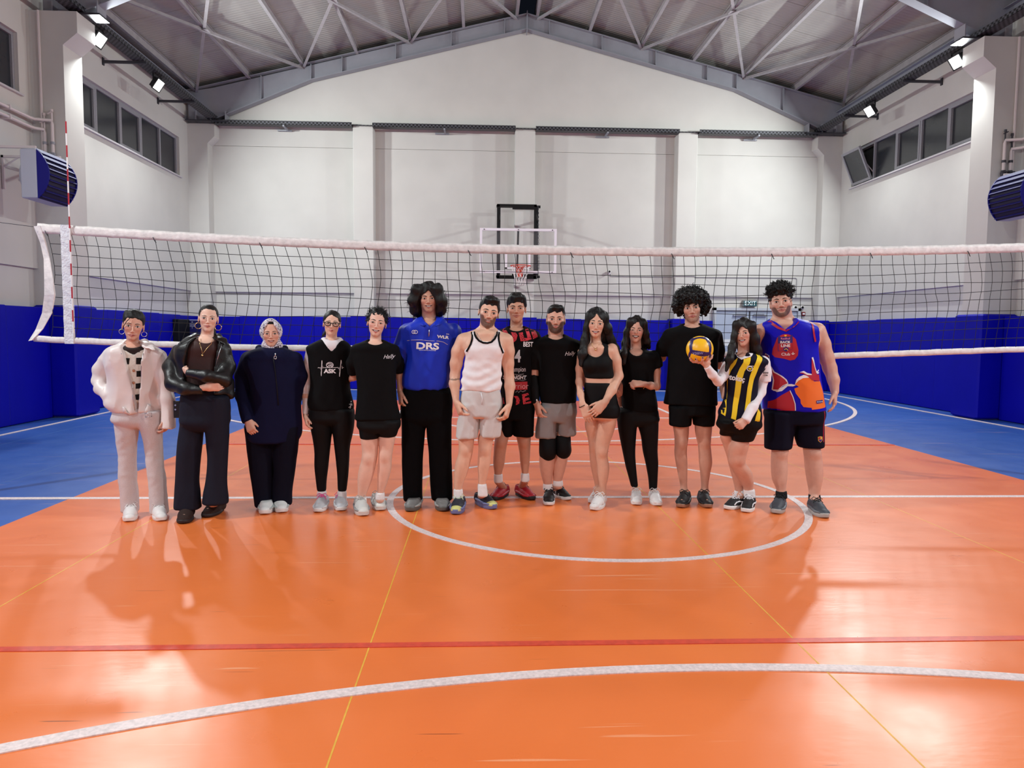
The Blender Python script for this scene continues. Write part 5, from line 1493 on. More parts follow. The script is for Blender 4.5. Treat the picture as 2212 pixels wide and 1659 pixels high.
# ------------------------------------------------------------------ woman in the black leather jacket
def woman_leather():
    p = Person('woman with folded arms in a black leather jacket, brown top and dark flared jeans', *A_, Yof(*A_, (700, 1606)), (238, 200, 182), (186, 104, 100))
    p.begin((800, 1540))
    hd = set_head(p, (886, 52), (872, 252), .04, roll=5, mw=.12, smile=.8, zm=-.265, jw=.86, nose=.95, chin=.9, lipk=1.15, fem=1)
    inner = [(285, 800, 915), (310, 770, 940), (350, 725, 975), (430, 715, 960), (520, 720, 955), (620, 715, 985), (690, 705, 1005)]
    trunk(p, inner, .105); neck(p, (868, 305), 42)
    Lg = [(700, 690, 850), (800, 690, 848), (900, 681, 845), (1000, 668, 836), (1150, 658, 820), (1300, 650, 812), (1400, 645, 820), (1492, 640, 828)]
    Rg = [(700, 850, 1018), (800, 852, 1026), (900, 852, 1024), (1000, 862, 1021), (1150, 876, 1012), (1300, 862, 1008), (1400, 845, 1015), (1458, 838, 1019)]
    M_jean = fab('denim_indigo', (15, 17, 34), .8, .12, 350, .12, 90)
    tr = pants(p, 'jeans', [(650, 700, 1005), (720, 690, 1018), (820, 688, 1024), (900, 700, 1010), (945, 770, 930)], [Lg, Rg], M_jean, .116, .95, amp=.003, f=30)
    arm(p, p.body, [(690, 380, 0), (625, 520, -.02), (640, 630, -.10), (760, 650, -.18), (880, 638, -.19)], [30, 28, 26, 22, 18]); arm(p, p.body, [(985, 380, 0), (1015, 520, -.02), (985, 585, -.12), (850, 545, -.23), (735, 528, -.20)], [30, 28, 26, 22, 18])
    p.hand((735, 528, -.20), (692, 520, -.12), (0, .9, .3), (0, -.2, 1), .12, curl=(.5, .6, .5), thumb_open=0); p.hand((865, 640, -.19), (985, 628, -.15), (0, .9, .3), (0, -.2, 1), .165, curl=(.35, .4, .3))
    foot(p, (700, 1606), -8, (735, 1480), 30, .25); foot(p, (850, 1562), -30, (900, 1450), 30, .25)
    body = p.finish_body(blush=.6)
    face_parts(hd, p.root, .035, .0105)
    sh = hair_shape(hd, (.338, .425, .36), (0, .08, .16), .30, -.10, -.28)
    sh.u(hair_func(hd, lambda q: c_(q, (.1, .42, -.02), (.28, .36, -.75), .10, .05), 1.1), .05); hairmesh(p, sh, amp=.0012, f=80)
    for c in ((808, 207, -.02), (948, 218, -.02)): hoop(p, c, .023, M_gold)
    tp = top(p, 'top', [(292, 790, 925), (312, 765, 945), (350, 722, 975), (430, 712, 962), (520, 716, 958), (620, 712, 988), (665, 705, 1000)], fab('top_brown', (58, 34, 32), .6), .112, necks=[(862, 282, 64, 50)], amp=.0025)
    necklace(p, [(812, 300), (820, 330), (838, 380), (840, 408), (846, 400), (870, 365), (892, 335), (905, 310)], [tp, body], M_gold, 3)
    sew(p, tr)
    M_l = mat('leather_black', (15, 14, 15), .42, spec=.45, var=.2, vscale=12, bump=.15, bscale=60)
    J = Shape(); J.u(p.loft([(285, 790, 950), (310, 735, 990), (345, 672, 1020), (400, 650, 1030), (500, 670, 1015), (600, 680, 1015), (690, 690, 1030)], depth=.138, p=2.3), .02)
    frontcut(p, J, [(270, 775, 945), (320, 762, 938), (400, 742, 925), (520, 722, 915), (700, 700, 910)], .0)
    chains = (([(672, 390, 0), (618, 500, -.01), (630, 615, -.09), (720, 650, -.17), (846, 662, -.185)], [52, 54, 52, 44, 32]), ([(995, 385, 0), (1015, 500, -.01), (990, 585, -.11), (870, 560, -.225), (728, 538, -.205)], [46, 50, 50, 40, 31]))
    for pts, rad in chains:
        for i in range(len(pts)-1): J.u((Sleeve if i == len(pts)-2 else Cone)(p.P(*pts[i]), p.P(*pts[i+1]), rad[i]*p.k, rad[i+1]*p.k), .03)
    J.u(Cone(p.P(1030, 600, .04), p.P(1032, 690, .04), 32*p.k, 34*p.k), .04)
    J.post = lambda P: .0035*wob(P, 34, 2, (1, .6, 1))+.0045*wob(P, 62, 5, (1, .6, 1))*wob(P, 20, 7)
    jk = p.add('jacket', J, M_l, .0085)
    for sx, pts, rad in ((-1, [(835, 270, .10), (775, 275, .05), (735, 300, -.05), (680, 330, -.10)], [14, 24, 34, 18]), (1, [(880, 272, .10), (945, 280, .05), (975, 305, -.03), (1005, 335, -.07)], [14, 22, 26, 14])):
        C = Shape(); locks(p, C, pts, rad, .02, ((sx*.35, -.5, .8), .30)); p.add('collar', C, M_l, .007)
    zipline(p, 'zip', [(960, 335), (945, 400), (928, 480)], jk, M_silver, .003)
    st = MB(); a = p.P(655, 735, -.02); st.box(a[0]-.022, a[0]+.022, a[1]-.006, a[1]+.006, p.P(660, 852)[2], a[2]); st.build('belt_end', M_l, p.root)
    for v in (765, 795): w = p.P(650, v, -.02); MB().lathe([(.007, -.002), (.007, .002)], (w[0], w[1]-.008, w[2]), 10, 'y').build('eyelet', M_silver, p.root)
    su = fab('suede_brown', (50, 34, 30), .9, .3, 200)
    shoe(p, (700, 1606), -8, .27, .112, su, mat('sole_dark', (34, 28, 28), .6), None, .024, .10, boot=.16); shoe(p, (850, 1562), -30, .27, .112, su, mat('sole_dark', (34, 28, 28), .6), None, .024, .10, boot=.16)

# ------------------------------------------------------------------ woman in the navy tunic and headscarf
def woman_scarf():
    p = Person('woman in a patterned headscarf and long navy hooded tunic with navy trousers', *B_, Yof(*B_, (265, 1540)), (224, 174, 154), (190, 112, 106))
    p.begin((320, 1500))
    hd = set_head(p, (308, 168), (315, 358), .02, roll=-1, mw=.135, smile=.9, mopen=.25, zm=-.26, jw=1.05, fw=1.05, ears=False, lipk=1.1, fem=1)
    tor = [(355, 250, 375), (375, 195, 430), (410, 140, 480), (480, 135, 500), (600, 165, 520), (720, 178, 516), (850, 182, 520), (960, 170, 508)]
    trunk(p, tor, .14, .02); neck(p, (312, 380), 52)
    Lg = [(900, 128, 330), (1020, 138, 332), (1150, 152, 330), (1250, 168, 328), (1400, 190, 326), (1482, 198, 325)]
    Rg = [(900, 320, 520), (1020, 326, 506), (1150, 330, 488), (1250, 332, 474), (1400, 330, 458), (1465, 334, 458)]
    M_nv = fab('navy_cotton', (13, 15, 46), .85, spec=.15); M_nv2 = fab('navy_trouser', (8, 9, 26), .85, spec=.15)
    tr = pants(p, 'trousers', [(850, 150, 505), (940, 140, 512), (1020, 180, 470)], [Lg, Rg], M_nv2, .122, 1.0, amp=.004, f=22)
    arm(p, p.body, [(150, 440, 0), (110, 560, -.01), (105, 700, -.06), (146, 860, -.14)], [40, 38, 32, 20]); arm(p, p.body, [(490, 440, 0), (520, 560, .04), (515, 660, .08), (470, 760, .14)], [40, 36, 30, 20])
    p.hand((146, 872, -.145), (176, 950, -.17), (.3, .9, 0), (.9, -.3, 0), .165, curl=(.45, .5, .4))
    foot(p, (265, 1540), -6, (262, 1450), 30, .25); foot(p, (392, 1528), 5, (395, 1440), 30, .25)
    body = p.finish_body(blush=.6)
    face_parts(hd, p.root, .028, .013, teeth=True)
    # headscarf
    M_sc = bpy.data.materials.new('scarf_print'); M_sc.use_nodes = True; nt = M_sc.node_tree; bs = nt.nodes['Principled BSDF']; bs.inputs['Roughness'].default_value = .6
    tc = nt.nodes.new('ShaderNodeTexCoord'); vo = nt.nodes.new('ShaderNodeTexNoise'); vo.inputs['Scale'].default_value = 34; vo.inputs['Detail'].default_value = 3; vo.inputs['Distortion'].default_value = 2.2
    cr = nt.nodes.new('ShaderNodeValToRGB'); cr.color_ramp.interpolation = 'CONSTANT'
    els = [(0, (28, 24, 36)), (.40, (96, 84, 120)), (.46, (206, 200, 208)), (.56, (232, 226, 228)), (.62, (176, 140, 164)), (.68, (50, 40, 54))]
    cr.color_ramp.elements[0].color = lin(els[0][1]); cr.color_ramp.elements[1].position = els[1][0]; cr.color_ramp.elements[1].color = lin(els[1][1])
    for pos, c in els[2:]: e = cr.color_ramp.elements.new(pos); e.color = lin(c)
    nt.links.new(tc.outputs['Object'], vo.inputs['Vector']); nt.links.new(vo.outputs['Fac'], cr.inputs['Fac']); nt.links.new(cr.outputs['Color'], bs.inputs['Base Color'])
    cap = Shape(); cap.u(hair_func(hd, lambda q: smax(e_(q, (0, .06, .17), (.35, .43, .37)), -smax(q[..., 2]-.36, q[..., 1]+.02, .05), .03)), .01); p.add('under_cap', cap, M_blk2, .007)
    S = Shape()
    def sc(q):
        x = np.abs(q[..., 0])
        d = e_(q, (0, .06, .12), (.415, .50, .46)); d = smin(d, e_(q, (.02, .0, -.42), (.40, .40, .26)), .12)
        face = e_(q, (0, -.45, -.055), (.285, .42, .46)); tri = e_(q, (0, -.42, .36), (.14, .3, .16))
        return smax(smax(d, -face, .04), -tri, .05)
    S.u(hair_func(hd, sc, .95), .01); S.post = lambda P: .004*wob(P, 45, 3, (1, .6, 1))
    p.add('headscarf', S, M_sc, .006)
    tu = top(p, 'tunic', [(352, 255, 372), (372, 192, 432), (405, 140, 482), (470, 120, 512), (560, 150, 528), (680, 172, 520), (800, 180, 520), (900, 172, 524), (985, 150, 515), (1020, 165, 495)], M_nv, .156,
             [([(160, 445, 0), (110, 560, -.01), (108, 700, -.06), (146, 885, -.145)], [62, 54, 48, 38]), ([(480, 445, 0), (518, 560, .03), (512, 665, .07), (480, 740, .1)], [56, 52, 44, 36])], amp=.005, f=16, seed=6, h=.010)
    C = Shape(); locks(p, C, [(312, 372, .12), (228, 368, .06), (235, 395, -.06), (305, 418, -.13), (335, 420, -.13), (392, 398, -.06), (405, 370, .06), (312, 372, .12)], [22, 24, 18, 12, 12, 18, 24, 22], .02); p.add('hood', C, M_nv, .009)
    zipline(p, 'zip', [(340, 430), (352, 520), (365, 640), (374, 762)], tu, fab('zip_tape', (14, 14, 26)), .004)
    w = p.P(341, 400, -.19); mb = MB(); mb.tube([w, w-[0, .003, .022]], .004, 6); mb.tube([w+[.010*math.cos(a), -.004, -.034+.012*math.sin(a)] for a in np.linspace(0, 6.28, 17)[:-1]], .0025, 5, closed=True); mb.build('zip_pull', M_silver, p.root, True)
    sew(p, tr)
    u = mat('shoe_white_leather', (226, 228, 226), .5)
    for t, a in (((265, 1540), -6), ((392, 1528), 5)): shoe(p, t, a, .265, .105, u, M_solew, None, .034, .085, accent=('panel', mat('shoe_silver', (176, 182, 180), .4)), toe_cap=mat('toe_black', (34, 34, 36), .6) if False else None)
    
# ------------------------------------------------------------------ woman with glasses in the black vest shirt
def woman_glasses():
    p = Person('woman with black glasses in a black ASK volleyball vest over a white shirt', *B_, Yof(*B_, (640, 1525)), (238, 198, 178), (192, 112, 110))
    p.begin((730, 1480))
    hd = set_head(p, (745, 95), (733, 280), .05, roll=4.5, mw=.13, smile=.9, zm=-.26, jw=.98, fw=1.02, nose=.8, chin=.92, lipk=1.1, fem=1)
    tor = [(305, 675, 795), (325, 640, 835), (350, 585, 865), (420, 580, 868), (520, 588, 866), (640, 590, 866), (720, 578, 878), (790, 582, 892)]
    trunk(p, tor, .105); neck(p, (735, 318), 38)
    Lg = [(790, 580, 738), (890, 584, 740), (1000, 604, 733), (1100, 616, 723), (1200, 616, 713), (1300, 627, 701), (1372, 635, 698)]
    Rg = [(790, 735, 894), (890, 742, 896), (960, 746, 886), (1050, 755, 866), (1150, 766, 860), (1250, 775, 854), (1372, 780, 840)]
    tr = pants(p, 'leggings', [(770, 590, 885), (820, 580, 894), (870, 590, 888), (905, 665, 810)], [Lg, Rg], M_blk2, .115, 1.05, amp=.0012)
    arm(p, p.body, [(590, 385, 0), (566, 500, .01), (560, 600, .01), (556, 700, -.01), (552, 835, -.03)], [28, 28, 25, 24, 16]); arm(p, p.body, [(848, 385, 0), (880, 480, .06), (900, 560, .12), (960, 600, .18)], [30, 28, 24, 20])
    p.hand((552, 838, -.03), (566, 905, -.05), (1, .2, 0), (0, -1, 0), .155, curl=(.35, .4, .3))
    l1 = [(1360, 640, 695), (1440, 638, 697)]; l2 = [(1360, 783, 837), (1440, 780, 838)]; legs(p, l1, l2)
    foot(p, (635, 1526), -14, (665, 1440), 26, .25); foot(p, (805, 1516), 2, (808, 1430), 26, .25)
    body = p.finish_body(blush=.7)
    face_parts(hd, p.root, .022, .011, brow_up=.012)
    sh = hair_shape(hd, (.348, .43, .375), (0, .08, .165), .29, -.06, -.25); sh.u(hair_func(hd, lambda q: c_(q, (-.05, .40, -.05), (-.3, .33, -.5), .10, .06), 1.0), .05); hairmesh(p, sh, amp=.003, f=90)
    # spectacles
    M_sp = mat('spectacle_black', (18, 18, 20), .3); g = MB()
    fy = hd.surf(.14, -.03)-.045
    for sx in (-1, 1):
        g.tube([hd.wor((sx*.155+.115*math.cos(a), fy+.03*abs(math.cos(a)*sx > 0)*max(0, math.cos(a)*sx), -.012+.085*math.sin(a)*(1.0 if math.sin(a) < 0 else .85))) for a in np.linspace(0, 2*math.pi, 29)[:-1]], .0032, 6, closed=True)
        g.tube([hd.wor((sx*.268, fy+.03, .03)), hd.wor((sx*.33, -.12, .03)), hd.wor((sx*.35, .06, .02))], .003, 6)
    g.tube([hd.wor((-.045, fy, .01)), hd.wor((0, fy-.012, .02)), hd.wor((.045, fy, .01))], .003, 6); g.build('glasses', M_sp, p.root, True)
    M_ws = fab('shirt_white', (236, 230, 234), .8)
    ws = top(p, 'undershirt', [(288, 668, 806), (318, 650, 825), (345, 600, 860), (400, 585, 866), (470, 585, 862)], M_ws, .112, [([(592, 385, 0), (566, 500, .01), (558, 640, .0), (552, 832, -.03)], [36, 34, 29, 22])], [(738, 278, 58, 34)], amp=.0015)
    def vc(T): frontcut(p, T, [(270, 655, 815), (300, 662, 806), (385, 733, 743)], .03); T.cut(Ell(p.P(560, 455, 0), (22*p.k, .3, 105*p.k)), .01)
    vs = top(p, 'vest', [(300, 660, 815), (322, 620, 845), (348, 572, 870), (430, 572, 874), (540, 586, 868), (640, 588, 866), (715, 572, 882), (770, 572, 892), (800, 585, 890)], M_blk, .122, extra=vc, amp=.004, f=24)
    o5, s5 = (650, 730), 10.37
    c5 = lambda q: conv(p, o5, s5, q)
    text_print(p, 'lettering', 'ASK', c5([(663, 740)])[0], 30, vs, M_pw, -1, .05, 1.15)
    line_print(p, 'pulse_print', c5([(395, 668), (420, 658), (440, 672), (455, 650), (472, 850), (490, 500), (510, 680), (528, 650), (545, 662), (620, 662)]), [3, 3, 3, 3, 4, 5, 4, 3, 3, 3], vs, M_pw)
    line_print(p, 'pulse_print', c5([(700, 662), (810, 662), (828, 655), (842, 690), (856, 655), (864, 868), (896, 495), (920, 690), (935, 660), (948, 668)]), [3, 3, 3, 3, 3, 4, 5, 4, 3, 3], vs, M_pw)
    ball = [(660+74*math.cos(a), 605+60*math.sin(a)) for a in np.linspace(0, 6.283, 25)[:-1]]; line_print(p, 'ball_print', c5(ball+ball[:2]), 4, vs, M_pw)
    for cv in ([(605, 590), (640, 570), (690, 580), (725, 610)], [(610, 640), (650, 605), (690, 610), (720, 640)], [(640, 655), (668, 620), (700, 650)]): line_print(p, 'ball_print', c5(cv), 4, vs, M_pw)
    lg = sew(p, tr)
    for q in ([(1092, 1430), (1090, 1460)], [(1060, 1500), (1095, 1490), (1125, 1530)], [(1095, 1500), (1080, 1550), (1050, 1570)], [(1090, 1550), (1075, 1595)]): line_print(p, 'player_print', c5(q), 5, vs, M_pw)
    sock(p, [(1368, 638, 697), (1440, 636, 698)], M_sockw); sock(p, [(1368, 780, 838), (1440, 778, 840)], M_sockw)
    gr = mat('shoe_grey', (190, 190, 194), .6); pk = mat('lace_pink', (236, 70, 150), .6)
    shoe(p, (635, 1526), -14, .255, .096, gr, M_solew, pk, .028, .095, accent=('panel', mat('shoe_grey_light', (210, 208, 210), .5)), laces=5); shoe(p, (805, 1516), 2, .255, .096, gr, M_solew, pk, .028, .095, accent=('panel', mat('shoe_grey_light', (210, 208, 210), .5)), laces=5)

# ------------------------------------------------------------------ woman with curly tied hair in the black tee
def woman_tee():
    p = Person('smiling woman with curly tied back hair in a long black tee and cycling shorts', *B_, Yof(*B_, (960, 1552)), (238, 196, 178), (196, 104, 104))
    p.begin((1010, 1480))
    hd = set_head(p, (1064, 80), (1046, 285), .05, roll=8, mw=.14, smile=1.1, mopen=.6, zm=-.27, jw=.92, chin=.95, lipk=1.1, fem=1)
    tor = [(312, 990, 1090), (330, 950, 1130), (350, 905, 1170), (400, 900, 1180), (520, 912, 1180), (640, 925, 1180), (760, 915, 1195), (880, 915, 1205)]
    trunk(p, tor, .105); neck(p, (1045, 330), 38)
    arm(p, p.body, [(915, 385, 0), (885, 480, .05), (892, 570, .10), (840, 590, .15), (780, 600, .18)], [32, 30, 24, 22, 18]); arm(p, p.body, [(1172, 375, .02), (1205, 480, .10), (1225, 580, .16), (1240, 680, .18)], [32, 30, 26, 20])
    Lg = [(870, 918, 1068), (950, 930, 1066), (1003, 937, 1066)]; Rg = [(870, 1066, 1222), (940, 1068, 1205), (988, 1068, 1190)]
    tr = pants(p, 'cycling_shorts', [(830, 925, 1205), (880, 916, 1220), (930, 930, 1205), (955, 985, 1150)], [Lg, Rg], M_blk2, .110, 1.12, amp=.001)
    L = [(900, 935, 1062), (1000, 941, 1064), (1080, 950, 1060), (1140, 948, 1055), (1200, 932, 1044), (1270, 920, 1028), (1340, 920, 1002), (1410, 920, 976), (1470, 915, 978)]
    R = [(900, 1072, 1200), (990, 1072, 1184), (1080, 1070, 1168), (1140, 1066, 1160), (1220, 1060, 1155), (1300, 1058, 1132), (1385, 1056, 1104), (1440, 1052, 1104)]
    legs(p, L, R, hem=(1000, 985), knee=(1145, 1130))
    foot(p, (965, 1552), 10, (946, 1460), 28, .26); foot(p, (1085, 1514), 8, (1078, 1430), 26, .26)
    body = p.finish_body(blush=.8)
    face_parts(hd, p.root, .020, .016, teeth=True, brow_up=.004)
    sh = hair_shape(hd, (.352, .43, .38), (0, .085, .165), .285, -.06, -.25); sh.u(hair_func(hd, lambda q: e_(q, (0, .42, .12), (.2, .16, .2))), .05); hairmesh(p, sh, amp=.008, f=150, an=(1, 1, 1))
    curls(p, 'hair_curls', M_hair, scatter(hd, 170, (0, .085, .165), (.352, .43, .38), 4, lambda q: q[2] > .30 or (q[1] > -.08 and q[2] > -.05), .98, (.012, .03), .1), .0022, 3, .006)
    tee = top(p, 'tee_shirt', [(302, 985, 1100), (322, 945, 1140), (345, 895, 1185), (400, 888, 1192), (520, 905, 1188), (640, 918, 1190), (760, 912, 1200), (868, 902, 1226)], M_blk, .122, [([(912, 385, 0), (885, 470, .04), (888, 545, .08)], [44, 46, 44]), ([(1170, 380, .02), (1200, 460, .08), (1212, 530, .12)], [44, 44, 42])], [(1043, 302, 64, 42)], amp=.004, f=18)
    text_print(p, 'lettering', 'Hally', (1140, 428), 36, tee, M_pw, 4, -.004, .9, .5)
    sew(p, tr)
    sock(p, [(1405, 916, 978), (1460, 912, 980)], M_sockw); sock(p, [(1378, 1048, 1106), (1430, 1048, 1106)], M_sockw)
    gr = mat('shoe_silver_mesh', (200, 200, 196), .6); la = mat('lace_grey', (180, 176, 172), .6)
    for t, a in (((965, 1552), 10), ((1085, 1514), 8)): shoe(p, t, a, .275, .106, gr, mat('sole_offwhite', (206, 204, 200), .5), la, .036, .10, accent=('panel', mat('shoe_ash', (150, 150, 150), .5)), laces=5, toe_cap=mat('shoe_bone', (216, 214, 208), .5))
# ------------------------------------------------------------------ tall man in the blue pullover
def man_blue():
    p = Person('tall man with long wavy black hair in a blue DRS pullover and wide black trousers', *C_, Yof(*C_, (135, 1588)), (212, 164, 142), (170, 98, 92))
    p.begin((250, 1540))
    hd = set_head(p, (258, 82), (266, 264), .0, roll=-2, mw=.14, smile=1.1, mopen=.5, zm=-.26, jw=.98, nose=1.1, ears=False)
    tor = [(310, 215, 325), (330, 160, 385), (355, 105, 430), (420, 105, 440), (520, 120, 425), (640, 105, 405), (740, 98, 395), (790, 95, 410)]
    trunk(p, tor, .12); neck(p, (270, 325), 48)
    arm(p, p.body, [(110, 385, 0), (78, 490, .01), (76, 590, .0), (74, 680, -.02), (74, 785, -.05)], [40, 36, 30, 27, 19]); arm(p, p.body, [(430, 385, .02), (455, 500, .06), (440, 620, .10), (420, 760, .12)], [40, 36, 32, 22])
    p.hand((74, 790, -.05), (84, 905, -.08), (.9, .3, 0), (.3, -.9, 0), .18, curl=(.55, .6, .45))
    Lg = [(780, 92, 255), (900, 83, 250), (1000, 84, 244), (1200, 86, 229), (1400, 90, 222), (1512, 98, 221)]; Rg = [(780, 250, 414), (900, 247, 418), (1000, 248, 418), (1200, 264, 416), (1400, 272, 420), (1505, 284, 423)]
    tr = pants(p, 'trousers', [(755, 98, 400), (800, 90, 412), (900, 84, 418), (970, 100, 400), (1010, 180, 320)], [Lg, Rg], fab('trouser_black', (7, 7, 9), .9, spec=.12), .125, .95, amp=.004, f=20)
    foot(p, (135, 1590), -10, (165, 1480), 30); foot(p, (365, 1588), 4, (360, 1480), 30)
    body = p.finish_body(beard=dict(col=(.03, .018, .014), dens=.25, moust=.4), blush=.6)
    face_parts(hd, p.root, .024, .018, teeth=True)
    sh = hair_shape(hd, (.39, .47, .41), (0, .08, .165), .32, -.05, -.5, slope=1.1, part=.03)
    for q in (([(250, 85, -.05), (180, 110, -.07), (162, 180, -.06), (175, 250, .0), (195, 285, .03)], [22, 28, 28, 26, 16]), ([(262, 85, -.05), (325, 105, -.08), (345, 180, -.07), (348, 240, -.02), (325, 288, .02)], [22, 28, 30, 28, 18]),
              ([(220, 120, .06), (185, 200, .10), (215, 285, .09)], [52, 44, 24]), ([(305, 120, .06), (335, 200, .10), (310, 290, .09)], [52, 44, 26])): locks(p, sh, *q, k=.04)
    sh.post = lambda P: .008*wob(P, 48, 2, (1, 1, .6))+.0045*wob(P, 130, 6, (1, 1, .25)); p.add('hair', sh, M_hair, .0055)
    rg = np.random.default_rng(5); st = []
    for i in range(70):
        s_ = -1 if i % 2 else 1; v = rg.uniform(95, 290); u = 258+s_*(62+58*math.sin(math.pi*min(1, max(0, (v-60)/240)))**.8)+rg.uniform(-12, 4)*s_
        st.append((p.P(u, v, rg.uniform(-.06, .06)), (s_*.7, rg.uniform(-.5, .3), -.8), rg.uniform(.03, .06)))
    curls(p, 'hair_curls', M_hair, st, .0016, 6, .010)
    M_b = fab('pullover_blue', (14, 46, 184), .55, .04, 200)
    pu = top(p, 'pullover', [(302, 205, 335), (325, 160, 385), (350, 108, 430), (420, 98, 445), (520, 118, 425), (620, 108, 406), (710, 90, 398), (755, 92, 392), (772, 105, 380)], M_b, .142,
             [([(115, 390, 0), (82, 490, .0), (78, 592, -.01)], [56, 48, 36]), ([(428, 388, .02), (452, 490, .05), (440, 600, .09), (425, 690, .11)], [54, 48, 42, 36])], amp=.014, f=22, seed=8, an=(1, .7, .28),
             extra=lambda T: frontcut(p, T, [(270, 222, 330), (300, 225, 328), (352, 268, 274)], .03))
    for sx, pts, rad in ((-1, [(255, 288, .08), (212, 296, .04), (190, 318, -.07), (232, 345, -.150)], [20, 30, 30, 12]), (1, [(285, 288, .08), (332, 294, .04), (350, 318, -.07), (310, 345, -.150)], [20, 30, 30, 12])):
        C = Shape(); locks(p, C, pts, rad, .02, ((sx*.4, -.5, .75), .35)); p.add('collar', C, M_b, .007)
    zipline(p, 'zip', [(271, 352), (270, 385), (268, 420)], pu, M_silver, .004)
    o4, s4 = (860, 680), 9.757; c4 = lambda q: conv(p, o4, s4, q)
    text_print(p, 'lettering', 'DRS', c4([(632, 655)])[0], 46, pu, M_pw, -2, .035, 1.42)
    text_print(p, 'lettering', 'DRIVING RACING STYLE SYSTEM', c4([(625, 745)])[0], 5.5, pu, M_pw, -2, .01, 1.0)
    text_print(p, 'lettering', 'WLR', c4([(950, 468)])[0], 20, pu, M_pw, -6, .05, 1.35)
    text_print(p, 'lettering', 'SYS', c4([(1045, 408)])[0], 7, pu, M_pw, -6, .03, 1.3)
    for cx, rx in ((335, 34), (378, 40)):
        el = [(cx+rx*math.cos(a), 362+34*math.sin(a)) for a in np.linspace(0, 6.283, 17)[:-1]]; line_print(p, 'emblem', c4(el+el[:2]), 3.2, pu, M_pw)
    text_print(p, 'emblem', 'SPORTS CLUB', c4([(345, 412)])[0], 5, pu, mat('print_navy', (10, 16, 90), .6), 0, .01, 1.1)
    M_pip = mat('piping_grey', (190, 180, 200), .5)
    zipline(p, 'piping', c4([(192, 545), (300, 532), (500, 530), (650, 548), (850, 552), (960, 575), (1045, 630)]), pu, M_pip, .0022)
    sew(p, tr)
    g = mat('shoe_taupe', (112, 110, 108), .6)
    for t, a in (((135, 1590), -14), ((365, 1588), 4)): shoe(p, t, a, .29, .115, g, mat('sole_taupe', (86, 84, 80), .5), None, .034, .085, accent=('panel', mat('shoe_light_taupe', (150, 148, 144), .5)))

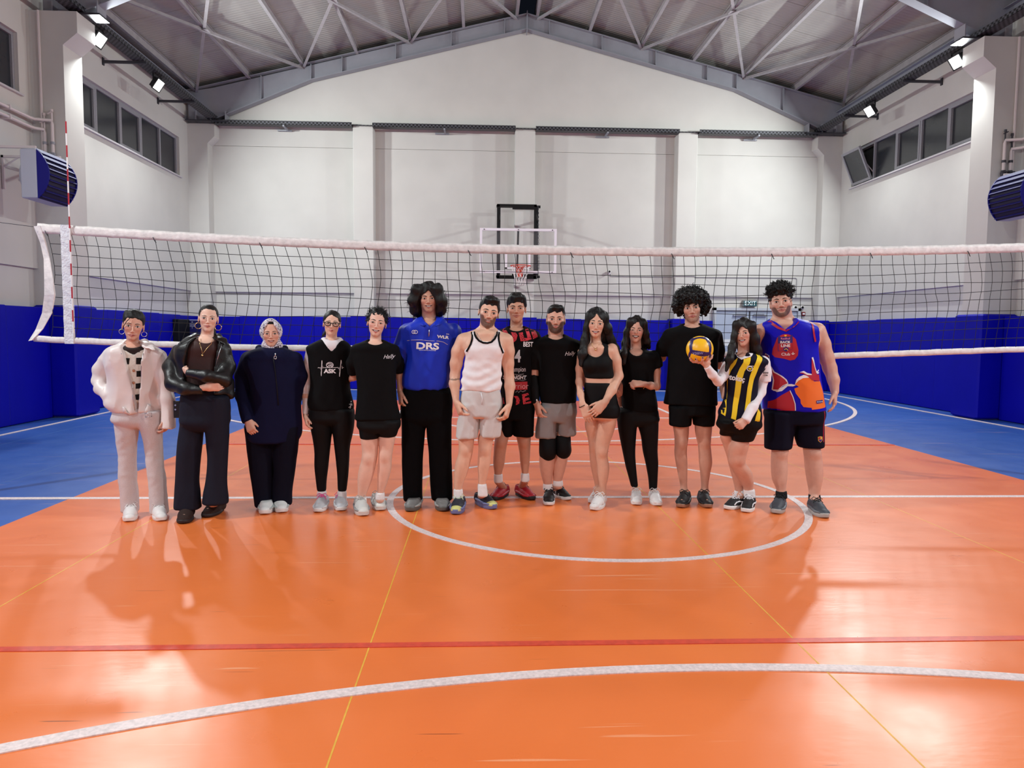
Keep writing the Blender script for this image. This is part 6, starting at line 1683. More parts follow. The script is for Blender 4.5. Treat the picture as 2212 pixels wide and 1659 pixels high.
# ------------------------------------------------------------------ young man in the white tank top
def man_tank():
    p = Person('bearded man in a white tank top with black trim and pale grey shorts', *C_, Yof(*C_, (450, 1608), .19), (234, 190, 166), (188, 104, 98))
    p.begin((590, 1500))
    hd = set_head(p, (678, 152), (652, 362), .05, roll=9, yaw=4, pitch=-3, jw=1.02, mw=.13, smile=.8, mopen=.35, nose=1.05)
    b = p.body
    rows = [(375, 590, 715), (395, 545, 745), (420, 490, 790), (450, 470, 800), (520, 512, 762), (600, 505, 748), (700, 490, 742), (780, 486, 742), (880, 480, 750), (960, 500, 728)]
    b.u(p.loft(rows, depth=.12, shrink=.006), .03)
    b.u(Ell(p.P(570, 500, -.075), (.085, .05, .065)), .05); b.u(Ell(p.P(690, 500, -.075), (.085, .05, .065)), .05)
    neck(p, (645, 405), 48); b.u(Cone(p.P(600, 395, .04), p.P(510, 420, .02), .035, .03), .04); b.u(Cone(p.P(690, 395, .04), p.P(775, 425, .02), .035, .03), .04)
    arm(p, b, [(495, 448, 0), (462, 520, .0), (447, 600, .01), (438, 680, .02)], [50, 46, 41, 32]); arm(p, b, [(438, 680, .02), (436, 735, -.01), (446, 850, -.06)], [34, 36, 21])
    arm(p, b, [(780, 448, 0), (790, 520, 0), (792, 600, .01), (798, 690, .02)], [48, 44, 38, 32]); arm(p, b, [(798, 690, .02), (803, 750, -.01), (798, 870, -.06)], [33, 35, 20])
    p.hand((448, 856, -.06), (486, 960, -.10), (.95, .2, -.1), (.2, -1, 0), .19, curl=(.5, .55, .4)); p.hand((798, 876, -.06), (768, 985, -.10), (-.95, .2, -.1), (-.2, -1, 0), .19, curl=(.5, .55, .4))
    l1 = [(960, 470, 596), (1040, 462, 584), (1090, 460, 567), (1150, 464, 562), (1195, 462, 556), (1260, 442, 540), (1330, 434, 520), (1430, 433, 487), (1490, 435, 490)]
    l2 = [(960, 604, 745), (1040, 594, 720), (1090, 592, 697), (1150, 594, 686), (1200, 592, 678), (1270, 588, 672), (1340, 592, 655), (1400, 594, 642), (1480, 596, 650)]
    legs(p, l1, l2, hem=(1085, 1080), knee=(1180, 1175))
    foot(p, (440, 1608), -8, (460, 1480), 26); foot(p, (705, 1572), 32, (622, 1465), 26)
    def tint(V, C):       # a thin tattoo band round the forearm
        q = V-p.P(437, 704, 0); m = (np.abs(q[:, 2]) < .005) & (np.abs(q[:, 0]) < .06); C = C.copy(); C[m] = C[m]*.35; return C
    body = p.finish_body(beard=dict(col=(.020, .012, .010), dens=.88, moust=.9, top=-.06, fade=True), blush=.6, tint=tint)
    face_parts(hd, p.root, .029, .017, teeth=True, brow_in=-.01)
    sh = hair_shape(hd, (.345, .43, .365), (0, .08, .175), .27, -.05, -.05, dip=.05, peak=-.03)
    sh.u(Func(lambda P: e_(hd.loc(P), (.01, -.08, .43), (.25, .30, .115))*hd.H, hd.c-.6*hd.H, hd.c+.75*hd.H), .03); hairmesh(p, sh, amp=.006, f=130, an=(1, 1, .5))
    T = Shape(); trows = [(372, 590, 722), (395, 546, 742), (450, 530, 752), (520, 515, 757), (600, 505, 745), (700, 487, 745), (780, 482, 744)]
    T.u(p.loft(trows, depth=.134, grow=.004), .02)
    T.u(Ell(p.P(572, 505, -.08), (.09, .055, .07)), .05); T.u(Ell(p.P(690, 505, -.08), (.09, .055, .07)), .05)
    T.cut(Ell(p.P(645, 385, -.03), (78*p.k, .22, 78*p.k)), .006); T.cut(Ell(p.P(474, 436, 0), (80*p.k, .25, 92*p.k)), .006); T.cut(Ell(p.P(812, 440, 0), (84*p.k, .25, 100*p.k)), .006)
    T.post = lambda P: .0045*np.sin(P[..., 2]*80+4*np.sin(P[..., 0]*11+.5))*smoothstep(1.30, 1.05, P[..., 2])+.005*ridge(P, 40, 3, (.6, .5, 1.2))
    tk = p.add('tank_top', T, fab('tank_white', (238, 234, 236), .85, .06, 220), .008)
    def trim(pts, r=.008):
        mb = MB(); out = []
        for u, v in pts:
            w = p.P(u, v, -.1); y = min(front_y(p, body, w[0], w[2], p.Y), front_y(p, tk, w[0], w[2], p.Y)); out.append((w[0], y-.003, w[2]))
        mb.tube(out, r, 6); mb.build('trim', M_blk, tk, True)
    trim([(567, 392), (570, 408), (580, 428), (598, 448), (625, 461), (652, 464), (680, 457), (703, 435), (715, 412), (720, 392)])
    trim([(549, 394), (554, 415), (552, 440), (543, 472), (528, 500), (516, 520)]); trim([(733, 394), (729, 415), (730, 445), (738, 480), (750, 510), (758, 530)])
    necklace(p, [(582, 395), (600, 430), (625, 460), (650, 470), (678, 455), (700, 420), (710, 395)], [tk, body], M_silver)
    S = pants(p, 'shorts', [(768, 490, 738), (800, 481, 746), (900, 470, 752), (950, 500, 725)], [[(860, 476, 614), (940, 464, 602), (1000, 452, 598), (1095, 440, 596)], [(860, 608, 746), (940, 604, 750), (1000, 602, 749), (1085, 600, 743)]], fab('shorts_pale_grey', (206, 202, 200), .8, .06, 200), .128, 1.2, amp=.010, f=24, seed=5, k=.012, skin=False)
    sho = sew(p, S)
    zipline(p, 'drawstring', [(612, 790), (620, 830), (616, 870)], sho, M_pw, .003)
    sock(p, [(1430, 433, 487), (1500, 432, 490)], M_sockw); sock(p, [(1397, 592, 645), (1480, 594, 655)], M_sockw)
    u = mat('shoe_navy_black', (36, 40, 52), .6); so = mat('sole_blue_grey', (104, 112, 158), .5); ye = mat('toe_lime', (206, 206, 130), .5)
    for t, a in (((440, 1610), -8), ((705, 1574), 32)): shoe(p, t, a, .29, .105, u, so, mat('lace_lime', (196, 206, 170), .6), .036, .10, accent=('panel', so), toe_cap=ye)

# ------------------------------------------------------------------ young man in the red and black jersey
def man_jersey():
    p = Person('young man in a black and red number 14 jersey standing between two others', *D_, -.085, (208, 158, 134), (176, 104, 94))
    p.begin((190, 1480))
    hd = set_head(p, (215, 75), (213, 285), .06, roll=0, mw=.135, smile=.8, jw=.95, zm=-.245, chin=1.05, nose=1.0, dy=-.03)
    tor = [(315, 165, 270), (335, 130, 310), (360, 95, 345), (450, 75, 335), (600, 90, 322), (750, 100, 322), (860, 102, 330)]
    trunk(p, tor, .115); neck(p, (214, 330), 42)
    arm(p, p.body, [(92, 385, .02), (75, 500, .05), (70, 620, .06), (75, 780, .04)], [38, 34, 28, 20]); arm(p, p.body, [(338, 385, .02), (360, 500, .05), (365, 620, .06), (360, 780, .04)], [38, 34, 28, 20])
    for s_, u in ((1, 76), (-1, 360)): p.hand((u, 785, .04), (u+4*s_, 870, .02), (s_, .1, 0), (0, -1, 0), .17)
    L = [(960, 92, 180), (1080, 66, 160), (1150, 56, 146), (1200, 53, 138), (1270, 50, 130), (1345, 58, 112), (1400, 60, 112)]; R = [(960, 196, 320), (1080, 212, 314), (1150, 226, 312), (1200, 234, 310), (1270, 240, 306), (1340, 250, 298), (1400, 248, 298)]
    legs(p, L, R, hem=(1080, 1078), knee=(1130, 1125))
    tr = pants(p, 'shorts', [(840, 100, 338), (900, 98, 342), (960, 110, 325)], [[(880, 98, 192), (1000, 100, 188), (1082, 104, 183)], [(880, 186, 340), (1000, 190, 336), (1080, 190, 334)]], M_blk, .125, 1.25, amp=.004, k=.012)
    foot(p, (50, 1538), -25, (85, 1400), 26); foot(p, (335, 1534), 30, (273, 1390), 26)
    body = p.finish_body(blush=.5)
    face_parts(hd, p.root, .020, .018, brow_up=-.008)
    sh = hair_shape(hd, (.355, .43, .38), (0, .08, .17), .25, -.06, -.08, dip=.06, peak=-.10); sh.u(hair_func(hd, lambda q: e_(q, (.02, -.10, .41), (.28, .30, .13))), .04); hairmesh(p, sh, amp=.006, f=110, an=(1, 1, .5))
    # jersey with red speckled blocks
    mr = bpy.data.materials.new('speckled_red'); mr.use_nodes = True; nt = mr.node_tree; bs = nt.nodes['Principled BSDF']; bs.inputs['Roughness'].default_value = .7
    tc = nt.nodes.new('ShaderNodeTexCoord'); vo = nt.nodes.new('ShaderNodeTexVoronoi'); vo.inputs['Scale'].default_value = 75; cr = nt.nodes.new('ShaderNodeValToRGB'); cr.color_ramp.interpolation = 'CONSTANT'
    cr.color_ramp.elements[0].color = lin((24, 18, 20)); cr.color_ramp.elements[1].position = .30; cr.color_ramp.elements[1].color = lin((202, 46, 60))
    nt.links.new(tc.outputs['Object'], vo.inputs['Vector']); nt.links.new(vo.outputs['Distance'], cr.inputs['Fac']); nt.links.new(cr.outputs['Color'], bs.inputs['Base Color'])
    js = top(p, 'jersey', [(305, 155, 278), (328, 118, 318), (352, 85, 352), (450, 66, 345), (600, 90, 328), (750, 102, 328), (858, 104, 330)], M_blk, .13, [([(95, 385, .02), (70, 450, .05), (58, 520, .06)], [46, 46, 44]), ([(335, 380, .0), (358, 420, .02), (372, 470, .03)], [44, 42, 40])], [(213, 306, 60, 40)], amp=.003)
    o3, s3 = (1060, 690), 8.733; c3 = lambda q: conv(p, o3, s3, q)
    for q in ([(180, 150), (260, 120), (340, 300), (270, 290)], [(380, 240), (470, 250), (500, 300), (480, 390), (420, 440), (400, 330)], [(525, 255), (600, 240), (625, 350), (690, 350), (640, 140), (690, 130), (770, 370), (700, 400), (560, 410)], [(750, 180), (850, 210), (900, 330), (800, 370)],
              [(200, 1480), (240, 1480), (265, 1600), (205, 1590)], [(430, 1440), (510, 1440), (550, 1520), (530, 1590), (470, 1610), (480, 1500)], [(585, 1410), (700, 1385), (720, 1420), (640, 1450), (640, 1480), (720, 1470), (740, 1510), (650, 1530), (660, 1560), (770, 1540), (775, 1580), (610, 1595)]):
        poly_print(p, 'red_block', c3(q), js, mr)
    M_gp = mat('print_grey', (196, 196, 200), .6)
    text_print(p, 'lettering', 'BEST', c3([(705, 468)])[0], 35, js, M_pw, -2, .02, .72)
    text_print(p, 'number', '14', c3([(470, 690)])[0], 88, js, M_gp, 0, .03, .72)
    text_print(p, 'lettering', 'Champion', c3([(490, 950)])[0], 46, js, M_gp, 0, .01, .62)
    text_print(p, 'lettering', 'STRENGHT', c3([(450, 1090)])[0], 26, js, M_pw, 0, .03, .95, .2)
    poly_print(p, 'red_label', c3([(330, 1175), (690, 1170), (690, 1320), (330, 1330)]), js, mat('label_red', (178, 30, 40), .6))
    text_print(p, 'lettering', 'warrior', c3([(500, 1255)])[0], 34, js, mat('print_pink', (226, 170, 176), .6), 0, -.005, .95, off=.006)
    line_print(p, 'scroll_print', c3([(465, 1370), (500, 1340), (520, 1375), (560, 1340), (600, 1360), (660, 1335)]), 6, js, mat('print_dim', (110, 110, 114), .6))
    line_print(p, 'scroll_print', c3([(455, 1150), (520, 1135), (600, 1150), (665, 1130)]), 5, js, mat('print_dim', (110, 110, 114), .6)); line_print(p, 'scroll_print', c3([(450, 1030), (520, 1045), (620, 1025)]), 7, js, mat('print_dim', (110, 110, 114), .6))
    sew(p, tr)
    sock(p, [(1343, 58, 113), (1405, 58, 114)], M_sockw); sock(p, [(1340, 247, 300), (1400, 246, 302)], M_sockw)
    rd = mat('shoe_red', (176, 26, 44), .55)
    for t, a in (((45, 1538), -25), ((335, 1536), 30)): shoe(p, t, a, .29, .104, rd, M_soleb, mat('lace_dark_red', (120, 18, 30), .6), .028, .10, accent=('panel', rd), laces=5)

# ------------------------------------------------------------------ bearded man in the black tee and grey shorts
def man_grey():
    p = Person('bearded man in a black tee, grey shorts, black knee pads and one black arm sleeve', *D_, Yof(*D_, (440, 1574)), (222, 172, 152), (182, 106, 100))
    p.begin((490, 1500))
    hd = set_head(p, (492, 155), (488, 360), .05, roll=0, mw=.115, smile=.6, jw=1.08, fw=1.06, nose=1.0)
    tor = [(372, 440, 545), (392, 395, 590), (415, 350, 630), (480, 355, 645), (600, 372, 638), (720, 372, 634), (840, 385, 632), (900, 375, 632)]
    trunk(p, tor, .13); neck(p, (490, 385), 54)
    arm(p, p.body, [(355, 450, 0), (338, 540, .0), (335, 640, .01), (338, 740, -.02), (352, 848, -.06)], [42, 40, 34, 33, 23]); arm(p, p.body, [(635, 455, .02), (665, 560, .10), (672, 660, .16), (720, 745, .12), (800, 755, .02)], [40, 36, 30, 26, 18])
    p.hand((354, 852, -.06), (384, 965, -.10), (.9, .3, 0), (.3, -.9, 0), .18, curl=(.4, .45, .4)); 
    L = [(1000, 382, 490), (1090, 380, 492), (1160, 382, 490), (1230, 374, 482), (1300, 376, 474), (1360, 388, 468), (1430, 406, 462), (1480, 404, 466)]; R = [(1000, 496, 600), (1080, 492, 590), (1160, 492, 588), (1230, 480, 576), (1300, 476, 560), (1350, 474, 546), (1395, 474, 533), (1450, 476, 536)]
    legs(p, L, R, hem=(1085, 1070), knee=(1150, 1140))
    tr = pants(p, 'shorts', [(825, 392, 628), (870, 380, 634), (930, 362, 634), (975, 400, 600)], [[(860, 380, 508), (950, 362, 502), (1050, 348, 498), (1092, 346, 496)], [(860, 500, 632), (950, 500, 632), (1050, 500, 634), (1076, 500, 633)]], fab('shorts_grey', (140, 138, 138), .7, .06, 200), .13, 1.15, amp=.009, f=24, k=.012)
    foot(p, (440, 1574), 0, (434, 1450), 28); foot(p, (585, 1536), 35, (505, 1420), 28)
    body = p.finish_body(beard=dict(col=(.012, .008, .007), dens=.95, moust=.9, top=-.04, fade=True), blush=.7)
    face_parts(hd, p.root, .030, .017)
    sh = hair_shape(hd, (.340, .425, .355), (0, .08, .17), .275, -.06, -.05, dip=.035, peak=.02); sh.u(hair_func(hd, lambda q: e_(q, (.02, -.08, .42), (.25, .30, .11))), .03); hairmesh(p, sh, amp=.006, f=120, an=(1, 1, .5))
    tee = top(p, 'tee_shirt', [(362, 428, 556), (385, 395, 592), (408, 348, 636), (480, 350, 650), (600, 370, 642), (720, 368, 638), (845, 385, 634)], M_blk, .14, [([(358, 450, 0), (336, 530, .0), (334, 612, .0)], [54, 46, 42]), ([(630, 452, .01), (656, 530, .07), (662, 590, .11)], [50, 44, 40])], [(490, 362, 62, 44)], amp=.004, f=18)
    text_print(p, 'lettering', 'Hally', (588, 503), 36, tee, M_pw, 4, -.004, .9, .5)
    sew(p, tr)
    A = Shape(); arm(p, A, [(334, 645, .01), (338, 740, -.02), (350, 845, -.055)], [37, 37, 28]); A.half(p.P(340, 640, 0), (0, 0, 1)); A.half(p.P(340, 848, 0), (0, 0, -1)); asl = garment(p, 'arm_sleeve', A, M_blk2, .007, .001)
    for u, v in ((309, 668), (357, 828)): poly_print(p, 'sleeve_mark', [(u-4, v-6), (u+4, v-6), (u+4, v+6), (u-4, v+6)], asl, M_pw)
    for rows in ([(1082, 379, 494), (1150, 378, 494), (1200, 378, 490), (1240, 384, 478)], [(1072, 488, 590), (1140, 490, 592), (1190, 490, 594), (1228, 494, 578)]):
        K = Shape(); K.u(p.loft(rows, 1.1, grow=.006), .01); w = p.loft(rows, 1.1); cx, cy, a, b_ = w.at((w.t[0][0]+w.t[0][-1])/2); K.u(Ell((cx, cy-b_*.8, (w.t[0][0]+w.t[0][-1])/2-.01), (.05, .05, .085)), .03); garment(p, 'knee_pad', K, M_blk2, .008, .0015)
    sock(p, [(1412, 404, 464), (1460, 403, 466)], M_sockw); sock(p, [(1390, 472, 535), (1430, 474, 540)], M_sockw)
    u = mat('shoe_black', (24, 24, 27), .6)
    for t, a in (((440, 1576), 0), ((590, 1537), 35)): shoe(p, t, a, .285, .098, u, M_solew, mat('lace_black', (16, 16, 18), .7), .026, .10, accent=('stripes', M_pw), laces=5)
    # the other hand rests on the waist of the woman beside him
    q = Person('', *E_, p.Y, (222, 172, 152)); 
    S = Shape(); w = q.P(432, 668, .0); t = q.P(400, 742, -.06)
    for pr, k in hand_prims(w, (t-w)/np.linalg.norm(t-w), (-.7, .7, 0), (0, -.7, .6), .165, curl=(.5, .5, .4)): S.u(pr, k)
    a = p.P(800, 755, .02); S.u(Cone(a, w, 18*p.k, .026), .02); V, F = sdf_mesh(S, .004)
    mesh_obj('hand', V, F, M_skin, p.root, True, np.tile(A3(p.skin), (len(V), 1)))

# ------------------------------------------------------------------ woman in the black crop top
def woman_crop():
    p = Person('smiling woman with long black hair in a black crop top and short black shorts', *E_, Yof(*E_, (225, 1605)), (230, 184, 160), (190, 96, 96))
    p.begin((240, 1540))
    hd = set_head(p, (243, 98), (226, 310), .04, roll=4, mw=.145, smile=1.1, mopen=.55, zm=-.285, jw=.86, fw=.95, nose=1.0, ears=False, chin=.92, lipk=1.1, fem=1)
    tor = [(352, 185, 285), (372, 150, 330), (400, 125, 360), (450, 130, 352), (520, 128, 352), (600, 150, 362), (640, 152, 362), (720, 148, 378), (820, 150, 402), (880, 165, 405), (920, 190, 390)]
    trunk(p, tor, .10, .004); neck(p, (232, 368), 38)
    p.body.u(Ell(p.P(185, 510, -.075), (.055, .05, .05)), .04); p.body.u(Ell(p.P(280, 510, -.075), (.055, .05, .05)), .04)
    arm(p, p.body, [(352, 395, 0), (378, 480, -.01), (402, 595, -.02), (352, 700, -.10), (296, 795, -.17)], [44, 42, 34, 34, 22]); arm(p, p.body, [(128, 420, .02), (110, 540, .02), (106, 640, .0), (118, 730, -.06), (136, 812, -.12)], [34, 28, 24, 24, 18])
    p.hand((296, 795, -.17), (205, 885, -.19), (-.2, .95, -.2), (-.8, -.5, .4), .175, curl=(.25, .35, .3)); p.hand((136, 815, -.12), (182, 915, -.15), (.1, .98, 0), (.8, -.4, .3), .175, curl=(.3, .35, .3))
    L = [(880, 140, 255), (960, 150, 250), (1040, 168, 238), (1120, 180, 236), (1180, 184, 240), (1250, 190, 250), (1330, 206, 258), (1400, 222, 262), (1470, 224, 262)]
    R = [(870, 255, 402), (930, 250, 386), (1000, 238, 368), (1080, 228, 342), (1160, 227, 322), (1200, 232, 320), (1270, 242, 332), (1340, 246, 326), (1420, 256, 310), (1490, 264, 308)]
    L = [r+(.05,) for r in L]
    legs(p, L, R, hem=(895, 905), knee=(1130, 1165))
    foot(p, (190, 1552), -25, (240, 1450), 24, .23); foot(p, (210, 1606), -20, (286, 1480), 24, .24)
    body = p.finish_body(blush=.8)
    face_parts(hd, p.root, .026, .017, teeth=True, brow_up=.004, brow_in=-.016)
    sh = hair_shape(hd, (.36, .445, .38), (0, .085, .165), .35, -.06, -.5, slope=1.1, part=.03)
    for q in (([(240, 105, -.02), (192, 140, -.03), (166, 230, -.03), (148, 330, -.04), (132, 430, -.07), (122, 510, -.08)], [18, 26, 24, 28, 30, 18]), ([(246, 105, -.02), (296, 150, -.02), (318, 240, -.01), (338, 320, .03), (368, 390, .08), (400, 470, .09)], [18, 26, 28, 32, 34, 22]),
              ([(235, 160, .08), (235, 300, .12), (250, 420, .14)], [80, 90, 90])): locks(p, sh, *q, k=.035)
    hairmesh(p, sh, amp=.0045, f=120, an=(1.2, 1.2, .10))
    M_rib = fab('rib_black', (9, 9, 11), .75, spec=.2)
    def ex(T):
        T.cut(Ell(p.P(226, 392, -.06), (62*p.k, .16, 66*p.k)), .006); T.cut(Ell(p.P(372, 410, 0), (66*p.k, .3, 70*p.k)), .006); T.cut(Ell(p.P(100, 420, 0), (66*p.k, .3, 70*p.k)), .006)
        T.u(Ell(p.P(185, 510, -.078), (.06, .053, .054)), .04); T.u(Ell(p.P(280, 510, -.078), (.06, .053, .054)), .04)
    ct = top(p, 'crop_top', [(352, 165, 310), (400, 125, 358), (450, 126, 358), (520, 124, 358), (600, 148, 366), (612, 150, 366)], M_rib, .108, extra=ex, amp=.001, h=.007)
    tr = pants(p, 'shorts', [(642, 147, 366), (720, 144, 380), (800, 146, 398), (860, 150, 405), (900, 170, 400)], [[(840, 138, 262, .03), (900, 136, 258, .03)], [(820, 245, 408), (880, 248, 404), (908, 250, 396)]], M_blk2, .112, 1.1, amp=.001, k=.02)
    sew(p, tr)
    necklace(p, [(202, 345), (208, 372), (222, 388), (230, 392), (240, 384), (262, 360)], [body], M_gold, 3)
    w = p.P(130, 818, -.12); mb = MB(); mb.tube([w+[.026*math.cos(a)*.95, .026*math.sin(a), .012*math.cos(a)] for a in np.linspace(0, 6.283, 21)[:-1]], .003, 6, closed=True); mb.build('wrist_band', M_blk, p.root, True)
    wl = mat('leather_white', (228, 224, 222), .45)
    shoe(p, (190, 1552), -25, .25, .092, wl, M_solew, wl, .03, .09, laces=5, toe_cap=wl); shoe(p, (208, 1606), -20, .26, .098, wl, M_solew, wl, .032, .09, accent=('stripes', mat('stripe_grey', (196, 192, 192), .5)), laces=5, toe_cap=wl)
# ------------------------------------------------------------------ laughing woman in the black tee
def woman_laugh():
    p = Person('laughing woman with long straight hair in a black tee and black leggings', *E_, Yof(*E_, (535, 1566)), (226, 176, 156), (190, 92, 92))
    p.begin((600, 1500))
    hd = set_head(p, (537, 157), (528, 347), .04, roll=3.6, mw=.15, smile=1.1, mopen=.9, zm=-.24, jw=.94, fw=.98, nose=.92, chin=.95, lipk=1.1, fem=1)
    tor = [(392, 485, 580), (410, 455, 620), (430, 425, 665), (500, 430, 665), (600, 430, 652), (700, 425, 668), (800, 430, 685), (860, 400, 692)]
    trunk(p, tor, .105); neck(p, (532, 405), 38)
    arm(p, p.body, [(668, 450, 0), (682, 560, .01), (684, 672, -.01), (640, 668, -.10), (585, 655, -.16)], [38, 33, 30, 28, 20]); arm(p, p.body, [(432, 450, .02), (412, 560, .03), (408, 660, .06), (412, 740, .08), (415, 820, .08)], [34, 30, 26, 22, 17])
    p.hand((415, 822, .08), (418, 900, .07), (1, 0, 0), (0, -1, 0), .165); p.hand((582, 655, -.16), (500, 652, -.19), (0, .6, -.7), (-.2, -.5, .8), .165, curl=(.9, 1.2, .8), thumb_open=.3)
    Lg = [(850, 395, 540), (950, 394, 538), (1050, 410, 532), (1150, 430, 526), (1250, 450, 530), (1350, 476, 540), (1425, 496, 548)]; Rg = [(850, 538, 694), (950, 545, 698), (1050, 570, 696), (1150, 582, 692), (1250, 604, 697), (1350, 622, 693), (1450, 632, 687)]
    tr = pants(p, 'leggings', [(830, 415, 685), (880, 395, 695), (930, 400, 695), (965, 470, 630)], [Lg, Rg], M_blk2, .106, 1.05, amp=.0012)
    legs(p, [(1415, 503, 545), (1490, 505, 548)], [(1440, 638, 682), (1500, 640, 690)])
    foot(p, (535, 1566), 2, (526, 1470), 22, .24); foot(p, (700, 1572), 12, (662, 1480), 22, .24)
    body = p.finish_body(blush=1.0)
    face_parts(hd, p.root, .017, .016, teeth=True)
    sh = hair_shape(hd, (.355, .44, .37), (0, .085, .165), .34, -.06, -.5, slope=1.0, part=.03)
    for q in (([(535, 162, -.02), (490, 190, -.05), (462, 270, -.04), (448, 350, -.05), (442, 430, -.08), (440, 500, -.09)], [16, 24, 20, 22, 24, 14]), ([(542, 162, -.02), (588, 200, -.04), (604, 280, -.02), (616, 340, .0), (632, 385, .03)], [16, 24, 22, 22, 14]), ([(535, 220, .08), (535, 340, .11), (545, 430, .12)], [72, 78, 70])): locks(p, sh, *q, k=.03)
    hairmesh(p, sh, M_hairb, amp=.0045, f=120, an=(1.2, 1.2, .10))
    tee = top(p, 'tee_shirt', [(385, 478, 590), (405, 455, 622), (425, 425, 668), (500, 428, 672), (600, 425, 660), (700, 422, 672), (800, 426, 690), (858, 432, 692)], M_blk, .118, [([(668, 450, 0), (682, 500, .0), (688, 528, .0)], [48, 44, 42]), ([(435, 450, .01), (415, 510, .03), (408, 560, .03)], [44, 40, 38])], [(535, 392, 52, 58)], amp=.003)
    sew(p, tr)
    w = p.P(590, 672, -.15); mb = MB(); mb.tube([w+[.006*math.cos(a), .024*math.sin(a), .024*math.cos(a)] for a in np.linspace(0, 6.283, 21)[:-1]], .0022, 6, closed=True); mb.build('bracelet', M_gold, p.root, True)
    wl = mat('leather_white', (228, 224, 222), .45)
    for t, a in (((535, 1567), 2), ((700, 1573), 12)): shoe(p, t, a, .25, .094, wl, M_solew, wl, .03, .088, laces=5, toe_cap=wl)

# ------------------------------------------------------------------ man with the curly afro
def man_afro():
    p = Person('tall man with a curly black afro in a loose black tee and black shorts', *F_, Yof(*F_, (195, 1592)), (214, 168, 148), (186, 108, 104))
    p.begin((270, 1500))
    hd = set_head(p, (262, 108), (273, 310), .0, roll=-7, mw=.125, smile=.0, zm=-.265, jw=1.0, fw=1.0, nose=1.0)
    tor = [(320, 225, 325), (340, 165, 385), (365, 115, 435), (430, 115, 440), (560, 118, 436), (700, 115, 428), (820, 115, 425), (900, 118, 424)]
    trunk(p, tor, .125); neck(p, (272, 335), 48)
    arm(p, p.body, [(118, 410, .03), (72, 490, .10), (60, 548, .16), (-40, 560, .20), (-100, 570, .2)], [40, 36, 30, 24, 20]); arm(p, p.body, [(428, 410, .03), (440, 510, .08), (435, 590, .12), (500, 620, .16), (560, 640, .16)], [40, 36, 32, 28, 22])
    L = [(940, 128, 258), (1020, 141, 248), (1090, 150, 246), (1150, 152, 238), (1200, 150, 234), (1270, 158, 238), (1350, 174, 238), (1450, 191, 238), (1490, 190, 242)]; R = [(940, 284, 416), (1020, 291, 407), (1090, 298, 402), (1150, 312, 398), (1200, 316, 402), (1270, 320, 408), (1350, 328, 394), (1450, 334, 382), (1490, 332, 384)]
    legs(p, L, R, hem=(1015, 1015), knee=(1145, 1140))
    tr = pants(p, 'shorts', [(850, 125, 420), (900, 115, 426), (945, 130, 412)], [[(880, 116, 272), (960, 114, 268), (1020, 113, 264)], [(880, 272, 426), (960, 276, 428), (1019, 280, 421)]], M_blk, .13, 1.15, amp=.004, k=.012)
    foot(p, (190, 1592), -10, (214, 1470), 26); foot(p, (385, 1594), 12, (358, 1470), 26)
    body = p.finish_body(beard=dict(col=(.03, .02, .016), dens=.4, moust=.4, top=-.12), blush=.4)
    face_parts(hd, p.root, .028, .020, brow_up=-.012)
    sh = hair_shape(hd, (.44, .50, .44), (0, .10, .20), .19, -.07, -.42)
    sh.u(hair_func(hd, lambda q: e_(q, (0, -.12, .40), (.42, .36, .22)), 1.0), .06)
    for q in (([(185, 130, -.02), (168, 200, .0), (178, 245, .02)], [36, 28, 18]), ([(350, 130, -.02), (368, 190, .0), (358, 245, .02)], [36, 28, 18])): locks(p, sh, *q, k=.05)
    sh.post = lambda P: .010*wob(P, 130, 2)+.006*wob(P, 210, 5); p.add('hair', sh, M_hair, .0055)
    curls(p, 'hair_curls', M_hair, scatter(hd, 520, (0, .06, .22), (.50, .50, .46), 8, lambda q: (q[2] > .22 and q[1] > -.45) or (q[1] > -.10 and q[2] > -.38), .97, (.02, .05), .45), .0045, 9, .009)
    tee = top(p, 'tee_shirt', [(312, 212, 335), (335, 170, 385), (360, 112, 440), (430, 108, 448), (560, 112, 442), (700, 100, 436), (800, 90, 434), (875, 76, 438)], M_blk, .14, [([(122, 408, .02), (78, 470, .08), (62, 520, .12)], [56, 48, 46]), ([(425, 408, .02), (446, 500, .06), (448, 570, .09)], [54, 46, 42])], [(270, 312, 62, 40)], amp=.005, f=15)
    sew(p, tr)
    sock(p, [(1462, 190, 240), (1490, 188, 242)], M_sockb); sock(p, [(1462, 332, 384), (1490, 330, 386)], M_sockw)
    u = mat('shoe_black', (24, 24, 27), .6); gum = mat('sole_gum', (150, 104, 80), .55)
    for t, a in (((190, 1592), -10), ((385, 1594), 12)): shoe(p, t, a, .285, .100, u, gum, mat('lace_black', (16, 16, 18), .7), .028, .10, accent=('panel', u), laces=5)

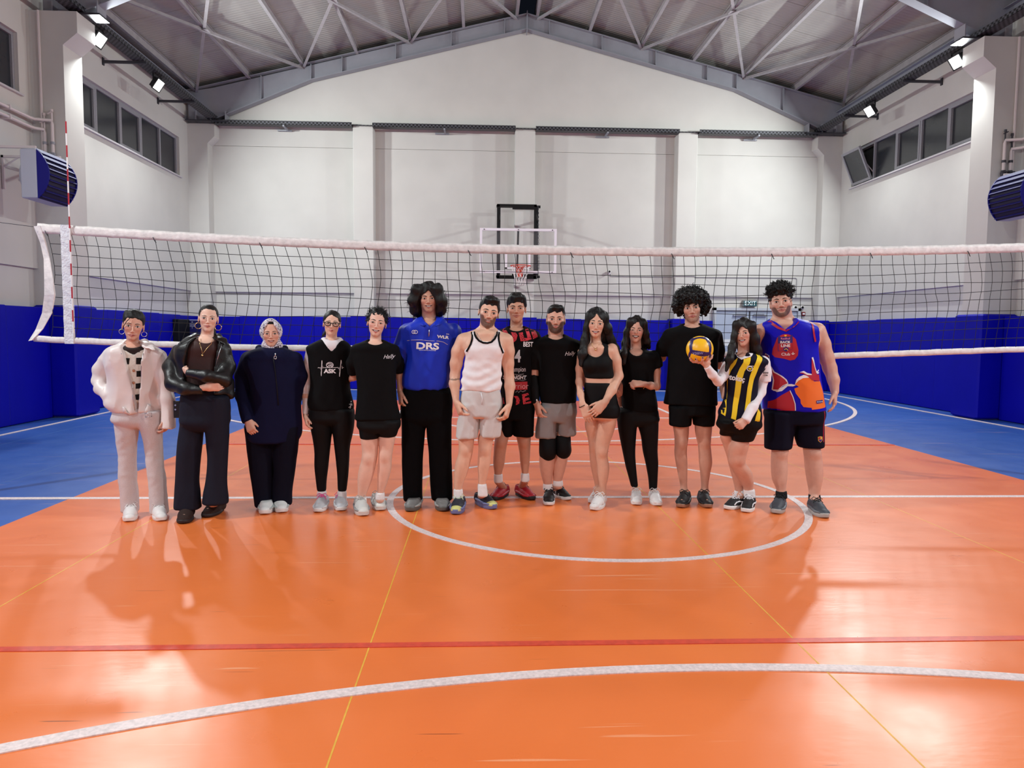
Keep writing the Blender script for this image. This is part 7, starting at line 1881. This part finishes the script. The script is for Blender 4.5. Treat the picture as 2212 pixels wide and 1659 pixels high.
# ------------------------------------------------------------------ woman in the striped football shirt holding the ball
def woman_stripes():
    p = Person('woman in a yellow and navy striped football shirt holding up the ball', *F_, Yof(*F_, (640, 1624), .05), (224, 174, 154), (186, 96, 92))
    p.lean = (1000, 1480, .14); p.begin((600, 1540))
    hd = set_head(p, (628, 290), (615, 475), .04, roll=-6, yaw=-8, pitch=4, mw=.14, smile=1.1, mopen=.55, zm=-.26, jw=.88, fw=.96, ears=False, chin=.92, lipk=1.1, nose=.95, fem=1)
    tor = [(520, 575, 675), (540, 540, 720), (562, 505, 765), (640, 495, 760), (720, 500, 720), (800, 495, 720), (880, 475, 732), (960, 465, 738)]
    trunk(p, tor, .10); neck(p, (628, 530), 38)
    arm(p, p.body, [(755, 600, 0), (758, 700, .0), (745, 790, -.02), (690, 890, -.12), (645, 975, -.17)], [36, 32, 28, 26, 17]); arm(p, p.body, [(512, 600, 0), (475, 680, -.04), (448, 715, -.10), (410, 665, -.18), (378, 615, -.22)], [32, 28, 26, 23, 18])
    p.hand((642, 980, -.17), (600, 1020, -.20), (-.3, .9, -.2), (-.2, -.8, .6), .15, curl=(.8, 1.1, .7), thumb_open=.3)
    bw = p.P(374, 612, -.22); bc = A3(BALL_C); up = (bc-bw); up /= np.linalg.norm(up)
    # open hand under the ball: fingers follow the ball's skin
    pal = bc-np.array([-.042, .018, .0])*1.0+np.array([0, 0, -1])*BALL_R*.93
    S = []; pc = bc+(bw-bc)/np.linalg.norm(bw-bc)*(BALL_R+.012)
    def on_ball(az, el, off=.0):
        return bc+(BALL_R+.008+off)*np.array([math.cos(el)*math.sin(az), -math.cos(el)*math.cos(az), math.sin(el)])
    S.append((Cone(bw, pc, .024, .03), .012)); S.append((Cone(pc+[-.02, -.01, 0], pc+[.02, -.01, .002], .018, .018), .014))
    fing = [((1.25, -.9), (1.45, -.62), (1.62, -.42)), ((.55, -1.0), (.50, -.72), (.47, -.50)), ((.05, -1.05), (.0, -.80), (-.05, -.58)), ((-.45, -1.15), (-.6, -.92), (-.62, -.70)), ((-1.3, -1.05), (-1.3, -.85), (-1.25, -.66))]
    for fg in fing:
        a = pc
        for i, (az, el) in enumerate(fg):
            b_ = on_ball(az, el); S.append((Cone(a, b_, .0105 if i else .013, .0088 if i < 2 else .0075), .004 if i else .008)); a = b_
    dv = (pc-bw)/np.linalg.norm(pc-bw); p.hands.append((S, bw, dv))
    L = [(1040, 462, 548), (1090, 466, 546), (1150, 484, 552), (1220, 508, 580), (1300, 528, 606), (1380, 550, 620), (1450, 565, 622), (1500, 568, 628)]; L = [r+(.07,) for r in L]
    R = [(1060, 550, 700), (1100, 545, 684), (1160, 534, 658), (1220, 526, 644), (1275, 526, 638), (1330, 556, 676), (1390, 594, 692), (1450, 626, 692), (1500, 632, 698)]
    legs(p, L, R, hem=(1085, 1120), knee=(1240, 1270))
    foot(p, (500, 1602), -35, (600, 1500), 24, .24); foot(p, (640, 1624), -12, (664, 1490), 24, .25)
    body = p.finish_body(blush=.8)
    face_parts(hd, p.root, .028, .014, teeth=True, gaze=.15)
    for az, el in ((.47, -.48), (-.05, -.56), (-.62, -.68), (1.62, -.40)):
        c = on_ball(az, el, .007); MB().lathe([(.005, -.002), (.006, 0), (.003, .003)], tuple(c), 8, 'y').build('nail', mat('nail_black', (16, 14, 18), .2), p.root, True)
    sh = hair_shape(hd, (.365, .45, .38), (0, .085, .165), .31, -.06, -.5, slope=.9, part=.02)
    for q in (([(625, 295, -.02), (580, 320, -.06), (560, 400, -.06), (548, 480, -.07), (530, 560, -.10), (505, 640, -.11)], [18, 22, 19, 24, 24, 10]), ([(630, 293, -.02), (680, 330, -.06), (702, 420, -.05), (715, 500, -.03), (735, 545, .0)], [18, 28, 30, 32, 20]), ([(640, 360, .08), (655, 470, .11), (670, 550, .10)], [72, 72, 60])): locks(p, sh, *q, k=.03)
    hairmesh(p, sh, M_hairb, amp=.0045, f=120, an=(1.2, 1.2, .10))
    M_ny = fab('jersey_navy', (11, 12, 34), .7, spec=.2); M_ye = mat('stripe_yellow', (240, 208, 30), .7); M_ws = fab('shirt_white', (236, 230, 234), .8)
    # white long sleeved undershirt
    U = Shape(); U.u(p.loft([(545, 545, 715), (570, 505, 765), (640, 497, 755), (700, 505, 722)], depth=.106), .02)
    for pts, rad in (([(752, 605, 0), (756, 700, .0), (742, 790, -.02), (688, 890, -.12), (636, 990, -.175)], [42, 38, 34, 34, 32]), ([(515, 605, 0), (478, 682, -.04), (450, 714, -.10), (412, 668, -.18), (372, 608, -.225)], [38, 34, 31, 28, 23])):
        for i in range(len(pts)-1): U.u((Sleeve if i == len(pts)-2 else Cone)(p.P(*pts[i]), p.P(*pts[i+1]), rad[i]*p.k, rad[i+1]*p.k), .02)
    us = garment(p, 'undershirt', U, M_ws, .007, .002, 45)
    def ex(T): frontcut(p, T, [(490, 575, 690), (515, 584, 672), (558, 612, 618)], .03)
    js = top(p, 'football_shirt', [(512, 575, 685), (532, 545, 725), (555, 505, 772), (620, 494, 765), (700, 500, 724), (760, 500, 718), (800, 498, 718), (860, 486, 730), (925, 458, 742), (985, 470, 744)], M_ny, .12, [([(748, 595, 0), (754, 625, .0)], [46, 44])], amp=.0035, f=22, extra=ex)
    o1, s1 = (1550, 750), 9.215; c1 = lambda q: conv(p, o1, s1, q)
    for q in ([(410, 215), (285, 330), (190, 500), (175, 640), (195, 720), (190, 900), (155, 1060), (135, 1340), (190, 1385), (225, 1130), (240, 920), (245, 640), (300, 470), (370, 340)],
              [(520, 190), (645, 180), (610, 330), (520, 480), (475, 640), (440, 900), (395, 1170), (360, 1450), (280, 1420), (320, 1090), (355, 800), (380, 570), (440, 420), (500, 300)],
              [(800, 140), (905, 160), (810, 340), (750, 500), (700, 640), (650, 900), (610, 1200), (560, 1420), (490, 1400), (530, 1130), (570, 800), (620, 560), (680, 400), (740, 250)],
              [(100, 1040), (135, 1040), (100, 1180), (75, 1305), (28, 1280), (60, 1150)], [(790, 1220), (850, 1300), (820, 1510), (705, 1510), (730, 1380)]):
        poly_print(p, 'yellow_stripe', c1(q), js, M_ye, .014, .0045)
    tx = text_print(p, 'lettering', 'Otokoç', c1([(352, 622)])[0], 48, js, M_pw, -10, .035, .72, off=.006)
    el = [(615+58*math.cos(a), 425+52*math.sin(a)) for a in np.linspace(0, 6.283, 25)[:-1]]; poly_print(p, 'emblem', c1(el), js, M_pw, off=.006)
    el = [(615+42*math.cos(a), 425+36*math.sin(a)) for a in np.linspace(0, 6.283, 25)[:-1]]; poly_print(p, 'emblem', c1(el), js, M_ny, off=.008)
    poly_print(p, 'emblem', c1([(585, 410), (645, 410), (645, 430), (615, 450), (585, 430)]), js, M_ye, off=.010)
    for i in range(5): poly_print(p, 'emblem_star', c1([(580+24*i, 362-4*math.sin(i)), (592+24*i, 372), (580+24*i, 382), (568+24*i, 372)]), js, M_pw, off=.006)
    patch(p, 'collar', c1([(412, 130), (455, 128), (492, 190), (630, 118), (720, 130), (640, 185), (470, 242), (415, 190)]), js, M_ws, .009, .006)
    slv = [(762, 0)]
    S2 = Shape()
    for i, (a, b_) in enumerate((((756, 590, 0), (762, 650, .0)), ((762, 650, 0), (764, 718, 0)))): S2.u((Sleeve if i else Cone)(p.P(*a), p.P(*b_), (53 if i == 0 else 51)*p.k, (51 if i == 0 else 49)*p.k), .02)
    S2.half(p.P(722, 640, 0), (-1, 0, .25)); wsl = garment(p, 'white_sleeve', S2, M_ws, .007, .002)
    text_print(p, 'lettering', 'NESINE', (788, 657), 11, wsl, M_blk, 0, .02, .9); text_print(p, 'lettering', 'COM', (790, 674), 10, wsl, M_blk, 0, .02, .9)
    tr = pants(p, 'cycling_shorts', [(920, 465, 738), (970, 455, 740), (1030, 452, 735), (1060, 500, 690)], [[(980, 455, 560, .04), (1086, 462, 548, .06)], [(970, 545, 738), (1060, 546, 712), (1125, 548, 688)]], M_blk2, .118, 1.1, amp=.001, k=.02)
    sew(p, tr)
    sock(p, [(1462, 567, 628, .07), (1520, 566, 632, .07)], M_sockw); sock(p, [(1455, 630, 698), (1515, 630, 704)], M_sockw)
    u = mat('shoe_canvas_black', (22, 22, 25), .75)
    shoe(p, (500, 1602), -35, .25, .094, u, M_solew, M_pw, .03, .08, accent=('side', M_pw), laces=5); shoe(p, (635, 1624), -12, .255, .098, u, M_solew, M_pw, .03, .09, accent=('side', M_pw), laces=5)

# ------------------------------------------------------------------ tall man in the blue and red sleeveless jersey
def man_redblue():
    p = Person('tall man with short curls in a blue, red and orange sleeveless jersey and navy shorts', *G_, Yof(*G_, (420, 1602), .25), (222, 176, 158), (186, 116, 110))
    p.lean = (1000, 1460, -.06); p.begin((560, 1540))
    hd = set_head(p, (448, 62), (468, 266), .0, roll=-8, yaw=0, pitch=2, mw=.125, smile=.0, zm=-.255, jw=1.08, fw=1.06, nose=1.0)
    tor = [(285, 420, 540), (310, 370, 610), (335, 320, 690), (400, 325, 715), (500, 345, 695), (620, 358, 700), (760, 355, 722), (900, 356, 742)]
    trunk(p, tor, .14, .010); neck(p, (482, 318), 62)
    p.body.u(Cone(p.P(560, 310, .03), p.P(690, 350, .02), .05, .05), .05); p.body.u(Cone(p.P(410, 320, .03), p.P(330, 350, .02), .05, .05), .05)
    arm(p, p.body, [(705, 360, 0), (738, 450, .0), (768, 540, .0), (790, 610, .0), (815, 690, -.03), (824, 768, -.06)], [56, 54, 48, 44, 38, 27]); arm(p, p.body, [(318, 370, .03), (260, 480, .12), (215, 600, .18), (130, 700, .16), (66, 740, .085)], [48, 44, 36, 30, 22])
    p.hand((824, 772, -.06), (822, 915, -.10), (-.9, .4, 0), (-.4, -.9, 0), .20, curl=(.3, .35, .3), spread=.09); p.hand((66, 742, .08), (84, 810, .0), (.9, .4, 0), (0, -.6, .8), .175, curl=(.35, .35, .3))
    L = [(1060, 375, 520), (1150, 400, 510), (1220, 396, 500), (1290, 396, 502), (1360, 402, 498), (1440, 431, 491), (1480, 430, 494)]; R = [(1060, 595, 738), (1150, 612, 724), (1220, 620, 734), (1290, 626, 740), (1360, 636, 738), (1460, 652, 720), (1500, 654, 720)]
    legs(p, L, R, hem=(1150, 1142), knee=(1190, 1190))
    foot(p, (425, 1602), -6, (462, 1470), 30); foot(p, (765, 1632), 22, (687, 1490), 30)
    body = p.finish_body(beard=dict(col=(.012, .009, .008), dens=.85, moust=.7, top=-.13), blush=.5)
    face_parts(hd, p.root, .028, .016)
    sh = hair_shape(hd, (.365, .44, .38), (0, .085, .175), .25, -.05, -.06); sh.u(hair_func(hd, lambda q: e_(q, (0, -.06, .43), (.37, .38, .19)), 1.0), .05)
    sh.post = lambda P: .009*wob(P, 130, 2)+.005*wob(P, 230, 5); p.add('hair', sh, M_hair, .0055)
    curls(p, 'hair_curls', M_hair, scatter(hd, 320, (0, -.03, .36), (.40, .42, .27), 3, lambda q: q[2] > .28 or (q[1] > .0 and q[2] > .15), .98, (.015, .035), .2), .0035, 4, .008)
    M_bl = fab('jersey_blue', (14, 8, 186), .5, spec=.2); M_rd = mat('jersey_red', (178, 24, 46), .5); M_or = mat('jersey_orange', (238, 112, 26), .5)
    def ex(T):
        frontcut(p, T, [(245, 400, 578), (280, 408, 560), (352, 476, 484)], .03)
        T.cut(Ell(p.P(744, 352, 0), (92*p.k, .4, 104*p.k)), .006); T.cut(Ell(p.P(280, 380, .05), (48*p.k, .3, 80*p.k)), .006)
    js = top(p, 'jersey', [(270, 405, 560), (298, 360, 640), (325, 310, 690), (400, 310, 705), (450, 330, 695), (560, 348, 702), (680, 356, 712), (780, 352, 730), (895, 350, 750)], M_bl, .158, amp=.005, f=16, extra=ex)
    o2, s2 = (1630, 670), 7.213; c2 = lambda q: conv(p, o2, s2, q)
    R_ = lambda q, m, off=.003, nm='print': poly_print(p, nm, c2(q), js, m, .02, off)
    R_([(345, 425), (420, 400), (540, 405), (585, 450), (625, 620), (620, 700), (580, 765), (520, 782), (440, 755), (330, 735), (295, 690), (300, 600)], M_rd)
    R_([(160, 650), (215, 655), (270, 710), (290, 870), (330, 960), (430, 1030), (480, 1080), (500, 1140), (495, 1145), (430, 1180), (380, 1250), (330, 1265), (305, 1245), (315, 1100), (300, 970), (250, 860), (200, 740)], M_pw, .003)
    R_([(165, 680), (215, 675), (258, 720), (275, 870), (318, 975), (400, 1030), (455, 1080), (488, 1135), (430, 1170), (370, 1240), (318, 1240), (328, 1100), (305, 970), (250, 860), (200, 750)], M_rd, .0045)
    R_([(310, 1240), (360, 1255), (420, 1200), (480, 1150), (540, 1145), (600, 1160), (560, 1180), (490, 1180), (420, 1260), (360, 1278)], M_pw, .0045)
    R_([(585, 1150), (600, 1080), (640, 1030), (700, 1000), (770, 1010), (790, 1050), (860, 1100), (980, 1100), (1010, 1200), (1040, 1300), (1075, 1490), (1060, 1505), (820, 1535), (815, 1505), (700, 1495), (665, 1440), (660, 1380), (600, 1290), (578, 1215), (640, 1185)], M_or, .003)
    R_([(585, 1150), (600, 1080), (640, 1030), (700, 1000), (770, 1015), (775, 1040), (690, 1050), (630, 1090)], M_pw, .0045)
    R_([(630, 975), (700, 985), (770, 1030), (830, 1085), (970, 1095), (960, 1000), (905, 990), (870, 870), (850, 770), (822, 740), (820, 870), (820, 985), (760, 1000), (700, 965)], M_rd, .0055)
    R_([(640, 960), (700, 938), (750, 970), (815, 985), (820, 1000), (750, 1000), (690, 965)], M_pw, .006); R_([(820, 735), (845, 725), (862, 780), (880, 880), (910, 960), (900, 975), (868, 880), (845, 790)], M_pw, .006); R_([(905, 950), (950, 915), (955, 935), (925, 965), (960, 960), (950, 980), (910, 985)], M_pw, .006)
    R_([(160, 1470), (240, 1455), (340, 1400), (420, 1320), (515, 1250), (560, 1350), (590, 1460), (590, 1560), (160, 1575)], M_rd)
    line_print(p, 'print', c2([(520, 1245), (560, 1340), (590, 1450), (596, 1555)]), 5, js, M_pw, off=.006)
    # badge
    M_bn = mat('badge_navy', (40, 24, 120), .5)
    R_([(352, 400), (540, 385), (542, 610), (360, 640)], M_bn, .005, 'badge'); R_([(360, 520), (538, 508), (540, 606), (366, 634)], M_rd, .0065, 'badge')
    R_([(372, 400), (410, 378), (440, 372), (480, 375), (516, 390), (505, 412), (385, 416)], M_rd, .0065, 'badge'); R_([(428, 385), (462, 385), (455, 410), (436, 410)], mat('badge_yellow', (240, 196, 60), .5), .008, 'badge')
    text_print(p, 'lettering', 'RedBull', c2([(445, 442)])[0], 13, js, mat('print_rose', (214, 120, 160), .5), 1, .02, .95, off=.009)
    text_print(p, 'lettering', 'BACK', c2([(447, 497)])[0], 17, js, M_pw, 1, .04, 1.0, off=.009); text_print(p, 'lettering', 'LINE', c2([(450, 552)])[0], 19, js, M_pw, 1, .04, 1.05, off=.009)
    el = [(456+36*math.cos(a), 608+34*math.sin(a)) for a in np.linspace(0, 6.283, 21)[:-1]]; R_(el, M_bn, .0085, 'badge'); line_print(p, 'badge', c2([(432, 615), (455, 595), (482, 625)]), 5, js, mat('badge_yellow', (240, 196, 60), .5), off=.011)
    text_print(p, 'lettering', 'Club', c2([(458, 684)])[0], 19, js, M_pw, 1, .01, 1.0, off=.006); line_print(p, 'emblem', c2([(530, 672), (550, 688), (575, 670)]), 4, js, M_pw, off=.006); line_print(p, 'emblem', c2([(552, 650), (550, 688)]), 4, js, M_pw, off=.006)
    R_([(885, 1395), (1000, 1385), (1005, 1425), (890, 1442)], M_bn, .006, 'label_patch'); text_print(p, 'lettering', 'BACKLINE', c2([(945, 1412)])[0], 7, js, M_pw, 2, .01, 1.0, off=.009)
    line_print(p, 'trim', c2([(268, 170), (290, 220), (350, 272), (450, 318), (540, 255), (615, 180), (655, 105)]), 15, js, M_rd, off=.006)
    line_print(p, 'trim', c2([(872, 140), (845, 210), (835, 280), (843, 350), (860, 420), (884, 490)]), 13, js, M_rd, off=.006); line_print(p, 'trim', c2([(85, 270), (92, 340), (95, 430), (100, 500)]), 13, js, M_rd, off=.006)
    M_ns = fab('shorts_navy', (9, 10, 30), .8, spec=.15)
    tr = pants(p, 'shorts', [(880, 360, 740), (920, 353, 744), (985, 375, 725)], [[(900, 354, 560), (1000, 352, 552), (1090, 352, 536), (1155, 352, 526)], [(900, 540, 742), (1000, 548, 745), (1090, 562, 746), (1145, 578, 746)]], M_ns, .15, 1.05, amp=.004, k=.012)
    so = sew(p, tr)
    line_print(p, 'side_stripe', [(738, 890), (741, 960), (743, 1040), (744, 1110)], 7, so, M_rd)
    cr = [(695, 1072), (715, 1068), (733, 1072), (734, 1095), (715, 1112), (697, 1098)]; poly_print(p, 'crest', cr, so, mat('crest_gold', (206, 160, 70), .5)); poly_print(p, 'crest', [(699, 1090), (732, 1090), (715, 1108)], so, M_bn, off=.005); poly_print(p, 'crest', [(700, 1075), (714, 1073), (714, 1086), (700, 1086)], so, M_rd, off=.005)
    sock(p, [(1438, 430, 494), (1490, 428, 498)], M_sockb); sock(p, [(1462, 652, 720), (1510, 652, 724)], M_sockb)
    g = mat('shoe_slate', (62, 66, 74), .6)
    for t, a in (((425, 1603), -6), ((765, 1633), 22)): shoe(p, t, a, .30, .108, g, mat('sole_light_grey', (170, 166, 162), .5), mat('lace_black', (16, 16, 18), .7), .034, .10, accent=('panel', mat('shoe_slate_light', (104, 108, 114), .5)), laces=5)

for build in (woman_cream, woman_leather, woman_scarf, woman_glasses, woman_tee, man_blue, man_tank, man_jersey, man_grey, woman_crop, woman_laugh, man_afro, woman_stripes, man_redblue):
    build()
